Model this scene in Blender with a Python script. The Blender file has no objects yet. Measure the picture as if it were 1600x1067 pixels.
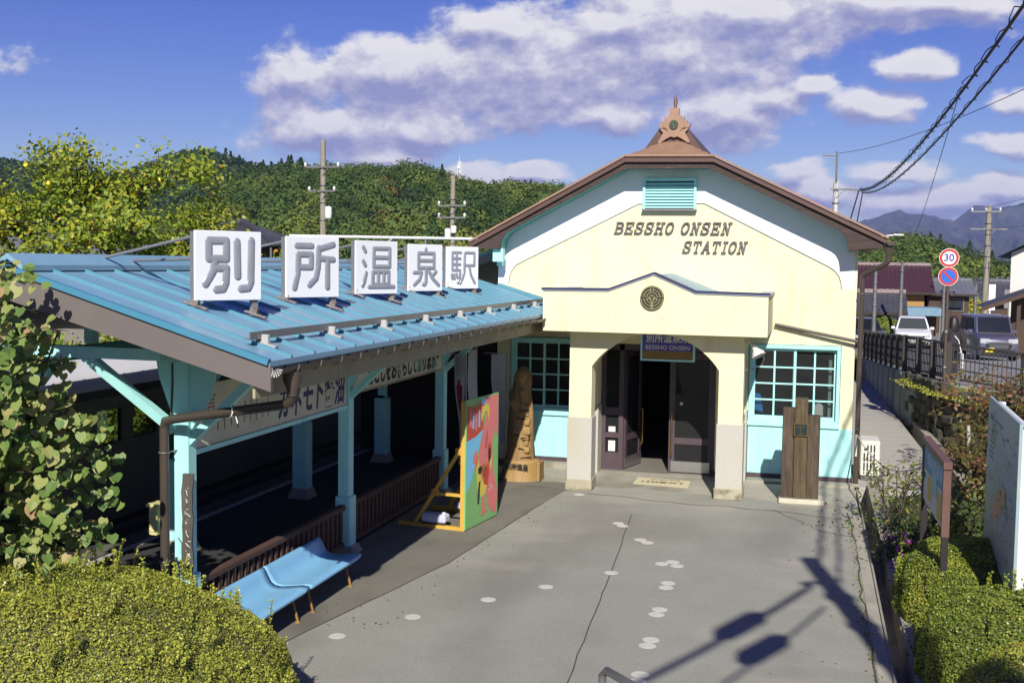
import bpy, math, random
import numpy as np
from mathutils import Vector, Matrix
rad = math.radians
random.seed(7)
RS = np.random.RandomState(11)
S = bpy.context.scene
COL = S.collection

# ---------------------------------------------------------------- camera
cam = bpy.data.cameras.new("camera")
cam.sensor_width = 36.0
cam.lens = 36.0*1766/1600
cam.clip_start = 0.1
cam.clip_end = 30000
camo = bpy.data.objects.new("camera", cam)
COL.objects.link(camo)
CR = Vector((0.96644412, 0.25650842, 0.01375491))
CU = Vector((-0.03093618, 0.06306678, 0.99752972))
CF = Vector((-0.2550073, 0.96448225, -0.06888591))
mw = Matrix.Identity(4)
for i in range(3):
    mw[i][0] = CR[i]; mw[i][1] = CU[i]; mw[i][2] = -CF[i]
mw[2][3] = 3.9
camo.matrix_world = mw
S.camera = camo

# ---------------------------------------------------------------- light
SUN_EL, SUN_AZ = rad(34), rad(12)
TOSUN = Vector((math.sin(SUN_AZ)*math.cos(SUN_EL), -math.cos(SUN_AZ)*math.cos(SUN_EL), math.sin(SUN_EL)))
sl = bpy.data.lights.new("sun", 'SUN')
sl.energy = 5.0
sl.angle = rad(0.5)
sl.color = (1.0, 0.95, 0.87)
slo = bpy.data.objects.new("sun", sl)
slo.rotation_euler = TOSUN.to_track_quat('Z', 'Y').to_euler()
slo.location = (6, -20, 30)
COL.objects.link(slo)

S.view_settings.view_transform = 'Standard'
S.view_settings.look = 'None'
S.view_settings.gamma = 1
S.view_settings.use_curve_mapping = False
S.view_settings.exposure = 0.30
S.cycles.use_denoising = True
S.cycles.max_bounces = 7
S.cycles.transparent_max_bounces = 12
S.cycles.volume_bounces = 0

# ---------------------------------------------------------------- sky
W = bpy.data.worlds.new("World")
S.world = W
W.use_nodes = True
def build_sky():
    nt = W.node_tree; N = nt.nodes; L = nt.links
    N.clear()
    out = N.new('ShaderNodeOutputWorld')
    sky = N.new('ShaderNodeTexSky'); sky.sky_type = 'NISHITA'; sky.sun_disc = False
    sky.sun_elevation = SUN_EL; sky.sun_rotation = math.pi-SUN_AZ
    sky.altitude = 600; sky.air_density = 1.0; sky.dust_density = 0.35; sky.ozone_density = 3.0
    hsv = N.new('ShaderNodeHueSaturation'); hsv.inputs['Hue'].default_value = 0.538; hsv.inputs['Saturation'].default_value = 1.34
    hsv.inputs['Value'].default_value = 1.0
    L.new(sky.outputs[0], hsv.inputs['Color'])
    bg1 = N.new('ShaderNodeBackground'); bg1.inputs[1].default_value = 0.075
    L.new(hsv.outputs[0], bg1.inputs[0])
    tc = N.new('ShaderNodeTexCoord')
    sx = N.new('ShaderNodeSeparateXYZ'); L.new(tc.outputs['Generated'], sx.inputs[0])
    def M(op, a, b=None, c=None, clamp=False):
        n = N.new('ShaderNodeMath'); n.operation = op; n.use_clamp = clamp
        for i, v in enumerate((a, b, c)):
            if v is None: continue
            if isinstance(v, (int, float)): n.inputs[i].default_value = v
            else: L.new(v, n.inputs[i])
        return n.outputs[0]
    yy = M('MAXIMUM', sx.outputs[1], 0.05)
    u = M('DIVIDE', sx.outputs[0], yy); v = M('DIVIDE', sx.outputs[2], yy)
    blobs = [(-0.379,0.176,0.14,0.034),(-0.449,0.125,0.087,0.028),(-0.35,0.127,0.074,0.025),(-0.232,0.176,0.169,0.044),(-0.118,0.186,0.123,0.036),(-0.043,0.213,0.168,0.025),(0.095,0.219,0.063,0.015),(-0.179,0.133,0.054,0.016),(-0.391,0.099,0.057,0.012),(-0.073,0.13,0.059,0.025),(-0.007,0.157,0.022,0.012),(0.04,0.138,0.033,0.017),(0.077,0.169,0.03,0.01),(-0.041,0.141,0.024,0.012),(0.146,0.102,0.029,0.013),(0.156,0.141,0.024,0.013),(-0.274,0.211,0.076,0.019),(-0.3,0.077,0.048,0.014),(-0.24,0.078,0.035,0.01),(0.001,0.064,0.047,0.016),(0.091,0.054,0.074,0.015),(0.147,0.064,0.038,0.013),(-0.013,0.085,0.031,0.009),(0.062,0.08,0.035,0.01),(-0.153,0.215,0.109,0.025),(0.3,0.2,0.1,0.03),(0.45,0.12,0.12,0.03),(-0.95,0.2,0.16,0.03),(-0.75,0.33,0.2,0.04),(0.2,0.35,0.25,0.05)]
    def density(du, dv):
        uu = M('ADD', u, du) if du else u
        vv = M('ADD', v, dv) if dv else v
        cx = N.new('ShaderNodeCombineXYZ'); L.new(uu, cx.inputs[0]); L.new(vv, cx.inputs[1])
        nz = N.new('ShaderNodeTexNoise'); nz.inputs['Scale'].default_value = 9; nz.inputs['Detail'].default_value = 3
        mp = N.new('ShaderNodeMapping'); mp.inputs['Scale'].default_value = (1.0, 2.0, 1)
        L.new(cx.outputs[0], mp.inputs[0]); L.new(mp.outputs[0], nz.inputs['Vector'])
        # ragged outlines: the position is disturbed before the blobs are measured
        dis = N.new('ShaderNodeVectorMath'); dis.operation = 'MULTIPLY_ADD'
        L.new(nz.outputs['Color'], dis.inputs[0]); dis.inputs[1].default_value = (0.06, 0.035, 0); dis.inputs[2].default_value = (-0.03, -0.0175, 0)
        ps = N.new('ShaderNodeVectorMath'); ps.operation = 'ADD'; L.new(cx.outputs[0], ps.inputs[0]); L.new(dis.outputs[0], ps.inputs[1])
        acc = None
        for (bu, bv, ru, rv) in blobs:
            s = N.new('ShaderNodeVectorMath'); s.operation = 'SUBTRACT'; L.new(ps.outputs[0], s.inputs[0]); s.inputs[1].default_value = (bu, bv, 0)
            m = N.new('ShaderNodeVectorMath'); m.operation = 'MULTIPLY'; L.new(s.outputs[0], m.inputs[0]); m.inputs[1].default_value = (1/(ru*1.12), 1/(rv*1.25), 0)
            l = N.new('ShaderNodeVectorMath'); l.operation = 'LENGTH'; L.new(m.outputs[0], l.inputs[0])
            g = M('SUBTRACT', 1.0, l.outputs['Value'])
            if acc is None: acc = g
            else: acc = M('SMOOTH_MAX', acc, g, 0.5)
        n2 = N.new('ShaderNodeTexNoise'); n2.inputs['Scale'].default_value = 17; n2.inputs['Detail'].default_value = 9; n2.inputs['Roughness'].default_value = 0.60
        mp2 = N.new('ShaderNodeMapping'); mp2.inputs['Scale'].default_value = (1.0, 1.5, 1)
        L.new(cx.outputs[0], mp2.inputs[0]); L.new(mp2.outputs[0], n2.inputs['Vector'])
        f = M('MULTIPLY', M('SUBTRACT', n2.outputs['Fac'], 0.5), 2.0)
        return M('ADD', M('ADD', acc, 0.05), f)
    d0 = density(0, 0)
    d1 = density(0.004, 0.013)
    mr = N.new('ShaderNodeMapRange'); mr.interpolation_type = 'SMOOTHSTEP'
    mr.inputs[1].default_value = -0.06; mr.inputs[2].default_value = 0.42
    L.new(d0, mr.inputs[0])
    alpha = M('MULTIPLY', mr.outputs[0], 0.96)
    # thinner above (towards the sun) = bright top, thicker above = grey belly
    sh = M('ADD', 0.50, M('MULTIPLY', M('SUBTRACT', d0, d1), 1.5), clamp=True)
    thick = M('MULTIPLY', M('MAXIMUM', M('SUBTRACT', d0, 0.5), 0.0), 0.12)
    sh = M('SUBTRACT', sh, thick, clamp=True)
    cr = N.new('ShaderNodeValToRGB')
    e = cr.color_ramp.elements
    e[0].position = 0.0; e[0].color = (0.33, 0.35, 0.60, 1)
    e[1].position = 1.0; e[1].color = (0.97, 0.95, 0.96, 1)
    m_ = e.new(0.45); m_.color = (0.55, 0.55, 0.72, 1)
    L.new(sh, cr.inputs[0])
    bg2 = N.new('ShaderNodeBackground'); bg2.inputs[1].default_value = 0.76
    L.new(cr.outputs[0], bg2.inputs[0])
    mx = N.new('ShaderNodeMixShader')
    L.new(alpha, mx.inputs[0]); L.new(bg1.outputs[0], mx.inputs[1]); L.new(bg2.outputs[0], mx.inputs[2])
    L.new(mx.outputs[0], out.inputs[0])
build_sky()

# ---------------------------------------------------------------- helpers
def lin(r, g, b, k=1.0):
    f = lambda c: (c/12.92 if c <= .04045 else ((c+.055)/1.055)**2.4)
    return (f(r/255)*k, f(g/255)*k, f(b/255)*k)
MATS = {}
def mat(name, col=(.5,.5,.5), rough=.6, var=.12, scale=6., bump=0., bscale=40., metal=0., stretch=(1,1,1), spots=None, spec=.5, trans=0., emit=None, coat=0.):
    """procedural surface: colour varied by noise, optional bump and spots of a second colour"""
    if name in MATS: return MATS[name]
    m = bpy.data.materials.new(name); m.use_nodes = True
    N = m.node_tree.nodes; L = m.node_tree.links
    p = N['Principled BSDF']
    p.inputs['Roughness'].default_value = rough; p.inputs['Metallic'].default_value = metal
    p.inputs['Specular IOR Level'].default_value = spec
    if trans: p.inputs['Transmission Weight'].default_value = trans
    if coat: p.inputs['Coat Weight'].default_value = coat; p.inputs['Coat Roughness'].default_value = .08
    tc = N.new('ShaderNodeTexCoord'); mp = N.new('ShaderNodeMapping'); mp.inputs['Scale'].default_value = stretch
    L.new(tc.outputs['Object'], mp.inputs[0])
    nz = N.new('ShaderNodeTexNoise'); nz.inputs['Scale'].default_value = scale; nz.inputs['Detail'].default_value = 6; nz.inputs['Roughness'].default_value = .6
    L.new(mp.outputs[0], nz.inputs['Vector'])
    cr = N.new('ShaderNodeValToRGB'); e = cr.color_ramp.elements
    e[0].position = .3; e[1].position = .7
    e[0].color = (*[min(1, max(0, c*(1-var))) for c in col], 1); e[1].color = (*[min(1, c*(1+var)) for c in col], 1)
    L.new(nz.outputs['Fac'], cr.inputs[0])
    src = cr.outputs[0]
    if spots:
        for (sc, lo, hi, scale2, amt, strt) in spots:
            n3 = N.new('ShaderNodeTexNoise'); n3.inputs['Scale'].default_value = scale2; n3.inputs['Detail'].default_value = 7
            mp3 = N.new('ShaderNodeMapping'); mp3.inputs['Scale'].default_value = strt; mp3.inputs['Location'].default_value = (scale2, 3.3, 1.7)
            L.new(tc.outputs['Object'], mp3.inputs[0]); L.new(mp3.outputs[0], n3.inputs['Vector'])
            mr = N.new('ShaderNodeMapRange'); mr.inputs[1].default_value = lo; mr.inputs[2].default_value = hi; mr.inputs[4].default_value = amt
            L.new(n3.outputs['Fac'], mr.inputs[0])
            mx = N.new('ShaderNodeMix'); mx.data_type = 'RGBA'
            L.new(mr.outputs[0], mx.inputs[0]); L.new(src, mx.inputs[6]); mx.inputs[7].default_value = (*sc, 1)
            src = mx.outputs[2]
    L.new(src, p.inputs['Base Color'])
    if bump:
        nb = N.new('ShaderNodeTexNoise'); nb.inputs['Scale'].default_value = bscale; nb.inputs['Detail'].default_value = 4
        L.new(mp.outputs[0], nb.inputs['Vector'])
        b = N.new('ShaderNodeBump'); b.inputs['Strength'].default_value = bump; b.inputs['Distance'].default_value = .02
        L.new(nb.outputs['Fac'], b.inputs['Height']); L.new(b.outputs[0], p.inputs['Normal'])
    if emit:
        p.inputs['Emission Color'].default_value = (*emit[0], 1); p.inputs['Emission Strength'].default_value = emit[1]
    MATS[name] = m
    return m
def glass(name, col=(.02,.025,.025), clear=.75, rough=.02):
    """window pane: mirror reflection at grazing angles over a see-through pane"""
    if name in MATS: return MATS[name]
    m = bpy.data.materials.new(name); m.use_nodes = True
    N = m.node_tree.nodes; L = m.node_tree.links
    p = N['Principled BSDF']; p.inputs['Base Color'].default_value = (*col, 1); p.inputs['Roughness'].default_value = rough
    t = N.new('ShaderNodeBsdfTransparent'); t.inputs[0].default_value = (.75, .8, .8, 1)
    fr = N.new('ShaderNodeFresnel'); fr.inputs[0].default_value = 1.5
    mr = N.new('ShaderNodeMapRange'); mr.inputs[1].default_value = 0; mr.inputs[2].default_value = 1; mr.inputs[3].default_value = 1-clear; mr.inputs[4].default_value = 1
    L.new(fr.outputs[0], mr.inputs[0])
    x = N.new('ShaderNodeMixShader'); L.new(mr.outputs[0], x.inputs[0]); L.new(t.outputs[0], x.inputs[1]); L.new(p.outputs[0], x.inputs[2])
    L.new(x.outputs[0], N['Material Output'].inputs[0])
    MATS[name] = m
    return m
def leafmat(name, stops, trans=.3, rough=.45, scale=None):
    """foliage: each leaf carries its own number 'rnd', which picks a colour from the ramp"""
    m = bpy.data.materials.new(name); m.use_nodes = True
    N = m.node_tree.nodes; L = m.node_tree.links
    p = N['Principled BSDF']; p.inputs['Roughness'].default_value = rough; p.inputs['Specular IOR Level'].default_value = .35
    at = N.new('ShaderNodeAttribute'); at.attribute_name = 'rnd'
    cr = N.new('ShaderNodeValToRGB'); e = cr.color_ramp.elements
    while len(e) < len(stops): e.new(.5)
    for i, (pos, c) in enumerate(stops):
        e[i].position = pos; e[i].color = (*c, 1)
    L.new(at.outputs['Fac'], cr.inputs[0]); L.new(cr.outputs[0], p.inputs['Base Color'])
    tr = N.new('ShaderNodeBsdfTranslucent'); L.new(cr.outputs[0], tr.inputs[0])
    x = N.new('ShaderNodeMixShader'); x.inputs[0].default_value = trans
    L.new(p.outputs[0], x.inputs[1]); L.new(tr.outputs[0], x.inputs[2]); L.new(x.outputs[0], N['Material Output'].inputs[0])
    MATS[name] = m
    return m

WL = {}          # world position of every parent
def wloc(o): return WL.get(o.name, Vector((0,0,0)))
def tag(o, label=None, cat=None, group=None, kind=None):
    if label: o['label'] = label
    if cat: o['category'] = cat
    if group: o['group'] = group
    if kind: o['kind'] = kind
    return o
def thing(name, loc, label, cat, group=None):
    o = bpy.data.objects.new(name, None); o.empty_display_size = .1
    COL.objects.link(o); o.location = loc; WL[o.name] = Vector(loc)
    return tag(o, label, cat, group)
class MB:
    """collects shapes in world coordinates, then becomes one mesh object"""
    def __init__(s): s.v = []; s.f = []; s.m = []; s.sm = []
    def add(s, vs, fs, mi=0, smooth=False):
        o = len(s.v); s.v += [tuple(x) for x in vs]
        for f in fs:
            s.f.append([i+o for i in f]); s.m.append(mi); s.sm.append(smooth)
        return s
    def box(s, a, b, mi=0, bev=0.):
        x0, y0, z0 = [min(p, q) for p, q in zip(a, b)]; x1, y1, z1 = [max(p, q) for p, q in zip(a, b)]
        if bev:
            return s.obox(((x0+x1)/2, (y0+y1)/2, (z0+z1)/2), (x1-x0, y1-y0, z1-z0), None, mi, bev)
        vs = [(x0,y0,z0),(x1,y0,z0),(x1,y1,z0),(x0,y1,z0),(x0,y0,z1),(x1,y0,z1),(x1,y1,z1),(x0,y1,z1)]
        return s.add(vs, [(3,2,1,0),(4,5,6,7),(0,1,5,4),(1,2,6,5),(2,3,7,6),(3,0,4,7)], mi)
    def obox(s, c, size, rot=None, mi=0, bev=0.):
        """box with optional rotation matrix and chamfered edges"""
        hx, hy, hz = [q/2 for q in size]; b = min(bev, hx*.45, hy*.45, hz*.45)
        R = rot if rot is not None else Matrix.Identity(3); c = Vector(c)
        if not b:
            vs = [Vector((x*hx, y*hy, z*hz)) for z in (-1,1) for x, y in ((-1,-1),(1,-1),(1,1),(-1,1))]
            return s.add([R@q+c for q in vs], [(3,2,1,0),(4,5,6,7),(0,1,5,4),(1,2,6,5),(2,3,7,6),(3,0,4,7)], mi)
        vs = []
        idx = {}
        for sx in (-1,1):
            for sy in (-1,1):
                for sz in (-1,1):
                    for a in range(3):
                        q = [sx*hx, sy*hy, sz*hz]
                        for k in range(3):
                            if k != a: q[k] -= (sx,sy,sz)[k]*b
                        idx[(sx,sy,sz,a)] = len(vs); vs.append(R@Vector(q)+c)
        fs = []
        for a in range(3):
            o1, o2 = (a+1)%3, (a+2)%3
            for sg in (-1,1):
                f = []
                for p, q in ((-1,-1),(1,-1),(1,1),(-1,1)):
                    k = [0,0,0]; k[a] = sg; k[o1] = p; k[o2] = q; f.append(idx[(*k, a)])
                fs.append(f if sg > 0 else f[::-1])
        for a in range(3):
            o1, o2 = (a+1)%3, (a+2)%3
            for p in (-1,1):
                for q in (-1,1):
                    k0 = [0,0,0]; k0[o1] = p; k0[o2] = q; k1 = list(k0); k0[a] = -1; k1[a] = 1
                    f = [idx[(*k0,o1)], idx[(*k1,o1)], idx[(*k1,o2)], idx[(*k0,o2)]]
                    fs.append(f if p*q < 0 else f[::-1])
        for sx in (-1,1):
            for sy in (-1,1):
                for sz in (-1,1):
                    f = [idx[(sx,sy,sz,0)], idx[(sx,sy,sz,1)], idx[(sx,sy,sz,2)]]
                    fs.append(f if sx*sy*sz > 0 else f[::-1])
        return s.add(vs, fs, mi)
    def bar(s, p, q, w, h, up=(0,0,1), mi=0, bev=0.):
        """rectangular bar from p to q, w across, h along 'up'"""
        p = Vector(p); q = Vector(q); d = q-p; L_ = d.length; d.normalize()
        x = d.cross(Vector(up))
        if x.length < 1e-4: x = d.cross(Vector((1,0,0)))
        x.normalize(); z = x.cross(d)
        R = Matrix((x, d, z)).transposed()
        return s.obox((p+q)/2, (w, L_, h), R, mi, bev)
    def tube(s, path, r, n=8, mi=0, caps=True, smooth=True):
        """round tube along a path; r one radius or one per point"""
        P = [Vector(p) for p in path]; rs = r if isinstance(r, (list, tuple)) else [r]*len(P)
        T = []
        for i in range(len(P)):
            t = (P[min(i+1, len(P)-1)]-P[max(i-1, 0)]); T.append(t.normalized() if t.length > 1e-9 else Vector((0,0,1)))
        a = T[0].cross(Vector((0,0,1)))
        if a.length < 1e-3: a = T[0].cross(Vector((0,1,0)))
        a.normalize(); vs = []
        for i in range(len(P)):
            a = (a-T[i]*a.dot(T[i])); a.normalize(); b = T[i].cross(a)
            for k in range(n):
                t = 2*math.pi*k/n; vs.append(P[i]+(a*math.cos(t)+b*math.sin(t))*rs[i])
        fs = [(i*n+k, i*n+(k+1)%n, (i+1)*n+(k+1)%n, (i+1)*n+k) for i in range(len(P)-1) for k in range(n)]
        s.add(vs, fs, mi, smooth)
        if caps: s.add(vs[:n], [list(range(n))[::-1]], mi); s.add(vs[-n:], [list(range(n))], mi)
        return s
    def lathe(s, c, prof, n=16, mi=0, axis='z', smooth=True, sx=1, sy=1):
        c = Vector(c); vs = []
        for r, z in prof:
            for k in range(n):
                t = 2*math.pi*k/n; x, y = r*math.cos(t)*sx, r*math.sin(t)*sy
                q = (x, y, z) if axis == 'z' else ((z, x, y) if axis == 'x' else (y, z, x))
                vs.append(c+Vector(q))
        m = len(prof)
        fs = [(i*n+k, i*n+(k+1)%n, (i+1)*n+(k+1)%n, (i+1)*n+k) for i in range(m-1) for k in range(n)]
        s.add(vs, fs, mi, smooth)
        if prof[0][0] > 1e-6: s.add(vs[:n], [list(range(n))[::-1]], mi)
        if prof[-1][0] > 1e-6: s.add(vs[-n:], [list(range(n))], mi)
        return s
    def prism(s, poly, O, U, V, D, mi=0):
        """2-D outline poly laid out at O along U and V, pushed out by vector D"""
        O, U, V, D = Vector(O), Vector(U), Vector(V), Vector(D); n = len(poly)
        A = [O+U*x+V*y for x, y in poly]; B = [a+D for a in A]
        flip = U.cross(V).dot(D) > 0
        ar = sum(poly[i][0]*poly[(i+1)%n][1]-poly[(i+1)%n][0]*poly[i][1] for i in range(n))
        if ar < 0: flip = not flip
        f0 = list(range(n)); f1 = list(range(n, 2*n))
        fs = [f0[::-1], f1] if flip else [f0, f1[::-1]]
        for i in range(n):
            j = (i+1) % n; q = [i, j, n+j, n+i]; fs.append(q if flip else q[::-1])
        return s.add(A+B, fs, mi)
    def quad(s, a, b, c, d, mi=0): return s.add([a,b,c,d], [(0,1,2,3)], mi)
    def build(s, name, mats, parent=None, label=None, cat=None, group=None, kind=None, sharp=35, origin=None):
        me = bpy.data.meshes.new(name)
        if not isinstance(mats, (list, tuple)): mats = [mats]
        if parent is not None: off = wloc(parent)
        elif origin is not None: off = Vector(origin)
        elif kind == 'structure': off = Vector((0,0,0))
        else:
            a = np.array(s.v); lo = a.min(0); hi = a.max(0); off = Vector(((lo[0]+hi[0])/2, (lo[1]+hi[1])/2, lo[2]))
        o_ = np.array(s.v, dtype=float)-np.array(off)
        me.from_pydata(o_.tolist(), [], s.f)
        for m in mats: me.materials.append(m)
        me.polygons.foreach_set('material_index', s.m)
        me.polygons.foreach_set('use_smooth', s.sm)
        me.update()
        o = bpy.data.objects.new(name, me); COL.objects.link(o)
        if parent is not None: o.parent = parent; WL[o.name] = wloc(parent)
        else: o.location = off; WL[o.name] = Vector(off)
        return tag(o, label, cat, group, kind)
def copy_thing(o, loc, parent=None, label=None):
    c = o.copy(); COL.objects.link(c)
    if parent is None: c.location = loc; WL[c.name] = Vector(loc)
    else: c.parent = parent
    if label: c['label'] = label
    for ch in list(o.children): copy_thing(ch, None, c)
    return c
def np_object(name, V, F, mats, rnd=None, parent=None, smooth=False, label=None, cat=None, group=None, kind=None, origin=(0,0,0), midx=None):
    """big mesh from numpy arrays; F is (n,k) with equal corners; rnd one number per vertex"""
    off = np.array(wloc(parent) if parent is not None else origin, dtype=float)
    me = bpy.data.meshes.new(name); n, k = F.shape
    me.vertices.add(len(V)); me.vertices.foreach_set('co', (V-off).astype(np.float32).ravel())
    me.loops.add(n*k); me.loops.foreach_set('vertex_index', F.astype(np.int32).ravel())
    me.polygons.add(n); me.polygons.foreach_set('loop_start', np.arange(0, n*k, k, dtype=np.int32)); me.polygons.foreach_set('loop_total', np.full(n, k, dtype=np.int32))
    if midx is not None: me.polygons.foreach_set('material_index', midx.astype(np.int32))
    me.polygons.foreach_set('use_smooth', np.full(n, smooth))
    for m in (mats if isinstance(mats, (list, tuple)) else [mats]): me.materials.append(m)
    if rnd is not None:
        a = me.attributes.new('rnd', 'FLOAT', 'POINT'); a.data.foreach_set('value', rnd.astype(np.float32))
    me.update(calc_edges=True); me.validate()
    o = bpy.data.objects.new(name, me); COL.objects.link(o)
    if parent is not None: o.parent = parent; WL[o.name] = wloc(parent)
    else: o.location = off; WL[o.name] = Vector(off)
    return tag(o, label, cat, group, kind)
def unit(a): return a/np.maximum(np.linalg.norm(a, axis=-1, keepdims=True), 1e-9)
LEAF_Q = np.array([(0,-.5),(.42,0),(0,.5),(-.42,0)])
LEAF_H = np.array([(0,-.42),(.30,-.52),(.50,-.22),(.40,.12),(0,.55),(-.40,.12),(-.50,-.22),(-.30,-.52)])
LEAF_L = np.array([(0,-.5),(.30,-.2),(.33,.1),(0,.5),(-.33,.1),(-.30,-.2)])
def leaves(P, Nn, size, rnd, shape=LEAF_Q, aspect=1.0, up=None, fold=.0, rs=RS):
    """flat leaf polygons at P facing Nn; returns vertices, faces and one number per vertex"""
    n = len(P); Nn = unit(Nn)
    t = rs.normal(size=(n,3)) if up is None else up+rs.normal(size=(n,3))*.35
    A = unit(np.cross(Nn, t)); B = np.cross(A, Nn)
    if up is not None: B = -B*np.sign((B*up).sum(1, keepdims=True)+1e-9)*-1
    k = len(shape); size = np.broadcast_to(np.asarray(size, dtype=float), (n,))
    V = P[:,None,:]+size[:,None,None]*(shape[None,:,0:1]*aspect*A[:,None,:]+shape[None,:,1:2]*B[:,None,:])
    if fold: V = V+size[:,None,None]*fold*np.abs(shape[None,:,0:1])*Nn[:,None,:]
    F = np.arange(n*k).reshape(n, k)
    return V.reshape(-1,3), F, np.repeat(rnd, k)
def lump(P, f, seed):
    """smooth pseudo-random field for lumps and clumps, about -1..1"""
    r = np.random.RandomState(seed); s = np.zeros(len(P))
    for i in range(7):
        k = r.normal(size=3)*f*(1+.35*i); s += np.sin(P@k+r.uniform(0, 6.28))/(1+.35*i)
    return s/2.6
TXT = {}
def text_mesh(txt, size=.1, depth=.002, shear=0., offset=0., bevel=0., spacing=1.):
    cu = bpy.data.curves.new('lettering', 'FONT'); cu.body = txt; cu.size = size; cu.extrude = depth; cu.shear = shear; cu.offset = offset
    cu.bevel_depth = bevel; cu.align_x = 'CENTER'; cu.align_y = 'CENTER'; cu.space_character = spacing; cu.resolution_u = 3
    o = bpy.data.objects.new('lettering', cu); COL.objects.link(o)
    dg = bpy.context.evaluated_depsgraph_get(); dg.update()
    me = bpy.data.meshes.new_from_object(o.evaluated_get(dg))
    vs = [tuple(v.co) for v in me.vertices]; fs = [list(p.vertices) for p in me.polygons]
    bpy.data.objects.remove(o); bpy.data.curves.remove(cu); bpy.data.meshes.remove(me)
    return vs, fs
def add_text(mb, txt, O, U, V, size, depth=.002, mi=0, width=None, **kw):
    """lettering centred at O, reading along U, upright along V, optionally squeezed to a width"""
    O, U, V = Vector(O), Vector(U).normalized(), Vector(V).normalized(); Nn = U.cross(V)
    vs, fs = text_mesh(txt, size, depth, **kw)
    if not vs: return
    xs = [v[0] for v in vs]; k = width/(max(xs)-min(xs)) if width else 1
    cx = (max(xs)+min(xs))/2
    mb.add([O+U*((v[0]-cx)*k)+V*v[1]+Nn*v[2] for v in vs], fs, mi)
def arcpts(cx, cy, r, a0, a1, n, ry=None):
    ry = r if ry is None else ry
    return [(cx+r*math.cos(rad(a0+(a1-a0)*i/n)), cy+ry*math.sin(rad(a0+(a1-a0)*i/n))) for i in range(n+1)]
def smoothstep(a, b, x):
    t = np.clip((x-a)/(b-a), 0, 1); return t*t*(3-2*t)
# ================================================================ materials
M_yel = mat('cream_stucco', lin(248,241,198,.78), .85, .06, 2.2, .35, 60, spots=[(lin(214,200,150,.7), .56, .78, 1.8, .40, (1.4,1,.22)), (lin(160,150,110,.6), .70, .80, 5., .25, (1,1,1)), (lin(176,160,112,.6), .68, .72, 16., .5, (1,1,.5)), (lin(206,192,140,.7), .63, .72, 4.5, .25, (3,1,.12))])
M_white = mat('white_plaster', lin(246,247,246,.84), .8, .03, 2, .2, 50)
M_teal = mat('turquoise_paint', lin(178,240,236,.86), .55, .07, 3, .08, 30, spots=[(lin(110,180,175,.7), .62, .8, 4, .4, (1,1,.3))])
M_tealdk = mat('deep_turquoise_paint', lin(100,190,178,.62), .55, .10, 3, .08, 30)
M_brownp = mat('dark_plum_brown_paint', lin(92,76,84,.66), .5, .12, 5, .06, 30)
M_barge = mat('weathered_dark_wood', lin(88,70,64,.55), .8, .3, 3, .3, 14, stretch=(1,1,9), spots=[(lin(170,140,120,.8), .64, .74, 9, .5, (.5,1,6)), (lin(60,45,42,.8), .6, .8, 3, .6, (.4,1,5))])
M_copper = mat('brown_roof_metal', lin(184,146,120,.66), .45, .12, 4, .08, 20, metal=.15)
M_copperdk = mat('dark_brown_roof_metal', lin(110,78,68,.6), .5, .15, 4)
M_stone = mat('granite', lin(212,208,196,.68), .8, .07, 30, .12, 90, spots=[(lin(206,196,150,.7), .52, .75, 1.3, .5, (1,1,.6))])
M_plinth = mat('stained_concrete', lin(196,188,160,.66), .88, .15, 5, .25, 50, spots=[(lin(110,104,80,.6), .5, .66, 5, .75, (1,1,1.6))])
M_conc = mat('concrete', lin(176,170,154,.72), .9, .14, 3, .25, 50, spots=[(lin(110,106,92,.6), .55, .75, 2.2, .6, (1,1,1))])
M_asph = mat('worn_asphalt', lin(160,160,147,.80), .93, .06, 1.1, .32, 110, spots=[(lin(206,200,188,.85), .58, .66, 95., .55, (1,1,1)), (lin(96,94,88,.8), .58, .68, 60., .5, (1,1,1)), (lin(124,121,112,.8), .50, .70, .6, .5, (1,.45,1)), (lin(190,184,170,.84), .55, .72, .9, .45, (.5,1,1))])
M_asph2 = mat('darker_worn_asphalt', lin(130,127,114,.78), .93, .10, 1.4, .32, 110, spots=[(lin(160,155,145,.8), .62, .7, 120., .4, (1,1,1)), (lin(84,81,76,.7), .5, .7, 1.2, .6, (1,.5,1))])
M_road = mat('road_asphalt', lin(150,150,150,.7), .9, .08, .3, .2, 60)
M_apron = mat('pale_concrete_apron', lin(186,180,164,.74), .92, .12, 2.5, .25, 60, spots=[(lin(130,126,112,.7), .5, .7, 1.1, .6, (1,.6,1))])
M_crack = mat('pavement_crack', lin(84,80,74,.7), .95, .2, 20)
M_glass = glass('window_glass', (.055,.06,.06), clear=.70)
M_doorglass = glass('door_glass', (.05,.05,.052), clear=.72)
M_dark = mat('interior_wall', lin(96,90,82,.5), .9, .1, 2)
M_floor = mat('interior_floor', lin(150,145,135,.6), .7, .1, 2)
M_steel = mat('brushed_steel', lin(190,190,186,.8), .35, .06, 20, metal=.9)
M_brass = mat('brass', lin(190,150,80,.8), .3, .1, 10, metal=.9)
M_gutter = mat('brown_gutter_plastic', lin(84,74,66,.75), .4, .08, 6)
M_paper = mat('paper_white', lin(232,234,226,.85), .8, .03)
M_bluer = mat('sky_blue_roof_metal', lin(142,186,208,.72), .36, .06, 1.2, .03, 8, spots=[(lin(176,190,226,.82), .52, .75, .8, .5, (1,1,1)), (lin(120,160,186,.75), .60, .75, 2.2, .4, (.4,1.5,1))])
M_rib = mat('turquoise_roof_rib', lin(104,164,184,.70), .4, .08, 5)
M_bluetrim = mat('blue_edge_trim', lin(84,150,180,.72), .4, .06)
M_navy = mat('navy_coping_line', lin(40,44,84,.8), .5, .1)
M_lav = mat('pale_blue_coping', lin(176,186,214,.75), .45, .06)
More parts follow.
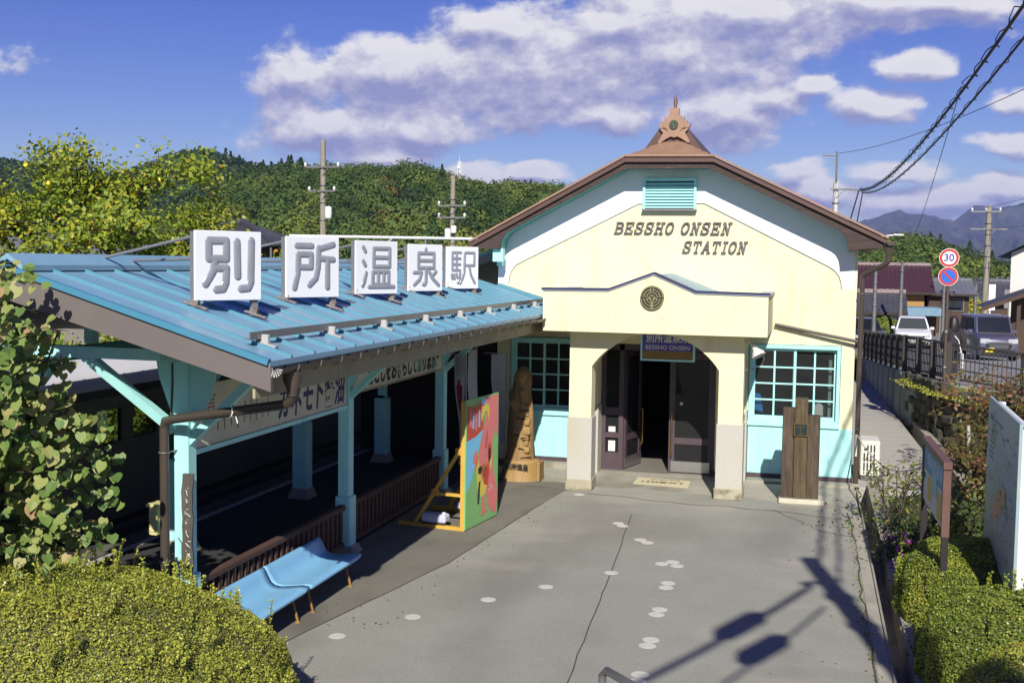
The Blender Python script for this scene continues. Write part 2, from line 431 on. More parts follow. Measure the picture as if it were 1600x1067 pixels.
M_greybd = mat('grey_brown_board', lin(122,113,108,.72), .65, .06, 2, .05, 20)
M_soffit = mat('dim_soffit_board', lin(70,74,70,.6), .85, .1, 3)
M_beige = mat('aged_beige_board', lin(196,186,150,.62), .75, .08, 3, .05, 20, spots=[(lin(140,128,92,.6), .55, .75, 2, .5, (1,.3,1))])
M_galv = mat('galvanised_steel', lin(150,148,146,.7), .45, .1, 8, metal=.5)
M_letter = mat('aged_metal_letter', lin(120,112,112,.7), .5, .1, 8, metal=.2)
M_olive = mat('olive_emblem', lin(150,144,98,.66), .55, .1, 12)
M_black = mat('black_gap', (.012,.012,.014), .8, .1)
M_charcoal = mat('charcoal_aluminium', lin(62,58,56,.8), .45, .06, 6)
M_wooddk = mat('dark_brown_stained_wood', lin(94,68,58,.7), .75, .25, 3, .25, 16, stretch=(1,.25,1), spots=[(lin(150,120,100,.7), .62, .75, 6, .4, (2,.3,2))])
M_grass = mat('rough_grass', lin(116,126,50,.6), .95, .3, 1.2, .6, 30, spots=[(lin(150,128,84,.6), .5, .65, .9, .6, (1,1,1))])
M_soil = mat('garden_soil', lin(104,92,72,.5), .95, .25, 4, .5, 30, spots=[(lin(90,104,50,.5), .5, .6, 3, .7, (1,1,1))])
M_darkstone = mat('mossy_dark_stone', lin(92,92,80,.55), .95, .3, 3, .8, 9, spots=[(lin(60,70,40,.5), .5, .65, 2, .6, (1,1,1))])
M_pink = mat('photo_red_wall', lin(120,120,120), .8)

# ================================================================ the ground and paved sheets
def ground():
    xs = np.unique(np.concatenate([np.linspace(-200,200,41), np.linspace(-12000,12000,25)]))
    ys = np.unique(np.concatenate([np.linspace(-200,400,61), np.linspace(-12000,12000,25)]))
    X, Yy = np.meshgrid(xs, ys); r = np.hypot(X, Yy)
    Z = -1.35-5*smoothstep(130,420,r)
    V = np.stack([X, Yy, Z], -1).reshape(-1,3); nx = len(xs); ny = len(ys)
    i = np.arange(ny-1)[:,None]*nx+np.arange(nx-1)[None,:]
    F = np.stack([i, i+1, i+nx+1, i+nx], -1).reshape(-1,4)
    np_object('ground', V, F, mat('valley_ground', lin(130,128,84,.55), .95, .3, .02, .3, 2, spots=[(lin(90,110,60,.5), .45,.6,.05,.8,(1,1,1)), (lin(140,128,104,.5), .55,.65,.4,.7,(1,1,1))]), kind='structure')
ground()
def slab(name, poly, z0, z1, m):
    b = MB(); b.prism(poly, (0,0,z0), (1,0,0), (0,1,0), (0,0,z1-z0)); return b.build(name, m, kind='structure')
slab('plaza', [(-6.0,-6),(0.84,-6),(0.84,21.0),(-6.0,21.0)], -1.5, 0, M_asph)
slab('platform', [(-9.35,-6),(-6.0,-6),(-6.0,40),(-9.35,40)], -1.5, 0, mat('platform_paving', lin(72,70,68,.55), .9, .1, 3, .2, 40))
slab('station_floor', [(-6.0,21.0),(0.84,21.0),(0.84,30),(-6.0,30)], -1.5, 0.015, M_floor)
slab('paving_strip', [(-5.98,4),(-6.2+.35,6.6),(-5.14,10.2),(-4.46,13.8),(-4.14,17.8),(-4.0,19.0),(-4.0,20.9),(-5.98,20.9)], .0005, .005, M_asph2)
slab('entrance_apron', [(-3.98,19.45),(-3.6,19.4),(-1.45,19.4),(-1.0,19.42),(.1,18.75),(.83,18.6),(.83,20.98),(-3.98,20.98)], .0005, .0045, M_apron)
slab('side_apron', [(-5.9,19.6),(-4.02,19.6),(-4.02,20.85),(-5.9,20.85)], .0052, .0095, M_apron)
slab('facade_step', [(-1.05,20.7),(.83,20.7),(.83,21.0),(-1.05,21.0)], .0046, .05, M_conc)
slab('facade_step', [(-5.6,20.86),(-4.05,20.86),(-4.05,21.05),(-5.6,21.05)], .0055, .12, M_conc)
def ribbon(name, pts, w, z, m):
    b = MB()
    for i in range(len(pts)-1):
        p, q = Vector((*pts[i], 0)), Vector((*pts[i+1], 0)); n = Vector((-(q-p).y, (q-p).x, 0)).normalized()*w/2
        b.quad((p.x-n.x,p.y-n.y,z),(p.x+n.x,p.y+n.y,z),(q.x+n.x,q.y+n.y,z),(q.x-n.x,q.y-n.y,z))
    return b.build(name, m, kind='structure')
r_ = random.Random(3)
def wob(pts, a, n=26):
    out = []
    for k in range(n+1):
        t = k/n*(len(pts)-1); i = min(int(t), len(pts)-2); f = t-i
        out.append((pts[i][0]+(pts[i+1][0]-pts[i][0])*f+r_.uniform(-a,a), pts[i][1]+(pts[i+1][1]-pts[i][1])*f+r_.uniform(-a,a)))
    return out
ribbon('pavement_crack', wob([(-2.62,17.4),(-2.36,14),(-2.2,11.6),(-1.95,8)], .010), .014, .003, M_crack)
ribbon('pavement_crack', wob([(-4.9,19.1),(-2.2,18.5),(-.5,18.4),(.7,18.0)], .05), .016, .0075, M_crack)
ribbon('pavement_crack', wob([(-.5,18.5),(.25,17.2),(.8,16.9)], .05), .013, .003, M_crack)
ribbon('pavement_crack', wob([(.66,18.7),(.72,16),(.68,14),(.74,12.4),(.68,10.6),(.62,8)], .025), .02, .003, mat('mossy_crack', lin(90,90,66,.6), .95, .4, 8))
ribbon('pavement_seam', wob([(-5.14,10.2),(-4.46,13.8),(-4.14,17.8)], .006), .012, .0068, M_crack)
ribbon('platform_line', [(-8.80,2),(-8.80,39)], .13, .004, mat('worn_white_line', lin(205,205,200,.7), .8, .15, 6))
b = MB()
for k in range(60): b.box((-9.2,4+k*.5,.0002),(-8.9,4+k*.5+.44,.012))
b.build('tactile_strip', mat('worn_tactile_tile', lin(120,118,104,.6), .9, .15, 5, .3, 60), kind='structure')
# kerb and drain along the right-hand edge of the plaza
b = MB(); b.box((.86,3,-.4),(.885,20.6,.03)); b.box((1.06,3,-.4),(1.36,15.2,.05)); b.box((1.06,15.2,-.4),(1.36,21,.045)); b.box((.885,3,-.4),(1.06,20.9,-.33))
b.build('drain_kerb', M_conc, kind='structure')
slab('walkway', [(.86,20.95),(2.42,20.95),(2.42,26),(2.0,41),(.86,41)], -1.5, -.004, mat('pale_walkway_concrete', lin(186,182,172,.76), .9, .1, 1.5, .2, 40, stretch=(.3,3,1)))
b = MB()
b.prism([(2.72,21.6),(2.9,21.6),(2.86,26),(2.42,40),(2.26,40),(2.68,26)], (0,0,-.9), (1,0,0), (0,1,0), (0,0,.97)); b.build('ditch_wall', M_conc, label='low concrete ditch wall running beside the pale walkway right of the station', cat='wall')

slab('kerb_strip', [(.73,4),(.859,4),(.859,18.4),(.72,18.4)], .0004, .0062, M_apron)
# planted bank on the right, from the kerb up to the road
def bank():
    ys = np.concatenate([np.linspace(-6,20,66), np.linspace(20.2,27.0,24)]); t = np.linspace(0,1,40)**1.4
    x0 = 1.34+(2.95-1.34)*smoothstep(19.6,21.2,ys)
    X = x0[:,None]+t[None,:]*(16-x0[:,None]); Yy = np.repeat(ys[:,None], 40, 1)
    Z = .06+1.0*smoothstep(1.5,5.5,X)*(1-.75*smoothstep(19,23,Yy)*(1-smoothstep(3,7,X)))+.03*np.sin(X*5+Yy*3)*np.sin(Yy*4-X)
    V = np.stack([X,Yy,Z],-1).reshape(-1,3); n = len(ys)
    i = np.arange(n-1)[:,None]*40+np.arange(39)[None,:]
    F = np.stack([i,i+1,i+41,i+40],-1).reshape(-1,4)
    # skirt on the plaza side
    k = len(V); sk = V.reshape(n,40,3)[:,0].copy(); sk[:,2] = -1.4
    V = np.concatenate([V, sk]); j = np.arange(n-1)
    F = np.concatenate([F, np.stack([j*40, j*40+40, k+j+1, k+j], -1)])
    np_object('planted_bank', V, F, M_soil, smooth=True, kind='structure')
bank()
FENCE = [(1.82,42.4,.68),(2.34,31.5,1.19),(3.06,28.1,1.24),(4.53,26.9,1.12),(7.5,25.6,1.15),(11,24.5,1.3)]
STW = [(2.42,31.6),(2.86,27.8),(3.5,26.1),(5.2,24.9),(8,23.8),(12,22.6)]
b = MB()
for (p, q) in zip(STW[:-1], STW[1:]):
    p3 = Vector((p[0],p[1],.1)); q3 = Vector((q[0],q[1],.1)); d = (q3-p3).normalized(); nrm = Vector((d.y,-d.x,0)); L_ = (q3-p3).length
    u_ = 0
    while u_ < L_:
        w_ = min(r_.uniform(.3,.55), L_-u_+.05)
        z_ = -.4
        while z_ < 1.0:
            h_ = r_.uniform(.2,.34); o_ = r_.uniform(-.05,.05)
            b.obox(p3+d*(u_+w_/2)-nrm*(.18-o_)+Vector((0,0,z_+h_/2-.1)), (w_*.98,.4,h_*.98), Matrix((d,-nrm,Vector((0,0,1)))).transposed(), 0, .05); z_ += h_
        u_ += w_
b.build('stone_wall', M_darkstone, label='dark mossy stone retaining wall below the road fence', cat='wall')
top = [(x,y,.93) for x, y in STW]
def strip(name, A, B, m, kind='structure', **kw):
    """surface between two polylines with the same number of points"""
    b = MB(); n = len(A); b.add(list(A)+list(B), [(i,i+1,n+i+1,n+i) for i in range(n-1)], 0, True); return b.build(name, m, kind=kind, **kw)
strip('bank_top', [(x-.05,y-.1,.97) for x, y in STW], [(p[0]+.1,p[1]+.1,p[2]-.03) for p in FENCE], M_grass)
def road():
    ys = np.array([20,24,25.5,26.7,27.9,29.5,31.5,36,42.4,49,55,65,78,90,105,125,160,260]); zs = np.interp(ys, [20,27,31.5,42.4,49,65,90,140,260], [1.5,1.14,1.12,.62,.28,-.42,-.85,-1.2,-1.3])
    le = np.interp(ys, [20,24,25.5,26.7,27.9,29.5,31.5,42.4,62,78,100,260], [14,11.2,7.8,4.9,3.25,2.8,2.42,1.95,1.7,5.0,6.5,14])
    re = np.interp(ys, [20,30,45,60,80,100,260], [16,10.5,9.6,9.4,10,11,20]); re = np.maximum(re, le+1)
    A = [(a,y,z) for a, y, z in zip(le,ys,zs)]; B = [(a,y,z) for a, y, z in zip(re,ys,zs)]
    strip('road', A, B, M_road)
    strip('road_verge', B, [(60,y,z+.02) for y, z in zip(ys,zs)], mat('verge_concrete', lin(170,166,150,.6), .9, .15, .5))
    strip('grass_verge', [(-10,y,z+.01) for y, z in zip(ys[8:],zs[8:])], A[8:], M_grass)
    strip('road_line', [(a+.35,y,z+.012) for a, y, z in zip(le[5:],ys[5:],zs[5:])], [(a+.47,y,z+.012) for a, y, z in zip(le[5:],ys[5:],zs[5:])], mat('road_paint', lin(225,225,220,.75), .8, .1, 4))
road()
b = MB()
for (p, q) in zip(FENCE[:-1], FENCE[1:]):
    b.add([(p[0],p[1],-1.4),(q[0],q[1],-1.4),(q[0],q[1],q[2]),(p[0],p[1],p[2]),(p[0]+.22,p[1]+.2,p[2]),(q[0]+.22,q[1]+.2,q[2])], [(0,1,2,3),(3,2,5,4)])
# upright ribs of the cast panels
p, q = Vector(FENCE[0]), Vector(FENCE[1])
for k in range(9):
    c = p.lerp(q, k/8.); b.box((c.x-.02,c.y-.09,-1.3),(c.x+.02,c.y+.09,c.z-.02))
b.build('retaining_wall', mat('pale_green_concrete', lin(168,176,158,.66), .9, .12, 1.5, .2, 30, spots=[(lin(100,104,86,.6), .55,.72,1.2,.6,(1,1,.3))]), label='pale green concrete retaining wall with upright ribs under the road fence', cat='wall')
# grassy ground across the track
strip('trackside_grass', [(-14.2,y,-.75) for y in (-5,10,25,45,80)], [(-30,y,.45) for y in (-5,10,25,45,80)], M_grass)
b = MB()
for x in (-10.35,-11.42): b.box((x-.035,-6,-1.33),(x+.035,90,-1.1))
for k in range(90): b.box((-12.0,-5+k*.9,-1.34),(-9.8,-4.77+k*.9,-1.27))
b.build('railway_track', mat('rusty_rail', lin(100,78,62,.6), .7, .2, 6), kind='structure')

# ================================================================ station building
BX0, BX1, BY = -5.87, .78, 21.1
st = thing('station_building', (-2.55,21.1,0), 'cream plaster station building with curved brown gable roof and arched entrance porch', 'station')
KK = 20.56/20.35
TB = lambda p: (p[0]*KK, 3.9+(p[1]-3.9)*KK)
LS = lambda x: 4.27+(x+6.19)*(5.83-4.27)/(6.19-3.31)-.10     # roof underside left / right of the middle
RSf = lambda x: 4.395+(1.2-x)*(5.815-4.395)/(1.2+1.737)-.10
b = MB()
# upper gable wall, openings stay below z = 2.5
b.prism([(BX0,2.5),(BX1,2.5),(BX1,RSf(BX1)),(-1.74,5.70),(-3.31,5.70),(BX0,LS(BX0))], (0,BY,0), (1,0,0), (0,0,1), (0,.16,0))
for x0, x1 in ((BX0,-5.6),(-4.3,-3.82),(-1.66,-1.07),(.55,BX1)): b.box((x0,BY,0.1),(x1,BY+.16,2.5))
b.box((-3.82,BY,2.42),(-1.66,BY+.16,2.5))
b.box((BX1-.16,BY+.16,.1),(BX1,30,4.42)); b.box((BX0,BY+.16,.1),(BX0+.16,30,4.3)); b.box((BX0,30,0),(BX1,30.16,4.4))
b.build('wall', M_yel, st)
b = MB()
inner = [(-5.659,3.505),(-5.645,3.62),(-5.61,3.74),(-5.56,3.82),(-5.498,3.883),(-3.171,5.035),(-1.965,5.046),(.303,3.905),(.39,3.84),(.463,3.747),(.50,3.63),(.514,3.519)]
outer = [(BX0,3.505),(BX0,3.8),(BX0,4.0),(BX0,4.2),(BX0,LS(BX0)-.01),(-3.3,5.69),(-1.75,5.69),(.3,RSf(.3)-.01),(.5,RSf(.5)-.01),(.735,RSf(.735)-.01),(.735,4.0),(.735,3.519)]
for i in range(len(inner)-1):
    b.prism([outer[i],outer[i+1],inner[i+1],inner[i]], (0,BY-.006,0), (1,0,0), (0,0,1), (0,.012,0))
b.build('gable_band', M_white, st)
b = MB()
for i in range(len(inner)-1):
    p, q = inner[i], inner[i+1]; b.bar((p[0],BY-.008,p[1]),(q[0],BY-.008,q[1]), .012, .012, (0,1,0))
b.build('band_edge_line', mat('grey_edge_line', lin(120,112,100,.7), .8), st)
# interior seen through the door and the windows
b = MB()
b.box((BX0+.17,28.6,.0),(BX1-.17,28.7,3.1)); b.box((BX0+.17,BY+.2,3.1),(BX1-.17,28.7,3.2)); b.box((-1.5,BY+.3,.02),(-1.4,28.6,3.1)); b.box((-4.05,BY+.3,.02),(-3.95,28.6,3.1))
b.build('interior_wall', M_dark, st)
# wainscots, sills and base boards
def wains(x0, x1):
    b = MB(); n = max(2, round((x1-x0)/.21)); w = (x1-x0)/n
    for i in range(n): b.box((x0+i*w+.004,BY-.03,.125),(x0+(i+1)*w-.004,BY+.1,.995), bev=.004)
    b.box((x0,BY-.022,.12),(x1,BY+.09,.99))
    return b.build('wainscot', M_teal, st)
wains(-1.06,.785); wains(-5.6,-4.1)
b = MB(); b.box((-1.06,BY-.045,.0),(.80,BY+.1,.12)); b.box((-1.06,BY-.03,.12),(.80,BY-.031,.121)); b.build('base_board', M_brownp, st)
b = MB(); b.box((-5.6,BY-.045,.12),(-4.1,BY+.1,.20)); b.build('base_board', M_brownp, st)
def window(x0, x1, z0, z1):
    f = MB()
    f.box((x0-.06,BY-.05,z1),(x1+.06,BY+.14,z1+.07), bev=.006)               # head
    f.box((x0-.075,BY-.075,z0-.11),(x1+.075,BY+.14,z0-.02), bev=.008)        # sill board
    f.box((x0-.06,BY-.035,z0-.02),(x0,BY+.14,z1)); f.box((x1,BY-.035,z0-.02),(x1+.06,BY+.14,z1))
    f.box((x0,BY-.02,z0-.02),(x1,BY+.14,z0+.02))
    o = f.build('window', M_teal, st)
    mid = (x0+x1)/2
    for s, (a, c) in enumerate(((x0,mid+.03),(mid-.03,x1))):
        g = MB(); y = BY+.02+s*.05; w = .045
        g.box((a,y,z0+.02),(a+w,y+.035,z1)); g.box((c-w,y,z0+.02),(c,y+.035,z1)); g.box((a+w,y,z1-w),(c-w,y+.035,z1)); g.box((a+w,y,z0+.02),(c-w,y+.035,z0+.02+w*1.3))
        g.box(((a+c)/2-.016,y+.004,z0+.07),((a+c)/2+.016,y+.03,z1-w))
        for k in range(1,4):
            zz = z0+.07+(z1-w-z0-.07)*k/4; g.box((a+w,y+.006,zz-.014),((a+c)/2-.016,y+.028,zz+.014)); g.box(((a+c)/2+.016,y+.006,zz-.014),(c-w,y+.028,zz+.014))
        g.build('sash', M_teal, o)
        p = MB(); p.quad((a+.01,y+.017,z0+.03),(c-.01,y+.017,z0+.03),(c-.01,y+.017,z1-.01),(a+.01,y+.017,z1-.01)); p.build('pane', M_glass, o)
    return o
window(-1.0,.48,1.11,2.42); window(-5.52,-4.36,1.11,2.42)
# granite jambs and pilasters beside the porch
for q_ in (((-1.42,20.78,0.005),(-1.07,BY,1.27)),((-4.02,20.72,0.005),(-3.79,BY,1.27))): b = MB(); b.box(*q_); b.build('jamb_stone', M_stone, st)
for q_ in (((-1.40,20.80,1.27),(-1.09,BY,2.8)),((-4.0,20.74,1.27),(-3.81,BY,2.8))): b = MB(); b.box(*q_); b.build('jamb', M_yel, st)
# ---- porch
X0, X1 = -3.61, -1.455
hs = (X1-X0)/2; cx_ = (X0+X1)/2; rise = .585; Rr = (hs*hs+rise*rise)/(2*rise); zc = 2.159+rise-Rr; a0 = math.degrees(math.asin(hs/Rr))
arc = [(cx_+Rr*math.sin(rad(-a0+2*a0*i/28)), zc+Rr*math.cos(rad(-a0+2*a0*i/28))) for i in range(29)]
b = MB()
b.box((-4.0,19.05,.2),(X0,19.40,2.159)); b.box((X1,19.05,.2),(-1.05,19.40,2.159))
b.prism([(-4.0,2.159),(X0,2.159)]+arc[1:15]+[(arc[14][0],2.79),(-4.0,2.79)], (0,19.05,0), (1,0,0), (0,0,1), (0,.35,0))
b.prism([(arc[14][0],2.79)]+arc[14:28]+[(X1,2.159),(-1.05,2.159),(-1.05,2.79)], (0,19.05,0), (1,0,0), (0,0,1), (0,.35,0))
b.build('porch_arch', M_yel, st)
for x0, x1 in ((-4.0,X0),(X1,-1.05)):
    b = MB(); b.box((x0-.02,19.03,.0),(x1+.02,19.42,1.27), bev=.006); o = b.build('pillar_cladding', M_stone, st)
    b = MB(); b.box((x0-.04,19.005,0),(x1+.035,19.44,.19), bev=.01); b.build('plinth', M_plinth, o)
pz0 = 2.775
b = MB()
prof = [(-4.385,pz0),(-.668,pz0-.008),(-.668,3.43),(-1.831,3.45),(-2.517,3.745),(-3.268,3.465),(-4.385,3.455)]
b.prism(prof, (0,18.6,0), (1,0,0), (0,0,1), (0,.16,0))
b.box((-4.385,18.76,pz0),(-4.225,BY-.002,3.44)); b.box((-.828,18.76,pz0-.008),(-.668,BY-.002,3.42)); b.box((-4.225,18.76,pz0+.004),(-.828,BY-.002,pz0+.09))
b.build('porch_parapet', M_yel, st)
b = MB(); c_ = MB()
tp = [(-4.41,3.455),(-3.268,3.465),(-2.517,3.745),(-1.831,3.45),(-.645,3.43)]
for i in range(4):
    p, q = tp[i], tp[i+1]
    b.prism([(p[0],p[1]-.002),(q[0],q[1]-.002),(q[0],q[1]+.04),(p[0],p[1]+.04)], (0,18.575,0), (1,0,0), (0,0,1), (0,.2,0))
    c_.prism([(p[0],p[1]+.012),(q[0],q[1]+.012),(q[0],q[1]+.045),(p[0],p[1]+.045)], (0,18.568,0), (1,0,0), (0,0,1), (0,.212,0))
b.box((-4.41,18.775,3.44),(-4.2,BY-.01,3.475)); b.box((-.85,18.775,3.42),(-.645,BY-.01,3.455))
o = b.build('porch_coping', M_lav, st); c_.build('coping_line', M_navy, o)
b = MB(); b.prism([(-3.6,3.33),(-2.48,3.755),(-1.36,3.33)], (0,18.78,0), (1,0,0), (0,0,1), (0,2.3,0)); b.build('porch_roof', M_bluer, st)
# the round crest, a maze of raised arcs
def crest(c, R, parent, base, line, y):
    b = MB(); b.lathe((c[0],y,c[1]), [(0,-.02),(R,-.02),(R,.035),(0,.035)], 40, axis='y', smooth=False); o = b.build('crest', base, parent)
    g = MB(); yy = y-.021
    def seg(r0, r1, a, e, k=[0]):
        k[0] += 1; n = max(3, int(abs(e-a)/9)); P = arcpts(0,0,r0*R,a,e,n); Q = arcpts(0,0,r1*R,a,e,n)
        for i in range(n): g.prism([P[i],P[i+1],Q[i+1],Q[i]], (c[0],yy,c[1]), (1,0,0), (0,0,1), (0,-.006-.0004*k[0],0))
    for r0, r1, rg in ((.76,.88,((8,80),(100,172),(190,262),(278,350))),(.52,.64,((14,78),(112,166),(194,258),(282,346))),(.30,.40,((5,175),(200,250),(290,340)))):
        for a, e in rg: seg(r0, r1, a, e)
    for x0, x1, z0, z1 in ((-.97,-.42,-.05,.05),(.42,.97,-.05,.05),(-.05,.05,.5,.95),(-.05,.05,-.22,.0)): g.box((c[0]+x0*R,yy-.012,c[1]+z0*R),(c[0]+x1*R,yy,c[1]+z1*R))
    for s in (-1,1): g.bar((c[0],yy-.004,c[1]),(c[0]+s*.17*R,yy-.004,c[1]+.15*R), .01, .07*R, (0,0,1))
    g.build('crest_pattern', line, o)
    return o
crest((-2.535,3.37), .195, st, M_olive, M_black, 18.565)
# ---- letters
def serif_letters(txt, x0, z0, h, w, gap, parent, shear=.26, y=BY-.03, space=.6):
    G = {'B':[[(.12,0),(.12,1)],[(.0,1),(.5,1),(.68,.92),(.72,.76),(.66,.6),(.5,.53),(.15,.53)],[(.5,.53),(.72,.46),(.8,.28),(.74,.1),(.52,0),(.0,0)]],
         'E':[[(.12,0),(.12,1)],[(0,1),(.74,1),(.74,.82)],[(.12,.52),(.52,.52)],[(.52,.62),(.52,.42)],[(0,0),(.78,0),(.78,.2)]],
         'S':[[(.70,.80),(.66,.93),(.5,1),(.26,1),(.1,.9),(.08,.72),(.2,.58),(.6,.44),(.74,.28),(.7,.1),(.52,0),(.26,0),(.1,.08),(.06,.22)],[(.72,.98),(.72,.74)],[(.04,.02),(.04,.28)]],
         'H':[[(.14,0),(.14,1)],[(.68,0),(.68,1)],[(.14,.52),(.68,.52)],[(.0,1),(.3,1)],[(.54,1),(.84,1)],[(0,0),(.3,0)],[(.54,0),(.84,0)]],
         'O':[[(.42+.36*math.cos(rad(t)),.5+.5*math.sin(rad(t))) for t in range(0,361,20)]],
         'N':[[(.14,0),(.14,1)],[(.14,1),(.68,0)],[(.68,0),(.68,1)],[(0,0),(.3,0)],[(.54,1),(.84,1)],[(0,1),(.16,1)]],
         'T':[[(.42,0),(.42,1)],[(.04,.8),(.04,1),(.8,1),(.8,.8)],[(.26,0),(.58,0)]],
         'A':[[(.08,0),(.42,1),(.76,0)],[(.2,.34),(.64,.34)],[(-.04,0),(.22,0)],[(.62,0),(.9,0)]],
         'I':[[(.3,0),(.3,1)],[(.1,1),(.5,1)],[(.1,0),(.5,0)]]}
    x = x0; k = 0; bm = MB()
    for ch in txt:
        if ch == ' ': x += w*space; continue
        for st_ in G[ch]:
            k += 1
            pts = [(x+(px+shear*pz*1.1)*w, z0+pz*h) for px, pz in st_]
            for i in range(len(pts)-1):
                t = .030
                p, q = Vector((pts[i][0],y,pts[i][1])), Vector((pts[i+1][0],y,pts[i+1][1])); d = (q-p).normalized()*.011
                thick = t if abs(d.z) > abs(d.x)*.8 else t*.62
                bm.bar(p-d, q+d, thick, .05+.0003*(k % 40)+.0002*i, (0,1,0))
        x += w*(gap*.72 if ch == 'I' else gap)
    return bm, x
b1, xe = serif_letters('BESSHO ONSEN', 0, 4.495, .195, .150, 1.11, st)
k_ = (-1.47+3.61)/(xe-.02)
b1, xe = serif_letters('BESSHO ONSEN', -3.61, 4.495, .195, .150*k_, 1.11, st)
o = b1.build('station_name_lettering', M_letter, st)
b2, xe2 = serif_letters('STATION', 0, 4.15, .195, .150, 1.12, st)
b2, xe2 = serif_letters('STATION', -2.33, 4.15, .195, .150*(2.33-1.18)/(xe2-.02), 1.12, st)
b2.build('station_name_lettering', M_letter, st)
# ---- louvred vent in the gable
b = MB(); vx0, vx1, vz0, vz1 = -3.085,-2.1,4.94,5.45
b.box((vx0,BY-.10,vz0),(vx0+.045,BY-.01,vz1)); b.box((vx1-.045,BY-.10,vz0),(vx1,BY-.01,vz1)); b.box((vx0,BY-.11,vz1),(vx1,BY-.01,vz1+.05))
o = b.build('vent', M_teal, st)
b = MB(); b.box((vx0-.01,BY-.13,vz0-.035),(vx1+.01,BY-.01,vz0-.001)); b.build('vent_sill', M_galv, o)
b = MB(); b.box((vx0+.045,BY-.02,vz0),(vx1-.045,BY-.009,vz1)); b.build('vent_back', M_black, o)
for i in range(9):
    z = vz0+.035+i*(vz1-vz0-.05)/8.6
    b = MB(); b.obox(((vx0+vx1)/2,BY-.062,z), (vx1-vx0-.09,.052,.012), Matrix.Rotation(rad(42),3,'X')); b.build('slat', M_teal, o)
# ---- doors
b = MB(); dy = BY+.02
b.box((-3.81,dy,0),(-3.72,dy+.12,2.42)); b.box((-3.47,dy,0),(-3.38,dy+.12,2.42)); b.box((-1.70,dy,0),(-1.665,dy+.12,2.42)); b.box((-3.72,dy,2.3),(-1.70,dy+.12,2.42)); b.box((-3.72,dy+.01,0),(-3.47,dy+.11,.34)); b.box((-3.72,dy+.01,.62),(-3.47,dy+.11,.72)); b.box((-3.72,dy+.01,1.05),(-3.47,dy+.11,1.2))
df = b.build('door_frame', M_brownp, st)
b = MB(); b.box((-3.72,dy+.05,.34),(-3.47,dy+.06,2.3)); b.build('pane', M_doorglass, df)
b = MB(); b.box((-3.665,dy+.035,.36),(-3.535,dy+.045,.56)); b.box((-3.665,dy+.035,.73),(-3.535,dy+.045,.83)); b.build('notice', M_paper, df)
def leaf(px, py, ang, w):
    c, s = math.cos(rad(ang)), math.sin(rad(ang)); R = Matrix(((c,-s,0),(s,c,0),(0,0,1)))
    def B(mb, x0, x1, z0, z1, y0=-.022, y1=.022): mb.obox(Vector((px,py,0))+R@Vector(((x0+x1)/2,(y0+y1)/2,(z0+z1)/2)), (x1-x0,y1-y0,z1-z0), R)
    f = MB(); B(f,0,.09,.03,2.28); B(f,w-.11,w,.03,2.28); B(f,.09,w-.11,2.16,2.28); B(f,.09,w-.11,.03,.24); B(f,.09,w-.11,.56,.68)
    d = f.build('door', M_brownp, st)
    g = MB(); B(g,.09,w-.11,.24,.56,-.004,.004); B(g,.09,w-.11,.68,2.16,-.004,.004); g.build('pane', M_doorglass, d)
    g = MB(); B(g,.0,w,.035,.235,-.029,-.0222); g.build('kick_plate', M_steel, d)
    return d, R
d, R = leaf(-1.70, dy+.06, 180, .82)
b = MB()
for sgn in (1,):
    hx = -2.46; b.tube([(hx,dy-.02,.34),(hx,dy-.035,.34),(hx,dy-.05,.40),(hx,dy-.05,1.12),(hx,dy-.035,1.2),(hx,dy-.02,1.2)], .014, 8)
b.build('handle', M_brass, d)
b = MB(); b.box((-2.47,dy+.024,.035),(-1.75,dy+.031,.235)); b.build('kick_plate', M_steel, d)
b = MB(); b.box((-2.32,dy+.03,1.30),(-2.27,dy+.034,1.35)); b.build('sticker', M_paper, d)
d2, R2 = leaf(-3.37, dy+.08, 76, .80)
b = MB(); b.tube([(-3.14,21.75,.42),(-3.10,21.75,.46),(-3.10,21.75,1.1),(-3.14,21.75,1.14)], .014, 8); b.build('handle', M_brass, d2)
# ---- main roof
b = MB()
def rslab(P, t=.09): 
    P = [Vector(p) for p in P]; n = len(P); b.add(P+[p-Vector((0,0,t)) for p in P], [tuple(range(n)), tuple(range(2*n-1,n-1,-1))]+[(i,n+i,n+(i+1)%n,(i+1)%n) for i in range(n)])
AP = (-2.56,21.2,6.25); AB = (-2.56,31,6.25); FY = 20.49
rslab([(-6.28,FY,4.273),(-3.344,FY,5.85),AP,AB,(-6.28,31,4.273)][::-1])
rslab([(1.243,FY,4.40),(1.243,31,4.40),AB,AP,(-1.755,FY,5.835)][::-1])
rslab([(-3.344,FY,5.85),(-1.755,FY,5.835),AP])
rf = b.build('roof', M_copperdk, st)
b = MB(); A, Bp, C = Vector((-3.36,FY-.012,5.855)), Vector((-1.735,FY-.012,5.84)), Vector(AP)+Vector((0,0,.005))
nC = 6
for i in range(nC):
    t0, t1 = i/nC, (i+1)/nC-.02; up = Vector((0,-.3,.9))*.016
    P = [A.lerp(C,t0)+up, Bp.lerp(C,t0)+up, Bp.lerp(C,min(1,t1)), A.lerp(C,min(1,t1))]
    b.add(P+[A.lerp(C,t0)-Vector((0,0,.01)), Bp.lerp(C,t0)-Vector((0,0,.01))], [(0,1,2,3),(4,5,1,0)])
b.build('hip_course', M_copper, rf)
b = MB()
for p, q in (((-6.28,FY-.01,4.298),(-3.344,FY-.01,5.875)),((-3.344,FY-.01,5.875),(-1.755,FY-.01,5.86)),((-1.755,FY-.01,5.86),(1.243,FY-.01,4.425))): b.bar(p, q, .05, .035, (0,0,1))
b.build('roof_edge', M_copper, rf)
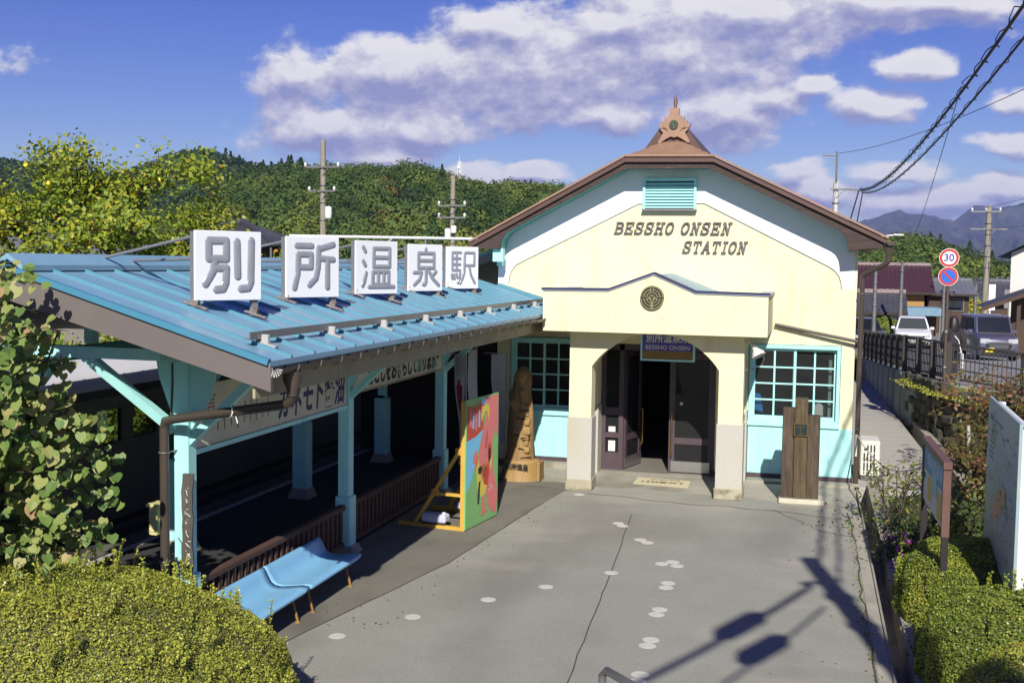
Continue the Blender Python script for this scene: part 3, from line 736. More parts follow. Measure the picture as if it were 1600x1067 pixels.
b = MB(); b.prism([(-3.12,5.98),(-2.0,5.98),(-2.30,6.40),(-2.38,6.52),(-2.74,6.52),(-2.82,6.40)], (0,21.05,0), (1,0,0), (0,0,1), (0,10,0)); b.build('ridge_cap', M_copperdk, rf)
b = MB()
bp = [(-6.188,4.262),(-3.308,5.815),(-1.737,5.80),(1.202,4.385),(1.145,4.25),(.58,4.2),(.572,4.29),(.55,4.40),(.49,4.50),(.406,4.56),(-1.821,5.624),(-3.296,5.624),(-5.42,4.525),(-5.53,4.45),(-5.60,4.36),(-5.625,4.26),(-5.632,4.171),(-6.174,4.16)]
for sub in ([0,1,11,12,13,14,15,16,17],[1,2,10,11],[2,3,4,5,6,7,8,9,10]): b.prism([TB(bp[i]) for i in sub], (0,20.55,0), (1,0,0), (0,0,1), (0,.06,0))
bb = b.build('barge_board', M_barge, st)
b = MB()
for p, q in (((-6.1,4.27),(-3.305,5.775)),((-3.305,5.775),(-1.74,5.76)),((-1.74,5.76),(1.12,4.39))): p, q = TB(p), TB(q); b.bar((p[0],20.535,p[1]),(q[0],20.535,q[1]), .03, .07, (0,0,1))
b.build('barge_strip', mat('dark_weathered_wood', lin(86,66,62,.7), .8, .25, 4, .2, 20), bb)
b = MB()   # boarded soffit behind the barge board, cove shaped at the ends
so = [(-5.66,4.15),(-5.62,4.34),(-5.53,4.46),(-5.42,4.54),(-3.30,5.65),(-1.82,5.65),(.42,4.575),(.50,4.51),(.56,4.40),(.60,4.18)]
so = [TB(p) for p in so]
for (p, q) in zip(so[:-1], so[1:]):
    d_ = Vector((q[0]-p[0],0,q[1]-p[1])).normalized(); n_ = Vector((-d_.z,0,d_.x))*.05
    b.add([(p[0],20.61,p[1]),(q[0],20.61,q[1]),(q[0],BY-.007,q[1]),(p[0],BY-.007,p[1]),(p[0]+n_.x,20.61,p[1]+n_.z),(q[0]+n_.x,20.61,q[1]+n_.z)], [(0,1,2,3),(0,4,5,1)])
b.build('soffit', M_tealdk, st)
b = MB(); b.box((-5.86,20.65,3.93),(-5.66,20.80,4.18)); b.box((-5.82,20.80,3.85),(-5.72,20.98,4.15)); b.build('bracket', M_teal, st)
# roof ornament
om = MB()
half = [(0,6.24),(.06,6.26),(.14,6.22),(.27,6.13),(.29,6.17),(.23,6.27),(.20,6.33),(.24,6.37),(.28,6.43),(.295,6.50),(.265,6.475),(.24,6.505),(.235,6.55),(.205,6.525),(.185,6.56),(.18,6.62),(.15,6.595),(.125,6.57),(.12,6.63),(.09,6.66),(.085,6.77),(.04,6.775)]
poly = half+[(-x,z) for x, z in half[::-1][:-1]]
om.prism(poly, (-2.53,20.98,0), (1,0,0), (0,0,1), (0,.11,0))
for s in (-1,1):
    for k in range(3): om.bar((-2.53+s*(.10+.03*k),20.972,6.36+.02*k),(-2.53+s*(.20+.03*k),20.972,6.46-.015*k+.0), .02, .012, (0,1,0))
orn = om.build('roof_ornament', M_copper, st)
b = MB(); b.lathe((-2.52,21.035,6.77), [(.045,0),(.028,.03),(.04,.12),(.036,.13),(.022,.20),(.0,.26)], 10); b.build('spire', mat('rusty_spire', lin(130,100,92,.6), .6, .2, 9), orn)
crest((-2.535,6.475), .082, orn, mat('verdigris', lin(130,140,110,.6), .6, .1), mat('verdigris_dark', lin(60,70,56,.6), .6), 20.965)
# ---- gutter, downpipes, small eave over the window
b = MB()
gx = 1.28
for i in range(6):
    a1, a2 = rad(180+30*i), rad(180+30*(i+1)); r1 = .07
    b.add([(gx+r1*math.cos(a1),20.42,4.36+r1*math.sin(a1)),(gx+r1*math.cos(a2),20.42,4.36+r1*math.sin(a2)),(gx+r1*math.cos(a2),31,4.36+r1*math.sin(a2)),(gx+r1*math.cos(a1),31,4.36+r1*math.sin(a1))], [(0,1,2,3)])
b.add([(gx+.07*math.cos(rad(180+30*i)),20.42,4.36+.07*math.sin(rad(180+30*i))) for i in range(7)], [tuple(range(7))])
b.build('gutter', M_gutter, st)
b = MB(); b.lathe((1.26,20.56,4.02), [(.045,0),(.05,.12),(.085,.2),(.085,.29)], 12); b.tube([(1.26,20.56,4.06),(1.245,20.57,4.0),(1.20,20.6,3.96),(.92,20.85,3.82),(.87,20.9,3.78),(.86,20.92,3.70),(.86,20.92,.06)], .045, 12)
dp = b.build('downpipe', M_gutter, st)
for z in (3.45,1.05): b = MB(); b.tube([(.86+.05*math.cos(rad(t)),20.92+.05*math.sin(rad(t)),z) for t in range(0,361,30)], .008, 6); b.build('pipe_clip', M_galv, dp)
b = MB(); b.box((.79,20.84,.0),(.94,21.0,.06), bev=.01); b.build('pipe_shoe', M_conc, dp)
b = MB(); b.tube([(-.63,21.02,2.86),(.80,20.96,2.60)], .03, 8); b.tube([(.80,20.96,2.60),(.86,20.95,2.58)], .045, 8); b.build('branch_pipe', M_gutter, st)
b = MB()
b.tube([(-1.045,19.2,2.66),(-.99,19.05,2.66),(-.90,18.93,2.60)], .016, 8)
b.lathe((0,0,0), [(0,0)], 3) if False else None
LP = Vector((-.895,18.92,2.61)); ax = Vector((.45,-.25,-.8)).normalized(); xx = ax.cross(Vector((0,1,0))).normalized(); yy_ = ax.cross(xx)
pf = [(.0,-.02),(.045,0),(.05,.07),(.062,.09),(.105,.15),(.118,.20)]
vs = [LP+ax*z+(xx*math.cos(2*math.pi*k/16)+yy_*math.sin(2*math.pi*k/16))*r for r, z in pf for k in range(16)]
b.add(vs, [(i*16+k,i*16+(k+1)%16,(i+1)*16+(k+1)%16,(i+1)*16+k) for i in range(len(pf)-1) for k in range(16)], 0, True)
lo = b.build('porch_lamp', mat('off_white_enamel', lin(238,234,220,.8), .4, .03), st)
b = MB(); b.tube([(-.79,18.86,2.50),(-.72,18.95,2.40),(-.76,19.1,2.28),(-.90,19.2,2.2),(-1.045,19.25,2.16)], .008, 6); b.build('cable', mat('grey_cable', lin(150,150,150,.7), .6), lo)
# left lean-to roof over the platform, butting against the station's side
lt = thing('platform_lean_to', (-6.5,21.3,3), 'blue edged lean-to roof between the station gable and the canopy ridge', 'roof')
b = MB(); b.prism([(-9.2,3.1),(-5.98,4.12),(-5.98,4.17),(-9.2,3.16)], (0,21.2,0), (1,0,0), (0,0,1), (0,9,0)); b.build('roof', M_bluetrim, lt)
b = MB(); b.prism([(-9.2,2.93),(-5.98,3.96),(-5.98,4.12),(-9.2,3.10)], (0,21.22,0), (1,0,0), (0,0,1), (0,.05,0)); b.build('barge_board', M_greybd, lt)
b = MB(); b.box((-9.0,21.8,.0),(-6.0,21.9,3.0)); b.build('wall', mat('dark_boarding', lin(60,56,52,.5), .9, .1), lt)
# things inside the office window
def small_box(name, a, c, col, label, cat, m=None):
    b = MB(); b.box(a, c, bev=.006); return b.build(name, m or mat(name+'_paint', col, .6, .08, 8), label=label, cat=cat)
b = MB()
for k in range(7): b.box((.345+k*.018,21.34+.012*(k%2),1.12),(.362+k*.018,21.352+.012*(k%2),2.42))
b.build('curtain', mat('pale_curtain', lin(170,200,190,.7), .9), label='gathered pale green curtain inside the right edge of the office window', cat='curtain')
b = MB(); b.box((-.30,21.62,.02),(.45,22.2,1.12), bev=.01); b.build('office_cabinet', mat('cabinet_grey', lin(150,150,150,.5), .5), label='grey cabinet standing behind the right office window', cat='cabinet')
b = MB()
for k in range(5): b.box((-.42+r_.uniform(-.01,.01)+.14,21.66,1.122+k*.035),(-.02+r_.uniform(-.02,.02),21.95,1.152+k*.035))
b.build('paper_stack', M_paper, label='stack of white papers behind the right office window', cat='papers')
b = MB(); b.prism([(-.98,1.28),(-.80,1.22),(-.83,1.40),(-.86,1.56),(-.98,1.58)], (0,21.26,0), (1,0,0), (0,0,1), (0,.03,0)); b.build('blue_cloth', mat('blue_cloth', lin(40,150,230,.8), .8), label='bright blue cloth hanging inside the left edge of the office window', cat='cloth')
b = MB(); b.prism([(.10,1.12),(.30,1.12),(.33,1.30),(.2,1.38),(.1,1.34)], (0,21.7,0), (1,0,0), (0,0,1), (0,.2,0)); b.build('paper_bag', M_paper, label='crumpled pale bag on the cabinet in the right office window', cat='bag')
# ================================================================ platform canopy
cp = thing('platform_canopy', (-7.0,14.5,0), 'long low platform canopy with sky blue metal roof on turquoise posts', 'canopy')
RZ = lambda x: 3.472-.296*(abs(x+7.0)-7.0+5.871)      # roof height, symmetrical about the ridge x = -7
EX, WX, CY0, CY1 = -4.42, -9.58, 8.70, 21.08
b = MB()
b.prism([(EX,RZ(EX)),(-7.0,RZ(-7)),(WX,RZ(WX)),(WX,RZ(WX)-.05),(-7.0,RZ(-7)-.05),(EX,RZ(EX)-.05)], (0,CY0,0), (1,0,0), (0,0,1), (0,CY1-CY0,0))
cr_ = b.build('roof', M_bluer, cp)
b = MB()
k = 0
y = CY0+.42
while y < CY1-.1:
    for s in (1,-1):
        xa, xb = (EX+.0, -6.86) if s > 0 else (WX, -7.14)
        p, q = Vector((xa,y,RZ(xa)+.012)), Vector((xb,y,RZ(xb)+.012)); b.bar(p, q, .022, .032, (0,0,1))
    y += .48
b.build('roof_rib', M_rib, cr_)
b = MB(); b.prism([(-6.84,RZ(-6.84)+.015),(-7,RZ(-7)+.075),(-7.16,RZ(-7.16)+.015),(-7.16,RZ(-7.16)+.065),(-7,RZ(-7)+.125),(-6.84,RZ(-6.84)+.065)][::-1], (0,CY0-.02,0), (1,0,0), (0,0,1), (0,CY1-CY0+.02,0)); b.build('ridge_cap', M_bluer, cr_)
b = MB()
for s in (1,-1):
    xe = EX if s > 0 else WX
    b.bar((xe,CY0-.015,RZ(xe)-.005),(-7.0,CY0-.015,RZ(-7)-.005), .05, .055, (0,0,1))
b.build('edge_trim', M_bluetrim, cr_)
b = MB(); b.bar((-5.85,CY1-.05,RZ(-5.85)+.03),(-4.4,CY1-.05,RZ(-4.4)+.03), .12, .05, (0,0,1)); b.build('wall_flashing', M_rib, cr_)
b = MB()
for s in (1,-1):
    xe = EX+.012 if s > 0 else WX-.012
    P = [(xe,RZ(xe)-.035),(-7,RZ(-7)-.035),(-7,RZ(-7)-.30),(xe,RZ(xe)-.255)]
    b.prism(P, (0,CY0-.01,0), (1,0,0), (0,0,1), (0,.04,0))
b.build('barge_board', M_greybd, cp)
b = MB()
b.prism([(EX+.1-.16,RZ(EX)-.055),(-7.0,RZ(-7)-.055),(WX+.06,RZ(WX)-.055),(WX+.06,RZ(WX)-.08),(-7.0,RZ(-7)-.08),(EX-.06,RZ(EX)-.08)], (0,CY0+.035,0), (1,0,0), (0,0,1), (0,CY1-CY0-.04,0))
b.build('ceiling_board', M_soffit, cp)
b = MB()
n_ = 7
for i in range(n_):
    a, c = CY0+.035+i*(CY1-CY0-.04)/n_, CY0+.035+(i+1)*(CY1-CY0-.04)/n_-.012
    b.box((-4.60,a,2.715),(-4.575,c,2.985))
b.build('fascia', M_beige, cp)
# gutter along the eave with brackets and a fanned stop end
b = MB(); gx, gz, gr = -4.385, 2.985, .065
for i in range(6):
    a1, a2 = rad(180+30*i), rad(210+30*i)
    for rr, fl in ((gr,0),):
        b.add([(gx+rr*math.cos(a1),CY0+.02,gz+rr*math.sin(a1)),(gx+rr*math.cos(a2),CY0+.02,gz+rr*math.sin(a2)),(gx+rr*math.cos(a2),19.9,gz+rr*math.sin(a2)),(gx+rr*math.cos(a1),19.9,gz+rr*math.sin(a1))], [(0,1,2,3)], 0, True)
g_ = b.build('gutter', M_gutter, cp)
b = MB()
for i in range(9):
    a1, a2 = rad(180+20*i+3), rad(180+20*(i+1)-5)
    b.add([(gx+.012*math.cos(a1),CY0+.012,gz+.012*math.sin(a1)),(gx+.078*math.cos(a1),CY0+.012,gz+.078*math.sin(a1)),(gx+.078*math.cos(a2),CY0+.004,gz+.078*math.sin(a2))], [(0,1,2)])
b.build('gutter_end', M_paper, g_)
for i in range(24): yy = CY0+.35+i*.47; b = MB(); b.tube([(gx-.06,yy,gz+.01),(gx-.05,yy,gz-.055),(gx,yy,gz-.075),(gx+.06,yy,gz-.04),(gx+.072,yy,gz+.008)], .007, 5); b.build('gutter_bracket', M_galv, g_)
b = MB()
b.lathe((-4.39,9.07,2.76), [(.045,-.05),(.05,.0),(.085,.09),(.085,.17)], 12)
b.tube([(-4.39,9.07,2.75),(-4.42,9.09,2.66),(-4.50,9.14,2.62),(-5.90,9.62,2.36),(-6.02,9.66,2.33),(-6.04,9.67,2.25),(-6.04,9.67,.05)], .045, 12)
dp2 = b.build('downpipe', M_gutter, cp)
for z in (2.02,.95): b = MB(); b.tube([(-6.04+.05*math.cos(rad(t)),9.67+.05*math.sin(rad(t)),z) for t in range(0,361,30)], .008, 6); b.bar((-6.03,9.7,z),(-5.99,9.83,z), .012, .012); b.build('pipe_clip', M_galv, dp2)
b = MB(); b.tube([(-5.12,9.32,2.57),(-5.1,9.30,2.50),(-5.14,9.32,2.44),(-5.1,9.33,2.48),(-5.13,9.36,2.56),(-5.06,9.32,2.40)], .007, 5)
b.build('string', M_paper, dp2)
# snow guard
b = MB(); sy0, sy1, sx_ = 8.95, 21.0, -4.74
b.bar((sx_,sy0,RZ(sx_)+.095),(sx_,sy1,RZ(sx_)+.095), .012, .07, (0,0,1)); b.bar((sx_-.03,sy0,RZ(sx_)+.066),(sx_-.03,sy1,RZ(sx_)+.066), .05, .01, (0,0,1))
sg = b.build('snow_guard', M_galv, cp)
for k in range(9):
    yy = 9.18+1.45*k
    if yy > 20.9: break
    b = MB(); b.obox((sx_+.035,yy,RZ(sx_)+.05), (.07,.05,.10), None, 0, .008); b.obox((sx_+.05,yy,RZ(sx_)+.015), (.2,.07,.02), Matrix.Rotation(math.atan(.296),3,'Y'), 0); b.build('guard_bracket', mat('zinc_bracket', lin(196,194,192,.75), .45, .06, 9), sg)
# posts
def post(x, y, thick, base, big=True):
    b = MB(); h = thick/2; zt = RZ(x)-.09
    b.box((x-h,y-h,.70 if big else .9),(x+h,y+h,zt), bev=.008)
    H2 = h+(.028 if big else .05)
    b.box((x-H2,y-H2,.10),(x+H2,y+H2,.775 if big else 1.25), bev=.012)
    if not big: b.box((x-h,y-h,1.25),(x+h,y+h,1.3))
    o = b.build('post', M_teal, cp)
    c = MB(); B = h+base
    c.add([(x-B-.05,y-B-.05,0),(x+B+.05,y-B-.05,0),(x+B+.05,y+B+.05,0),(x-B-.05,y+B+.05,0),(x-B,y-B,.16 if not big else .11),(x+B,y-B,.16 if not big else .11),(x+B,y+B,.16 if not big else .11),(x-B,y+B,.16 if not big else .11)], [(3,2,1,0),(4,5,6,7),(0,1,5,4),(1,2,6,5),(2,3,7,6),(3,0,4,7)])
    c.build('footing', M_conc, o)
    return o
PY = (9.9,13.9,17.9)
for y in PY: post(-5.95,y,.16,.05)
for y in (9.7,13.3,17.0,20.6): post(-8.05,y,.15,.06,False)
# frames: tie beam, king post, braces at each post row
def frame(y):
    yb = y-.52 if y < 10 else y; zb = -.015 if y < 10 else 0
    b = MB(); b.box((-8.2,yb-.05,2.93-zb),(-5.87,yb+.05,3.04-zb)); b.build('tie_beam', M_teal, cp)
    b = MB(); b.box((-7.05,y-.05,3.04),(-6.95,y+.05,RZ(-7)-.09)); b.build('king_post', M_teal, cp)
    b = MB(); b.bar((-6.03,y-.05,2.22),(-6.70,yb,2.97), .09, .10, (0,1,0)); b.build('brace', M_teal, cp)
    b = MB(); b.bar((-5.90,y,2.10),(-5.02,y,2.92), .08, .10, (0,1,0)); b.build('brace', M_teal, cp)
    b = MB(); b.box((-5.87,y-.045,2.905),(-4.62,y+.045,2.985)); b.build('eave_arm', M_teal, cp)
    b = MB(); b.prism([(-6.03,2.22),(-6.03,2.93),(-6.26,2.93),(-6.22,2.72)], (0,y-.02,0), (1,0,0), (0,0,1), (0,.04,0)); b.prism([(-5.87,2.22),(-5.66,2.55),(-5.58,2.90),(-5.87,2.90)], (0,y-.018,0), (1,0,0), (0,0,1), (0,.036,0)); b.build('gusset', M_teal, cp)
    b = MB(); b.bar((-8.0,y,2.15),(-7.35,y,2.95), .09, .10, (0,1,0)); b.build('brace', M_teal, cp)
for y in PY: frame(y)
b = MB(); b.box((-6.01,CY0+.9,2.905),(-5.89,9.80,3.03)); b.box((-6.01,10.0,2.905),(-5.89,13.8,3.03)); b.box((-6.01,14.0,2.905),(-5.89,17.8,3.03)); b.box((-6.01,18.0,2.905),(-5.89,21.0,3.03)); b.build('purlin', M_teal, cp)
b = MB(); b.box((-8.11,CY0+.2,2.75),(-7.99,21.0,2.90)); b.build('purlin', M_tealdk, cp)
b = MB()
for yy in (PY[1],PY[2]): 
    b.bar((-5.95,yy+.08,2.15),(-5.95,yy+.80,2.90), .09, .09, (1,0,0)); b.bar((-5.95,yy-.08,2.15),(-5.95,yy-.45,2.90), .05, .03, (1,0,0))
b.bar((-5.95,9.98,2.15),(-5.95,10.6,2.90), .09, .09, (1,0,0))
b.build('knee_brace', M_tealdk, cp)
b = MB(); b.box((-6.01,9.98,1.955),(-5.885,13.82,2.005)); b.build('sign_rail', M_teal, cp)
b = MB(); b.tube([(-6.06,9.86,3.0),(-6.05,9.84,2.7),(-6.06,9.83,2.4),(-6.06,9.83,2.25)], .012, 6); b.tube([(-5.985,9.815,1.15),(-5.94,9.812,1.10),(-5.94,9.812,.90),(-5.925,9.812,.7),(-5.94,9.812,.52),(-5.985,9.815,.47)], .006, 5); b.build('cable', M_gutter, cp)

# ---- name boards on the roof
M_board = mat('sign_board_white', lin(238,240,242,.86), .45, .03, 2, spots=[(lin(200,204,200,.7), .66, .8, 3, .25, (1,1,1))])
M_char = mat('thick_grey_enamel', lin(150,154,163,.80), .2, .10, 5, .10, 9, coat=.4)
M_frame = mat('grey_sign_frame', lin(136,136,138,.75), .5, .1, 6)
M_foot = mat('rusty_foot_plate', lin(150,142,136,.7), .7, .2, 10, spots=[(lin(120,80,60,.6), .55, .7, 6, .7, (1,1,1))])
def arc(cx, cy, r, a0, a1, n=6): return arcpts(cx, cy, r, a0, a1, n)
RRECT = lambda x0, y0, x1, y1: [(x0,y0),(x1,y0),(x1,y1),(x0,y1),(x0,y0)]
CH = {
 'betsu': (.060, [RRECT(.20,.60,.46,.86), [(.30,.60),(.26,.42),(.15,.24)], [(.30,.47),(.46,.47),(.45,.26),(.41,.17),(.31,.16)], [(.62,.85),(.63,.35)], [(.84,.87),(.83,.27),(.79,.18),(.68,.17)]]),
 'sho': (.055, [[(.19,.85),(.47,.85)], RRECT(.22,.50,.46,.71), [(.22,.71),(.21,.40),(.15,.16)], [(.88,.88),(.74,.84),(.60,.80)], [(.60,.82),(.59,.50),(.55,.32),(.43,.21)], [(.60,.65),(.88,.63)], [(.77,.64),(.77,.17)]]),
 'on': (.043, [[(.17,.88),(.22,.80)], [(.17,.62),(.22,.54)], [(.24,.40),(.20,.24),(.16,.16)], RRECT(.42,.52,.80,.86), [(.42,.69),(.80,.69)], RRECT(.40,.18,.78,.42), [(.53,.18),(.53,.42)], [(.66,.18),(.66,.42)], [(.31,.14),(.90,.14)]]),
 'sen': (.046, [[(.50,.90),(.49,.82)], RRECT(.29,.50,.74,.81), [(.29,.655),(.74,.655)], [(.51,.50),(.51,.20),(.47,.14),(.42,.15)], [(.16,.40),(.38,.40),(.32,.25),(.17,.14)], [(.80,.42),(.68,.32)], [(.60,.42),(.70,.27),(.88,.13)]]),
 'eki': (.036, [[(.18,.86),(.44,.86)], [(.18,.86),(.18,.44),(.42,.44)], [(.31,.86),(.31,.44)], [(.18,.72),(.42,.72)], [(.18,.58),(.42,.58)], [(.42,.44),(.41,.24),(.35,.14)], [(.16,.34),(.18,.24)], [(.23,.34),(.25,.24)], [(.31,.35),(.33,.27)], [(.56,.86),(.86,.86),(.86,.56),(.56,.56)], [(.56,.86),(.55,.40),(.50,.26),(.42,.13)], [(.70,.56),(.76,.32),(.88,.14)]])}
def name_board(chk, f0, f1, h, gap, label, top):
    """panel on two posts; f0/f1 = near and far foot on the roof slope"""
    c = ((f0[0]+f1[0])/2,(f0[1]+f1[1])/2)
    d = Vector((f1[0]-f0[0], f1[1]-f0[1], 0)); w = d.length; d.normalize(); nrm = Vector((d.y,-d.x,0))
    t = thing('name_board', (c[0],c[1],RZ(c[0])), label, 'sign', 'station name boards standing on the blue canopy roof')
    A = Vector((f0[0],f0[1],0))-d*.03; Wd = w+.08; z1 = top; z0 = top-h
    Up = Vector((0,0,1))
    b = MB(); b.obox(A+d*(Wd/2)+Up*((z0+z1)/2)+nrm*.025, (Wd,.03,h), Matrix((d,-nrm,Up)).transposed(), 0, .006); bo = b.build('board', M_board, t)
    for f in (f0, f1):
        p = Vector((f[0],f[1],0)); zb = RZ(f[0])
        b = MB(); b.obox(p+Up*((zb+z1-.01)/2+.01)-nrm*.024, (.06,.06,z1-zb-.03), Matrix((d,-nrm,Up)).transposed()); po = b.build('post', M_frame, t)
        b = MB(); b.obox(Vector((f[0],f[1],zb+.035)), (.26,.055,.022), Matrix.Rotation(math.atan(.296),3,'Y'), 0, .006); b.obox(Vector((f[0]+.0,f[1],zb+.07)), (.07,.05,.06), Matrix.Rotation(math.atan(.296),3,'Y')); b.build('foot', M_foot, po)
    for zz in (z1-.06, z1-.06-.32*h):
        b = MB(); p = Vector((f0[0],f0[1],zz))-nrm*.05; xe = -7.16; 
        q = Vector((xe,f0[1]+.42+(0.55 if zz < z1-.1 else 0.02),RZ(-7)+.06)); b.tube([p,q], .016, 6); b.build('strut', M_frame, t)
    r, strokes = CH[chk]; b = MB(); k = 0
    org = A+Up*z0+nrm*.0405
    for s_ in strokes:
        k += 1
        P = [Vector((x*Wd, y*h, 0)) for x, y in s_]
        # rounded, flattened bead of paint along each stroke
        pts = [org+d*p.x+Up*p.y for p in P]; rr = r*min(Wd,h)*.96
        dense = []
        closed = (pts[0]-pts[-1]).length < 1e-6
        for i in range(len(pts)-1):
            for j in range(5): dense.append(pts[i].lerp(pts[i+1], j/5))
        dense.append(pts[-1])
        for i in range(len(pts)-1):
            a, c2 = pts[i], pts[i+1]; t_ = (c2-a).normalized(); sd = nrm.cross(t_)
            n = 9; vs = []; L_ = (c2-a).length
            rows = [(-1.0,0.0),(-.86,.5),(-.5,.86),(0,1.0)] 
            secs = [a+t_*(rr*u_) for u_, _ in rows]+[c2-t_*(rr*u_) for u_, _ in rows[::-1]]
            wid = [max(.02,v_) for _, v_ in rows]+[max(.02,v_) for _, v_ in rows[::-1]]
            for sc, wv in zip(secs, wid):
                for m_ in range(n):
                    an = math.pi*m_/(n-1); hgt = math.sin(an)**.6*(.0125+.0004*k)*min(1,wv*1.3)
                    vs.append(sc+sd*(math.cos(an)*rr*wv)+nrm*hgt)
            fs = [(q_*n+m_, q_*n+m_+1, (q_+1)*n+m_+1, (q_+1)*n+m_) for q_ in range(len(secs)-1) for m_ in range(n-1)]
            b.add(vs, fs, 0, True)
    b.build('character', M_char, bo)
name_board('betsu',(-5.70,9.69),(-5.37,10.25),.675,0,'nearest and largest-looking white name board, painted with the grey character 別',4.175)
name_board('sho',(-5.70,11.62),(-5.385,12.20),.69,0,'second white name board on the blue roof, painted with the grey character 所',4.17)
name_board('on',(-5.76,13.75),(-5.46,14.32),.70,0,'white name board in the middle of the row, painted with the grey character 温',4.17)
name_board('sen',(-5.80,15.85),(-5.50,16.36),.70,0,'fourth white name board on the blue roof, painted with the grey character 泉',4.165)
name_board('eki',(-5.86,17.85),(-5.52,18.34),.70,0,'farthest white name board beside the station gable, painted with the grey character 駅',4.165)

# ---- painted advertising boards between the posts
M_cream = mat('faded_cream_sign', lin(226,220,196,.80), .7, .08, 2, spots=[(lin(150,140,104,.55), .55, .75, 1.5, .5, (1,.4,1))])
M_purple = mat('faded_violet_paint', lin(72,66,120,.7), .7, .1, 8)
M_fred = mat('faded_red_paint', lin(190,140,110,.62), .7, .1, 8)
M_ink = mat('black_ink', lin(46,50,62,.6), .7, .1)
M_mint = mat('peeling_mint_paint', lin(126,190,170,.7), .7, .1, 6)
sg1 = thing('advertising_board', (-5.9,11.9,2.0), 'long faded cream soy sauce advertising board with violet lettering カネモト醤油', 'sign')
b = MB(); b.box((-5.93,10.0,2.01),(-5.90,13.80,2.64)); b.build('board', M_cream, sg1)
b = MB(); add_text(b, 'カネモト醤油', (-5.899,12.78,2.245), (0,1,0), (0,0,1), .50, .003, width=1.92, offset=.011, shear=.18); b.build('lettering', M_purple, sg1)
b = MB(); add_text(b, '信', (-5.899,10.28,2.42), (0,1,0), (0,0,1), .26, .002)
for k in range(9):
    yy = 10.45+k*.14; b.bar((-5.898-.0003*k,yy,2.10+r_.uniform(0,.05)),(-5.898-.0003*k,yy+r_.uniform(-.03,.05),2.30+r_.uniform(-.05,.1)), .004, .022, (0,1,0))
b.build('faded_lettering', M_fred, sg1)
sg2 = thing('advertising_board', (-5.9,16.3,2.15), 'weathered cream board with bold black Japanese welcome lettering and peeling mint patches', 'sign')
b = MB(); b.box((-5.93,14.02,2.15),(-5.90,17.80,2.64)); b.build('board', M_cream, sg2)
b = MB(); add_text(b, 'おこしをお待ちしております', (-5.899,16.0,2.30), (0,1,0), (0,0,1), .30, .002, width=2.9, offset=.013); b.build('lettering', M_ink, sg2)
for (yy, w_, h_) in ((16.55,.22,.26),(17.2,.3,.12)): b = MB(); b.prism([(yy,2.22),(yy+w_,2.20),(yy+w_*.8,2.22+h_),(yy+w_*.4,2.26+h_*.5)], (-5.896,0,0), (0,1,0), (0,0,1), (.001,0,0)); b.build('peeling_patch', M_mint, sg2)
b = MB(); b.lathe((-5.897,17.55,2.42), [(0,-.002),(.09,-.002),(.09,.002),(0,.002)], 20, axis='x'); b.build('round_mark', M_ink, sg2)
b = MB(); b.box((-5.935,14.02,2.12),(-5.895,17.8,2.149)); b.build('bottom_rail', M_beige, sg2)
# ---- wooden railings between the posts
def railing(y0, y1, label):
    t = thing('wooden_railing', (-5.95,(y0+y1)/2,0), label, 'railing', 'brown railings between the canopy posts')
    b = MB(); b.bar((-5.95,y0,.63),(-5.95,y1,.63), .10, .075, (0,0,1), bev=.012); b.build('top_rail', M_wooddk, t)
    b = MB(); b.box((-5.985,y0+.02,.10),(-5.915,y1-.02,.16)); b.build('bottom_rail', M_wooddk, t)
    n = int((y1-y0)/.145); pr_ = None
    for i in range(n):
        yy = y0+.08+(y1-y0-.16)*i/(n-1)
        if pr_ is None:
            b = MB(); w = .10 if False else .055
            b.box((-5.965,yy-.028,.16),(-5.925,yy+.028,.60)); pr_ = b.build('baluster', M_wooddk, t); y_first = yy
        else:
            c = pr_.copy(); COL.objects.link(c); c.parent = t; c.location = (0,yy-y_first,0)
railing(10.02,13.80,'brown slatted wooden railing between the canopy posts, behind the blue bench')
railing(14.02,17.82,'brown slatted wooden railing between the canopy posts, behind the painted photo board')
# ---- bench
bn = thing('bench', (-5.42,11.5,0), 'pale blue moulded two-section plastic bench on rusty yellow legs', 'bench')
M_bench = mat('faded_blue_plastic', lin(138,198,236,.82), .42, .06, 1.5, .04, 10, spots=[(lin(150,190,220,.75), .52, .75, 2.0, .5, (1,.35,1)), (lin(80,120,160,.6), .66, .8, 5, .4, (1,1,1))])
M_blegs = mat('rusty_yellow_steel', lin(170,130,60,.65), .6, .15, 12, spots=[(lin(110,70,44,.6), .5, .65, 14, .7, (1,1,.4))])
prof = [(-5.235,.345),(-5.215,.37),(-5.225,.395),(-5.30,.40),(-5.42,.375),(-5.56,.355),(-5.645,.37),(-5.69,.41),(-5.72,.47),(-5.75,.54),(-5.775,.59),(-5.795,.595),(-5.80,.58)]
def shell(y0, y1):
    n = 14; b = MB(); vs = []
    for j in range(n+1):
        t = j/n; yy = y0+(y1-y0)*t; e = min(t,1-t)*(y1-y0); lip = max(0,1-e/.035)
        for (x, z) in prof: vs.append((x+.012*lip*(1 if x < -5.6 else 0), yy, z+.018*lip*lip+.004*math.sin(3.1*t)))
    m_ = len(prof); fs = [(j*m_+i, j*m_+i+1, (j+1)*m_+i+1, (j+1)*m_+i) for j in range(n) for i in range(m_-1)]
    b.add(vs, fs, 0, True); b.v = [(x_,y_,z_*.83) for x_, y_, z_ in b.v]; o = b.build('seat_shell', M_bench, bn)
    so_ = o.modifiers.new('thickness', 'SOLIDIFY'); so_.thickness = .014; so_.offset = 0
for y0, y1 in ((9.72,11.20),(11.215,12.66)): shell(y0, y1)
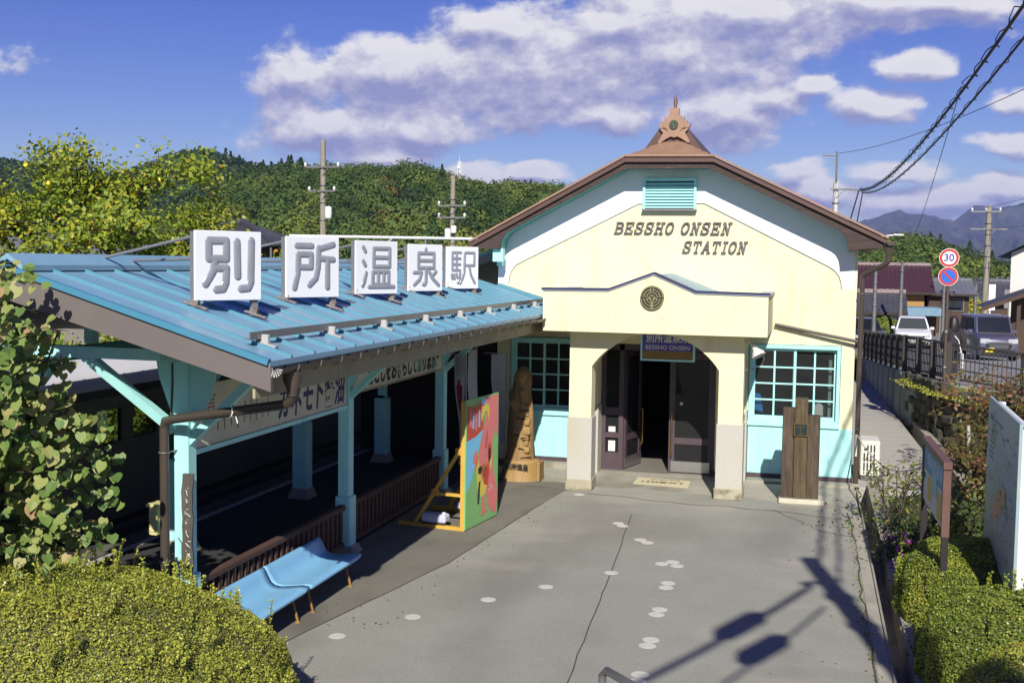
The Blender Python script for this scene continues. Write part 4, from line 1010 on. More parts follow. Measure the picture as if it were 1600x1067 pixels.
for yy in (9.95,10.98,11.36,12.42):
    for s in (0,1):
        x0, x1 = (-5.33,-5.25) if s == 0 else (-5.60,-5.66)
        b = MB(); b.tube([(x0,yy,.30),(x1,yy,.02)], .016, 7); b.lathe((x1,yy,.008), [(.03,-.004),(.03,.008),(.018,.014)], 10); b.build('leg', M_blegs, bn)
b = MB(); b.bar((-5.45,9.8,.285),(-5.45,12.58,.285), .03, .02); b.build('seat_rail', M_blegs, bn)
# ---- utility box and carved plank on the near post
b = MB(); b.box((-6.20,9.64,1.20),(-6.11,9.80,1.48), bev=.006); b.box((-6.22,9.62,1.48),(-6.10,9.81,1.51), bev=.004); b.box((-6.195,9.63,1.24),(-6.13,9.639,1.25)); b.build('utility_box', mat('pale_yellow_paint', lin(222,214,150,.75), .6, .08), label='small pale yellow metal box fixed to the nearest canopy post', cat='utility box')
pk = thing('carved_plank', (-5.86,9.80,.8), 'grey weathered bark-edged plank with white carved characters on the nearest canopy post', 'sign')
b = MB(); n = 12; vs = []
for i in range(n+1):
    z = .74+(1.80-.74)*i/n; w0, w1 = -.055+r_.uniform(-.012,.008), .06+r_.uniform(-.012,.016)
    for (x, yy) in ((-5.865+w0,9.785),(-5.865+w1,9.785),(-5.865+w1-.008,9.815),(-5.865+w0+.008,9.815)): vs.append((x,yy,z))
fs = [(i*4+k,i*4+(k+1)%4,(i+1)*4+(k+1)%4,(i+1)*4+k) for i in range(n) for k in range(4)]+[(3,2,1,0),tuple(range(n*4,n*4+4))]
b.add(vs, fs); b.build('plank', mat('grey_driftwood', lin(104,98,90,.6), .85, .3, 4, .5, 20, stretch=(8,8,1)), pk)
b = MB(); zz = 1.66
for k in range(8):
    for q in range(3):
        x0, z0 = -5.885+r_.uniform(0,.03), zz-.02*q; b.bar((x0,9.783-.0002*q,z0),(x0+r_.uniform(-.01,.045),9.783-.0002*q,z0-r_.uniform(-.01,.045)), .004, .008, (0,1,0))
    zz -= .105
b.build('carved_characters', M_paper, pk)
# ---- painted photo board with yellow trestle, held down by water tanks
pb = thing('photo_board', (-4.72,16.1,0), 'tall painted photo board of a pink figure on green, on a yellow timber trestle', 'photo board')
P0, P1 = Vector((-4.775,15.50,0)), Vector((-4.62,16.68,0)); pd = (P1-P0).normalized(); pw = (P1-P0).length; pn = Vector((pd.y,-pd.x,0)); PH = 1.90
Rm = Matrix((pd,-pn,Vector((0,0,1)))).transposed()
M_gr = mat('poster_green', lin(138,196,118,.85), .6, .05, 6); M_pk = mat('poster_pink', lin(234,132,126,.85), .6, .06, 5); M_sb = mat('poster_blue', lin(130,206,240,.85), .6, .05, 6)
M_ry = mat('poster_yellow', lin(236,218,84,.8), .6, .05); M_rr = mat('poster_red', lin(208,84,60,.8), .6, .08); M_bk = mat('poster_black', lin(46,42,40,.7), .6); M_or = mat('poster_ochre', lin(190,130,52,.75), .6, .08); M_dp = mat('poster_deep_pink', lin(212,96,100,.8), .6)
M_ytim = mat('yellow_painted_timber', lin(232,184,76,.75), .6, .12, 5, .1, 20, stretch=(1,1,.3))
b = MB(); b.obox(P0+pd*pw/2+Vector((0,0,PH/2+.02)), (pw,.022,PH), Rm); panel = b.build('panel', M_gr, pb)
def paint(pts, m, lay, nm='painted_shape'):
    b = MB(); b.prism([(x*pw,y*PH+.02) for x, y in pts], P0+pn*(.0112+.0006*lay), pd, (0,0,1), pn*.0005); return b.build(nm, m, panel)
paint([(.02,.68),(.30,.70),(.52,.74),(.20,.40),(.10,.32),(.02,.28)], M_sb, 1)
paint([(.02,.965),(.55,.985),(.52,.74),(.30,.70),(.02,.68)], M_rr, 1)
paint([(.02,.985),(.98,.99),(.62,.985),(.30,.93),(.02,.955)], M_gr, 2)
paint([(.42,.985),(.62,.985),(.56,.93),(.46,.94)], M_sb, 3)
for k, (x, y) in enumerate(((.10,.84),(.18,.82),(.27,.80),(.36,.82),(.45,.86))): paint([(x,y-.05),(x+.05,y-.06),(x+.055,y+.05),(x+.03,y+.09),(x,y+.04)], M_sb if k % 2 else M_pk, 4)
for k in range(5): paint([(.08+k*.075,.90+k*.012),(.12+k*.075,.905+k*.012),(.13+k*.075,.94+k*.010),(.10+k*.075,.945+k*.009)], M_or, 5)
paint([(.58,.985),(.98,.99),(.98,.70),(.90,.66),(.88,.72),(.80,.60),(.84,.40),(.95,.25),(.985,.16),(.93,.03),(.80,.05),(.66,.13),(.60,.27),(.50,.26),(.44,.40),(.36,.52),(.42,.62),(.52,.74),(.60,.86),(.58,.93)], M_pk, 6)
paint([(.22,.56),(.30,.60),(.36,.52),(.32,.45),(.24,.44),(.26,.49),(.20,.50)], M_pk, 7)
paint([(.50,.92),(.66,.935),(.70,.88),(.68,.80),(.64,.87),(.56,.88),(.46,.80),(.44,.85)], M_ry, 7)
paint([(.34,.56),(.30,.44),(.36,.28),(.46,.20),(.60,.22),(.64,.30),(.50,.33),(.42,.40),(.38,.50)], M_ry, 7)
paint([(.52,.40),(.60,.44),(.68,.46),(.72,.38),(.66,.28),(.54,.30)], M_rr, 8)
paint([(.47,.45),(.56,.47),(.64,.40),(.60,.34),(.48,.37)], M_or, 8)
paint([(.66,.60),(.72,.62),(.77,.58),(.76,.50),(.66,.50)], M_rr, 8)
paint([(.68,.57),(.755,.57),(.755,.46),(.68,.46)], M_bk, 9)
paint([(.36,.445),(.46,.455),(.50,.42),(.44,.39),(.36,.40)], M_bk, 9)
paint([(.385,.33),(.44,.34),(.42,.25),(.40,.16),(.35,.16),(.36,.25)], M_bk, 9)
paint([(.72,.47),(.80,.50),(.78,.43),(.74,.40)], M_ry, 10)
paint([(.48,.20),(.56,.20),(.58,.12),(.66,.07),(.58,.075),(.56,.03),(.52,.06),(.46,.045),(.49,.11)], M_pk, 8)
for x, y in ((.74,.27),(.79,.25),(.70,.24)): paint([(x,y),(x+.03,y+.008),(x+.025,y-.02)], M_paper, 9)
paint([(.60,.68),(.63,.74),(.66,.68),(.64,.60),(.61,.56),(.56,.60)], M_dp, 8)
b = MB(); b.obox(P0+Vector((0,0,PH/2))-pn*.042+pd*.03, (.06,.06,PH), Rm); b.obox(P1+Vector((0,0,PH/2))-pn*.042-pd*.03, (.06,.06,PH), Rm)
for z in (.05,1.0,1.87): b.obox(P0+pd*pw/2+Vector((0,0,z))-pn*.03, (pw-.13,.035,.06), Rm)
b.build('frame', M_ytim, pb)
for f in (.03,pw-.03):
    o0 = P0+pd*f-pn*.07
    b = MB(); b.bar(o0+Vector((0,0,1.22)), o0-pn*.74+Vector((0,0,.06)), .045, .05, pd); b.bar(o0+Vector((0,0,.52)), o0-pn*.46+Vector((0,0,.52)), .04, .05, pd)
    for zc_, xo in ((1.16,.04),(.53,.42)): b.obox(o0-pn*xo+Vector((0,0,zc_)), (.012,.12,.10), Rm)
    b.bar(o0+Vector((0,0,.03)), o0-pn*1.02+Vector((0,0,.03)), .06, .05, (0,0,1)); b.build('brace', M_ytim, pb)
M_tank = mat('lilac_white_plastic', lin(214,216,240,.82), .35, .03)
def tank(c, label):
    t = thing('water_weight', c, label, 'water weight', 'plastic water weights holding down the photo board')
    b = MB(); R = Matrix((pn,pd,Vector((0,0,1)))).transposed(); b.obox(Vector(c)+Vector((0,0,.085)), (.40,.20,.13), R, 0, .05); b.build('tank', M_tank, t)
    b = MB(); b.obox(Vector(c)+Vector((0,0,.012)), (.36,.17,.022), R); b.build('foot', M_bk, t)
    b = MB(); b.lathe(Vector(c)+pn*.14+Vector((0,0,.15)), [(.03,0),(.03,.025),(0,.03)], 10); b.build('cap', M_tank, t)
tank(tuple(P0+pd*.1-pn*.52+Vector((0,0,.055))), 'lilac white plastic water weight in sunlight at the near foot of the photo board')
tank(tuple(P1-pd*.1-pn*.40+Vector((0,0,.055))), 'lilac white plastic water weight half hidden at the far foot of the photo board')
# ---- carved wooden statue
stt = thing('wood_carving', (-4.90,19.65,0), 'carved wooden tree-trunk statue with robed hands, lettered base 別所温泉', 'statue')
M_carv = mat('carved_cedar', lin(176,140,88,.64), .7, .25, 3, .5, 12, stretch=(3,3,.5), spots=[(lin(90,60,34,.6), .55, .75, 4, .6, (2,2,.3))])
M_carvd = mat('carved_dark_cut', lin(70,46,26,.6), .8, .2, 5)
M_carv2 = mat('golden_cedar', lin(188,152,92,.62), .65, .18, 4, .3, 16, stretch=(2,2,.5))
b = MB(); n = 20; vs = []; zs = [0,.04,.16,.30,.36,.375]; rr = [.40,.385,.35,.33,.325,.30]
for z, r in zip(zs, rr):
    for k in range(n):
        t = 2*math.pi*k/n; w = 1+.07*math.sin(3*t+1)+.05*math.sin(5*t+z*2); vs.append((-4.92+r*w*math.cos(t),19.68+r*.8*w*math.sin(t),z))
b.add(vs, [(i*n+k,i*n+(k+1)%n,(i+1)*n+(k+1)%n,(i+1)*n+k) for i in range(len(zs)-1) for k in range(n)]+[tuple(range((len(zs)-1)*n,len(zs)*n))], 0, True)
b.build('base', M_carv2, stt)
b = MB(); b.box((-4.56,19.44,.01),(-4.50,19.80,.36), bev=.02); b.build('offcut', M_carv2, stt)
b = MB(); add_text(b, '別所温泉', (-4.90,19.372,.27), (1,0,0), (0,0,1), .105, .004, offset=.003); b.build('lettering', M_bk, stt)
b = MB(); vs = []; zs = np.linspace(.36,2.05,30); n = 24
for z in zs:
    t_ = (z-.36)/1.69; r = np.interp(t_, [0,.12,.3,.5,.62,.70,.78,.84,.92,1], [.255,.235,.235,.225,.20,.17,.16,.175,.15,.05])
    for k in range(n):
        a = 2*math.pi*k/n; w = 1+.05*math.sin(4*a+6*t_)+.03*math.sin(9*a-4*t_); lean = .05*t_
        ear = .09*max(0,math.cos(a-math.pi*.95))*math.exp(-((t_-.70)/.07)**2)
        vs.append((-4.93+lean+(r*w+ear)*math.cos(a), 19.68+(r*.82*w)*math.sin(a), z))
b.add(vs, [(i*n+k,i*n+(k+1)%n,(i+1)*n+(k+1)%n,(i+1)*n+k) for i in range(len(zs)-1) for k in range(n)], 0, True)
b.add(vs[-n:], [tuple(range(n))])
body = b.build('figure', M_carv, stt)
b = MB()
fr = lambda x, z, o=0.: Vector((x, 19.50+.012+.10*((x+4.88)/.2)**2-o, z))
for (x, z, w, h, rot, dp) in ((-4.83,1.33,.20,.15,14,.10),(-4.86,1.21,.24,.14,-6,.11),(-4.80,1.08,.20,.16,10,.12),(-4.94,1.02,.14,.20,34,.09),(-4.80,.90,.22,.17,-8,.12),(-4.83,.73,.20,.20,6,.09),(-4.81,.56,.21,.13,-3,.12),(-4.84,1.52,.12,.26,-12,.08),(-4.98,1.30,.14,.34,-24,.09),(-4.99,.66,.12,.30,8,.07)):
    b.obox(fr(x,z,.0)+Vector((0,.02,0)), (w,dp,h), Matrix.Rotation(rad(rot),3,'Y'), 0, .04)
b.lathe((-4.90,19.60,1.86), [(0,-.17),(.08,-.14),(.125,-.05),(.13,.03),(.10,.12),(0,.17)], 16)
b.lathe((-4.90,19.475,1.84), [(0,-.03),(.022,-.01),(.02,.02),(0,.03)], 8)
for s in (-1,1): b.lathe((-4.90+s*.125,19.60,1.86), [(0,-.04),(.025,0),(0,.045)], 8)
for k in range(5): b.tube([(-5.0+.014*k,19.47,.94-.008*k),(-5.0+.02*k,19.455,.87-.006*k)], .011, 6)
ob_ = b.build('carved_relief', M_carv2, body); md_ = ob_.modifiers.new('soften','SUBSURF'); md_.levels = 1; md_.render_levels = 2
for (x0,z0,x1,z1) in ((-4.90,1.26,-4.72,1.29),(-4.92,1.13,-4.74,1.12),(-4.94,1.14,-4.90,1.16),(-4.86,.78,-4.70,.80),(-4.90,.60,-4.80,.58),(-4.86,.42,-4.68,.44),(-4.98,.83,-4.90,.82),(-4.83,.74,-4.70,.76)): b = MB(); b.bar(fr(x0,z0,.055),fr(x1,z1,.055), .014, .018, (0,1,0)); b.build('carved_cut', M_carvd, body)
b = MB()
for s in (-1,1): b.bar((-4.90+s*.065,19.484,1.89),(-4.90+s*.03,19.478,1.885), .008, .012, (0,1,0))
b.bar((-4.93,19.478,1.775),(-4.87,19.478,1.775), .008, .012, (0,1,0))
b.build('carved_face', M_carvd, body)
for o in [stt]: o.location.x -= .10
# ---- banners
M_ban = mat('pale_banner_cloth', lin(206,206,204,.75), .85, .06, 3); M_banr = mat('banner_red', lin(186,44,60,.75), .85, .05)
def banner(x, y, h, face, label, red):
    t = thing('banner', (x,y,0), label, 'banner', 'tall cloth banners beside the station entrance')
    b = MB(); b.tube([(x,y,.0),(x,y,h)], .011, 7); b.tube([(x,y,h-.02),(x+face[0]*.42,y+face[1]*.42,h-.02)], .007, 6); b.lathe((x,y,0), [(.0,.0),(.15,.0),(.15,.03),(.05,.06),(.02,.07)], 14)
    for k in range(4):
        z = h-.25-.4*k; b.tube([(x-.05*face[0],y-.05*face[1],z-.35),(x+.05*face[0],y+.05*face[1],z-.35)], .006, 5)
    b.build('pole', mat('banner_pole', lin(190,190,188,.7), .5), t)
    c = MB(); m = 22; k_ = 6; vs = []
    for i in range(m+1):
        t_ = i/m; z = h-.04-1.75*t_*(h/2.45)
        for j in range(k_+1):
            u_ = j/k_; wv = .05*math.sin(u_*4.2+t_*2)*(.3+t_); sq = .27*(1-.45*smoothstep(.25,.75,t_))
            vs.append((x+face[0]*(.01+u_*sq)-face[1]*wv, y+face[1]*(.01+u_*sq)+face[0]*wv, z-.05*u_*t_))
    fs = [(i*(k_+1)+j,i*(k_+1)+j+1,(i+1)*(k_+1)+j+1,(i+1)*(k_+1)+j) for i in range(m) for j in range(k_)]
    c.add(vs, fs, 0, True)
    for q, f in enumerate(fs):
        i, j = divmod(q, k_)
        if red and ((i-8)/3.2)**2+((j-2.5)/2.4)**2 < 1: c.m[q] = 1
    c.build('cloth', [M_ban, M_banr], t)
banner(-5.36,17.4,2.44,(-.9,.43),'white cloth banner with a red heart spot behind the photo board',True)
banner(-5.75,19.3,2.4,(-.2,-.98),'thin grey cloth banner hanging limp behind the top of the photo board',False)
banner(-5.36,19.9,2.28,(-.95,-.3),'pale cloth banner on a pole left of the wooden statue',False)
# ---- wooden monument
mo = thing('wooden_monument', (-.09,19.3,0), 'monument of three upright dark timber posts with a small plaque on a concrete slab', 'monument')
M_old = mat('weathered_timber', lin(104,90,72,.66), .85, .5, 4, .9, 26, stretch=(6,6,.6), spots=[(lin(160,150,130,.6), .66, .74, 28, .6, (1,1,.5)), (lin(60,48,38,.6), .55, .75, 3, .6, (3,3,.4))])
M_old2 = mat('golden_weathered_timber', lin(116,100,72,.62), .8, .45, 4, .8, 26, stretch=(6,6,.6), spots=[(lin(80,64,44,.6), .5, .7, 3, .6, (3,3,.4))])
for (x0, x1, y0, y1, h, m) in ((-.40,-.203,19.11,19.36,1.575,M_old),(-.203,.003,19.08,19.38,1.74,M_old2),(.003,.205,19.12,19.38,1.46,M_old)):
    b = MB(); b.box((x0,y0,.075),(x1,y1,h), bev=.012); b.build('timber_post', m, mo)
b = MB(); b.box((-.43,19.0,0),(.30,19.5,.085), bev=.015); b.build('slab', mat('white_marble_slab', lin(216,210,188,.76), .8, .1, 5, .1, 40), mo)
b = MB(); b.box((-.215,19.05,1.13),(.012,19.075,1.345)); pl = b.build('plaque', mat('bronze_frame', lin(150,116,60,.7), .4, .1, metal=.6), mo)
b = MB(); b.box((-.20,19.046,1.145),(-.003,19.0495,1.33)); b.build('plaque_face', mat('dark_green_plate', lin(30,52,50,.7), .4), pl)
b = MB()
for zz, w_ in ((1.285,.13),(1.245,.03),(1.21,.03),(1.17,.06)): 
    for k in range(int(w_/.012)): b.box((-.1015-w_/2+k*.012,19.044,zz-.008),(-.1015-w_/2+k*.012+.008,19.0455,zz+.006))
b.build('plaque_lettering', M_brass, pl)
# ---- mat in front of the door, reading towards the hall
mt = thing('door_mat', (-2.5,20.14,.005), 'cream printed floor notice lying in front of the station doors', 'floor notice')
b = MB(); b.prism([(-2.99,19.87),(-2.0,19.79),(-2.02,20.45),(-2.985,20.51)], (0,0,.006), (1,0,0), (0,1,0), (0,0,.004)); b.build('sheet', mat('cream_sheet', lin(226,218,178,.8), .7, .06, 5), mt)
M_inkg = mat('faded_dark_print', lin(96,96,84,.6), .8, .15, 10)
b = MB()
def glyphs(n, x0, x1, yc, hh, z):
    w = (x1-x0)/n
    for i in range(n):
        for q in range(4):
            xa, ya = x0+i*w+r_.uniform(0,w*.6), yc+r_.uniform(-hh,hh)*.5
            if q % 2: b.box((xa,ya,z),(xa+w*.5,ya+.022,z+.0006+.0001*q))
            else: b.box((xa,yc-hh*.5,z),(xa+.02,yc+hh*.5,z+.0007+.0001*q))
glyphs(9,-2.88,-2.12,20.15,.13,.0102); glyphs(8,-2.72,-2.2,20.37,.06,.0102); b.build('print', M_inkg, mt)
b = MB(); b.box((-2.55,20.06,.0102),(-2.42,20.2,.0106)); b.build('red_print', M_fred, mt)
# ---- hanging name sign in the porch
hsn = thing('hanging_sign', (-2.4,19.7,2.3), 'violet hanging station sign 別所温泉駅 in a turquoise frame inside the porch arch', 'sign')
b = MB(); b.box((-2.83,19.62,2.27),(-1.95,19.66,2.70)); b.build('panel', mat('sign_ochre', lin(150,120,56,.7), .6), hsn)
b = MB(); b.box((-2.83,19.612,2.42),(-1.95,19.6195,2.70)); b.build('violet_field', mat('sign_violet', lin(92,72,176,.8), .5), hsn)
b = MB(); b.box((-2.86,19.60,2.24),(-1.92,19.67,2.27)); b.box((-2.86,19.60,2.70),(-1.92,19.67,2.73)); b.box((-2.86,19.60,2.27),(-2.83,19.67,2.70)); b.box((-1.95,19.60,2.27),(-1.92,19.67,2.70)); b.box((-2.7,19.63,2.73),(-2.68,19.65,2.79)); b.box((-2.1,19.63,2.73),(-2.08,19.65,2.79)); b.build('frame', M_teal, hsn)
b = MB(); add_text(b, '別所温泉駅', (-2.39,19.6115,2.625), (1,0,0), (0,0,1), .155, .0015, width=.76, offset=.003); add_text(b, 'BESSHO ONSEN', (-2.39,19.6115,2.475), (1,0,0), (0,0,1), .105, .0015, width=.76); b.build('lettering', M_paper, hsn)
# ---- air conditioner, rope
ac = thing('air_conditioner', (1.13,21.95,0), 'white outdoor air conditioner unit with louvred grille beside the downpipe', 'air conditioner')
b = MB(); b.box((.96,21.60,.09),(1.30,22.28,.74), bev=.015); b.build('case', mat('ivory_case', lin(228,226,214,.8), .5, .04, 4), ac)
b = MB()
for k in range(4):
    x = .985+k*.058+.03
    for z0, z1 in ((.13,.16),(.18,.335),(.355,.51),(.53,.66)):
        if k == 0 and z0 > .5: continue
        b.box((x,21.594,z0),(x+.026,21.6045,z1))
b.build('grille_slot', M_black, ac)
for y_ in (21.63,22.15): b = MB(); b.box((.98,y_,.0),(1.33,y_+.09,.09)); b.build('foot', mat('foot_grey', lin(120,120,124,.6), .8), ac)
pts = [Vector((.87,20.87,.93)).lerp(Vector((1.46,14.75,1.50)), t) - Vector((0,0,.55*4*t*(1-t)*.55)) for t in np.linspace(0,1,22)]
b = MB(); b.tube(pts, .012, 6)
for i in range(0,21): b.lathe(pts[i].lerp(pts[i+1],.5), [(0,-.02),(.018,0),(0,.02)], 6)
b.tube([(.845,20.86,.95-.03*k) for k in range(14)], [.02+.006*(k%2) for k in range(14)], 6)
b.build('rope', mat('white_rope', lin(226,224,214,.8), .8, .05), label='white plastic chain slung from the downpipe to the small notice board', cat='chain')
b = MB(); b.tube([(1.45,14.72,1.50),(1.42,14.6,1.42),(1.38,14.5,1.35)], .014, 6); b.build('green_strap', mat('green_strap', lin(50,170,96,.8), .6), label='green strap tied to the top corner of the small notice board', cat='strap')
# ---- discs set in the asphalt
M_disc = mat('white_floor_disc', lin(214,212,200,.8), .7, .06, 8)
M_ring = mat('disc_ring', lin(170,168,158,.7), .8, .05)
def disc_proto():
    b = MB(); b.lathe((0,0,0), [(0,.0040),(.060,.0040),(.062,.0030),(.071,.0030),(.073,.0040),(.086,.0040),(.090,.0025),(.090,.001),(0,.001)][::-1], 28, smooth=False)
    return b.build('floor_disc', M_disc, origin=(0,0,0))
dpos = [(-3.708,18.626,'lone white disc by the foot of the left porch pillar'),(-2.72,16.72,'far disc of the farthest white pair on the plaza'),(-2.63,16.57,'near disc of the farthest white pair on the plaza'),(-2.25,15.80,'left disc of the second white pair from the porch'),(-2.13,15.66,'right disc of the second white pair from the porch'),(-1.79,14.60,'left disc of the white cluster of three'),(-1.66,14.72,'far disc of the white cluster of three'),(-1.585,14.55,'right disc of the white cluster of three'),(-2.35,13.97,'single white disc lying on the long crack'),(-1.60,13.72,'far disc of the pair just nearer than the cluster of three'),(-1.60,13.52,'near disc of the pair just nearer than the cluster of three'),(-3.0,13.112,'single white disc left of the long crack, first in the slanting row'),(-3.521,12.401,'single white disc in the middle of the slanting row'),(-1.56,12.62,'far disc of the white pair level with the bench end'),(-1.57,12.43,'near disc of the white pair level with the bench end'),(-4.137,11.536,'single white disc near the bench end of the slanting row'),(-1.51,11.55,'far disc of the white pair in front of the cable shadow'),(-1.52,11.36,'near disc of the white pair in front of the cable shadow'),(-4.668,10.699,'single white disc in the shade before the bench'),(-1.47,10.52,'far disc of the nearest white pair'),(-1.475,10.33,'near disc of the nearest white pair')]
d0 = None
for (x, y, lab) in dpos:
    if d0 is None: d0 = disc_proto(); o = d0
    else: o = d0.copy(); COL.objects.link(o)
    o.location = (x,y,.0030 if y < 18.5 else .004); o.rotation_euler = (0,0,r_.uniform(0,6)); tag(o, 'small '+lab if not lab.startswith('small') else lab, 'floor disc', 'white discs set in the plaza asphalt')
    if (x,y) in ((-2.63,16.57),(-2.13,15.66),(-1.66,14.72),(-1.585,14.55)): o.location.z += .0015*(1 if x!=-1.66 else 2)
# ---- handrail end poking into the bottom of the picture
b = MB(); b.tube([(-1.46,8.40,.62),(-1.47,8.42,.74),(-1.43,8.38,.80),(-1.1,8.0,.82),(-.4,7.2,.84)], .032, 10); b.tube([(-1.2,8.1,0),(-1.2,8.1,.8)], .025, 8)
b.build('handrail', M_galv, label='grey steel handrail end at the bottom of the plaza', cat='handrail')
# ---- boards on the planted bank
nb = thing('notice_board', (1.45,13.8,0), 'small brown-framed notice board with a blue header on dark posts', 'notice board')
A = Vector((1.47,12.85,0)); Bq = Vector((1.43,14.72,0)); dd = (Bq-A).normalized(); nn = Vector((-dd.y,dd.x,0)); R = Matrix((dd,nn,Vector((0,0,1)))).transposed()
def onb(mb, u0, u1, z0, z1, o0, o1): mb.obox(A+dd*((u0+u1)/2)+nn*((o0+o1)/2)+Vector((0,0,(z0+z1)/2)), (u1-u0,abs(o1-o0),z1-z0), R)
Lb = (Bq-A).length
M_fr = mat('red_brown_frame', lin(120,86,78,.7), .6, .12, 6)
b = MB(); onb(b,.03,Lb-.03,1.08,1.76,-.02,.02); nbp = b.build('panel', mat('notice_grey_white', lin(206,210,210,.8), .6, .04), nb)
b = MB(); onb(b,.03,Lb-.03,1.47,1.755,.0205,.023); b.build('header', mat('notice_blue', lin(84,150,196,.75), .6, .08, 5), nbp)
b = MB(); onb(b,.2,.55,1.12,1.42,.0205,.023); onb(b,1.05,1.42,1.16,1.44,.0205,.023); b.build('map_field', mat('notice_yellow', lin(206,190,84,.75), .6, .06), nbp)
b = MB(); onb(b,.62,1.0,1.30,1.56,.0235,.026); b.build('paper_note', mat('notice_cyan', lin(140,210,214,.8), .6, .05), nbp)
b = MB()
for k in range(5): onb(b,.22+k*.27,.30+k*.27,1.54,1.70,.0235,.025); onb(b,.34+k*.27,.40+k*.27,1.56,1.68,.0235,.0252)
b.build('header_lettering', mat('header_ink', lin(180,214,226,.8), .6), nbp)
b = MB(); onb(b,.08,.12,1.1,1.36,.0235,.025); onb(b,.12,.18,1.16,1.2,.0235,.0252); b.build('red_mark', M_rr, nbp)
b = MB(); onb(b,-.03,.03,1.02,1.82,-.04,.04); onb(b,Lb-.03,Lb+.03,1.02,1.82,-.04,.04); onb(b,-.05,Lb+.05,1.76,1.84,-.045,.045); b.build('frame', M_fr, nb)
for u_ in (.0,Lb): 
    b = MB(); onb(b,u_-.035,u_+.035,-.1,1.02,-.035,.035); b.build('leg', mat('black_post', lin(44,38,38,.7), .6), nb)
mb_ = thing('map_board', (2.05,13.0,.3), 'large pale blue-grey town map board on white posts above the hedge', 'map board')
A = Vector((2.0,11.75,0)); Bq = Vector((2.08,14.27,0)); dd = (Bq-A).normalized(); nn = Vector((-dd.y,dd.x,0)); R = Matrix((dd,nn,Vector((0,0,1)))).transposed(); Lb = (Bq-A).length
b = MB(); onb(b,0,Lb,.70,2.42,-.015,.015); mp_ = b.build('panel', mat('map_pale_blue', lin(176,198,204,.66), .5, .05, 1.2, spots=[(lin(190,206,170,.8), .5, .7, 1.5, .5, (1,1,1))]), mb_)
b = MB(); onb(b,1.05,1.5,1.30,1.5,.0155,.018); onb(b,.75,1.1,1.42,1.62,.0185,.0205); b.build('map_town', mat('map_orange', lin(226,190,130,.8), .6, .06), mp_)
b = MB(); onb(b,1.3,1.8,1.15,1.36,.0155,.017); b.build('map_district', mat('map_salmon', lin(220,170,150,.8), .6, .06), mp_)
b = MB()
for k in range(70):
    u_, z_ = r_.uniform(.1,Lb-.1), r_.uniform(.8,2.3); w_ = r_.uniform(.03,.16); b.obox(A+dd*u_+nn*(.021+.0001*k)+Vector((0,0,z_)), (w_,.001,.012), R@Matrix.Rotation(r_.uniform(-.5,.5),3,'Y'))
for k in range(5): onb(b,1.9,2.3,1.75+k*.06,1.77+k*.06,.0155,.0165)
onb(b,2.0,2.35,2.18,2.24,.0155,.0165); onb(b,1.2,1.9,2.2,2.23,.0155,.0165)
b.build('map_print', mat('map_ink', lin(120,140,160,.75), .7, .1), mp_)
b = MB()
for k in range(6): onb(b,1.75,2.2,1.92+k*.04,1.935+k*.04,.0185,.0195)
b.build('map_legend', mat('map_legend_yellow', lin(214,206,130,.8), .6), mp_)
M_wp = mat('white_painted_steel', lin(232,234,232,.82), .5, .06, 6, spots=[(lin(190,170,120,.7), .64, .76, 5, .4, (1,1,.3))])
for u_ in (.02, Lb-.06):
    b = MB(); onb(b,u_,u_+.05,-.1,2.36,-.16,-.0152); o = b.build('post', M_wp, mb_)
    b = MB()
    for z in (.85,1.25,1.65,2.1): onb(b,u_-.004,u_+.054,z,z+.05,-.164,-.10)
    b.build('clamp', M_galv, o)
b = MB(); onb(b,.07,Lb-.06,2.30,2.36,-.12,-.05); onb(b,.07,Lb-.06,.9,.96,-.12,-.05); b.build('rail', M_wp, mb_)
# ================================================================ vegetation
G_ = lambda *c: tuple(c)
LM_hedge = leafmat('clipped_hedge_leaf', [(0,(.12,.16,.026)),(.45,(.29,.33,.048)),(.8,(.46,.47,.07)),(.95,(.52,.48,.08)),(1,(.34,.2,.07))], .25, .38)
LM_hedge2 = leafmat('green_hedge_leaf', [(0,(.075,.115,.022)),(.5,(.18,.24,.036)),(.85,(.34,.38,.055)),(1,(.5,.44,.07))], .25, .35)
LM_redbud = leafmat('heart_leaf', [(0,(.09,.17,.04)),(.35,(.18,.27,.06)),(.65,(.31,.34,.10)),(.9,(.38,.31,.13)),(1,(.40,.25,.13))], .28, .5)
LM_quince = leafmat('quince_leaf', [(0,(.08,.14,.018)),(.4,(.22,.30,.03)),(.75,(.41,.42,.04)),(.92,(.56,.45,.045)),(1,(.46,.2,.035))], .35, .45)
LM_autumn = leafmat('autumn_shrub_leaf', [(0,(.06,.085,.02)),(.4,(.13,.12,.03)),(.7,(.19,.10,.04)),(.9,(.24,.09,.05)),(1,(.30,.24,.07))], .25, .5)
LM_green = leafmat('shrub_leaf', [(0,(.03,.06,.014)),(.5,(.08,.13,.026)),(.85,(.18,.20,.035)),(1,(.30,.26,.05))], .3, .45)
LM_wood = leafmat('forest_leaf', [(0,(.022,.048,.018)),(.22,(.042,.088,.026)),(.45,(.098,.16,.034)),(.66,(.18,.23,.042)),(.82,(.28,.28,.05)),(.92,(.23,.15,.05)),(1,(.22,.085,.045))], .35, .7)
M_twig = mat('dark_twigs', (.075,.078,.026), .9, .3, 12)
M_bark = mat('grey_brown_bark', lin(96,84,70,.55), .9, .3, 8, .5, 20, stretch=(1,1,.3))
def superpts(n, c, r, ex, rs, zlo=.0):
    d = unit(rs.normal(size=(n*3,3))); d = d[d[:,2] > zlo-.12][:n]
    k = (np.abs(d[:,0])**ex+np.abs(d[:,1])**ex+np.abs(d[:,2])**ex)**(-1/ex)
    P = d*k[:,None]; nr = unit(np.sign(d)*np.abs(P)**(ex-1)/np.array(r))
    return P*np.array(r), nr, d
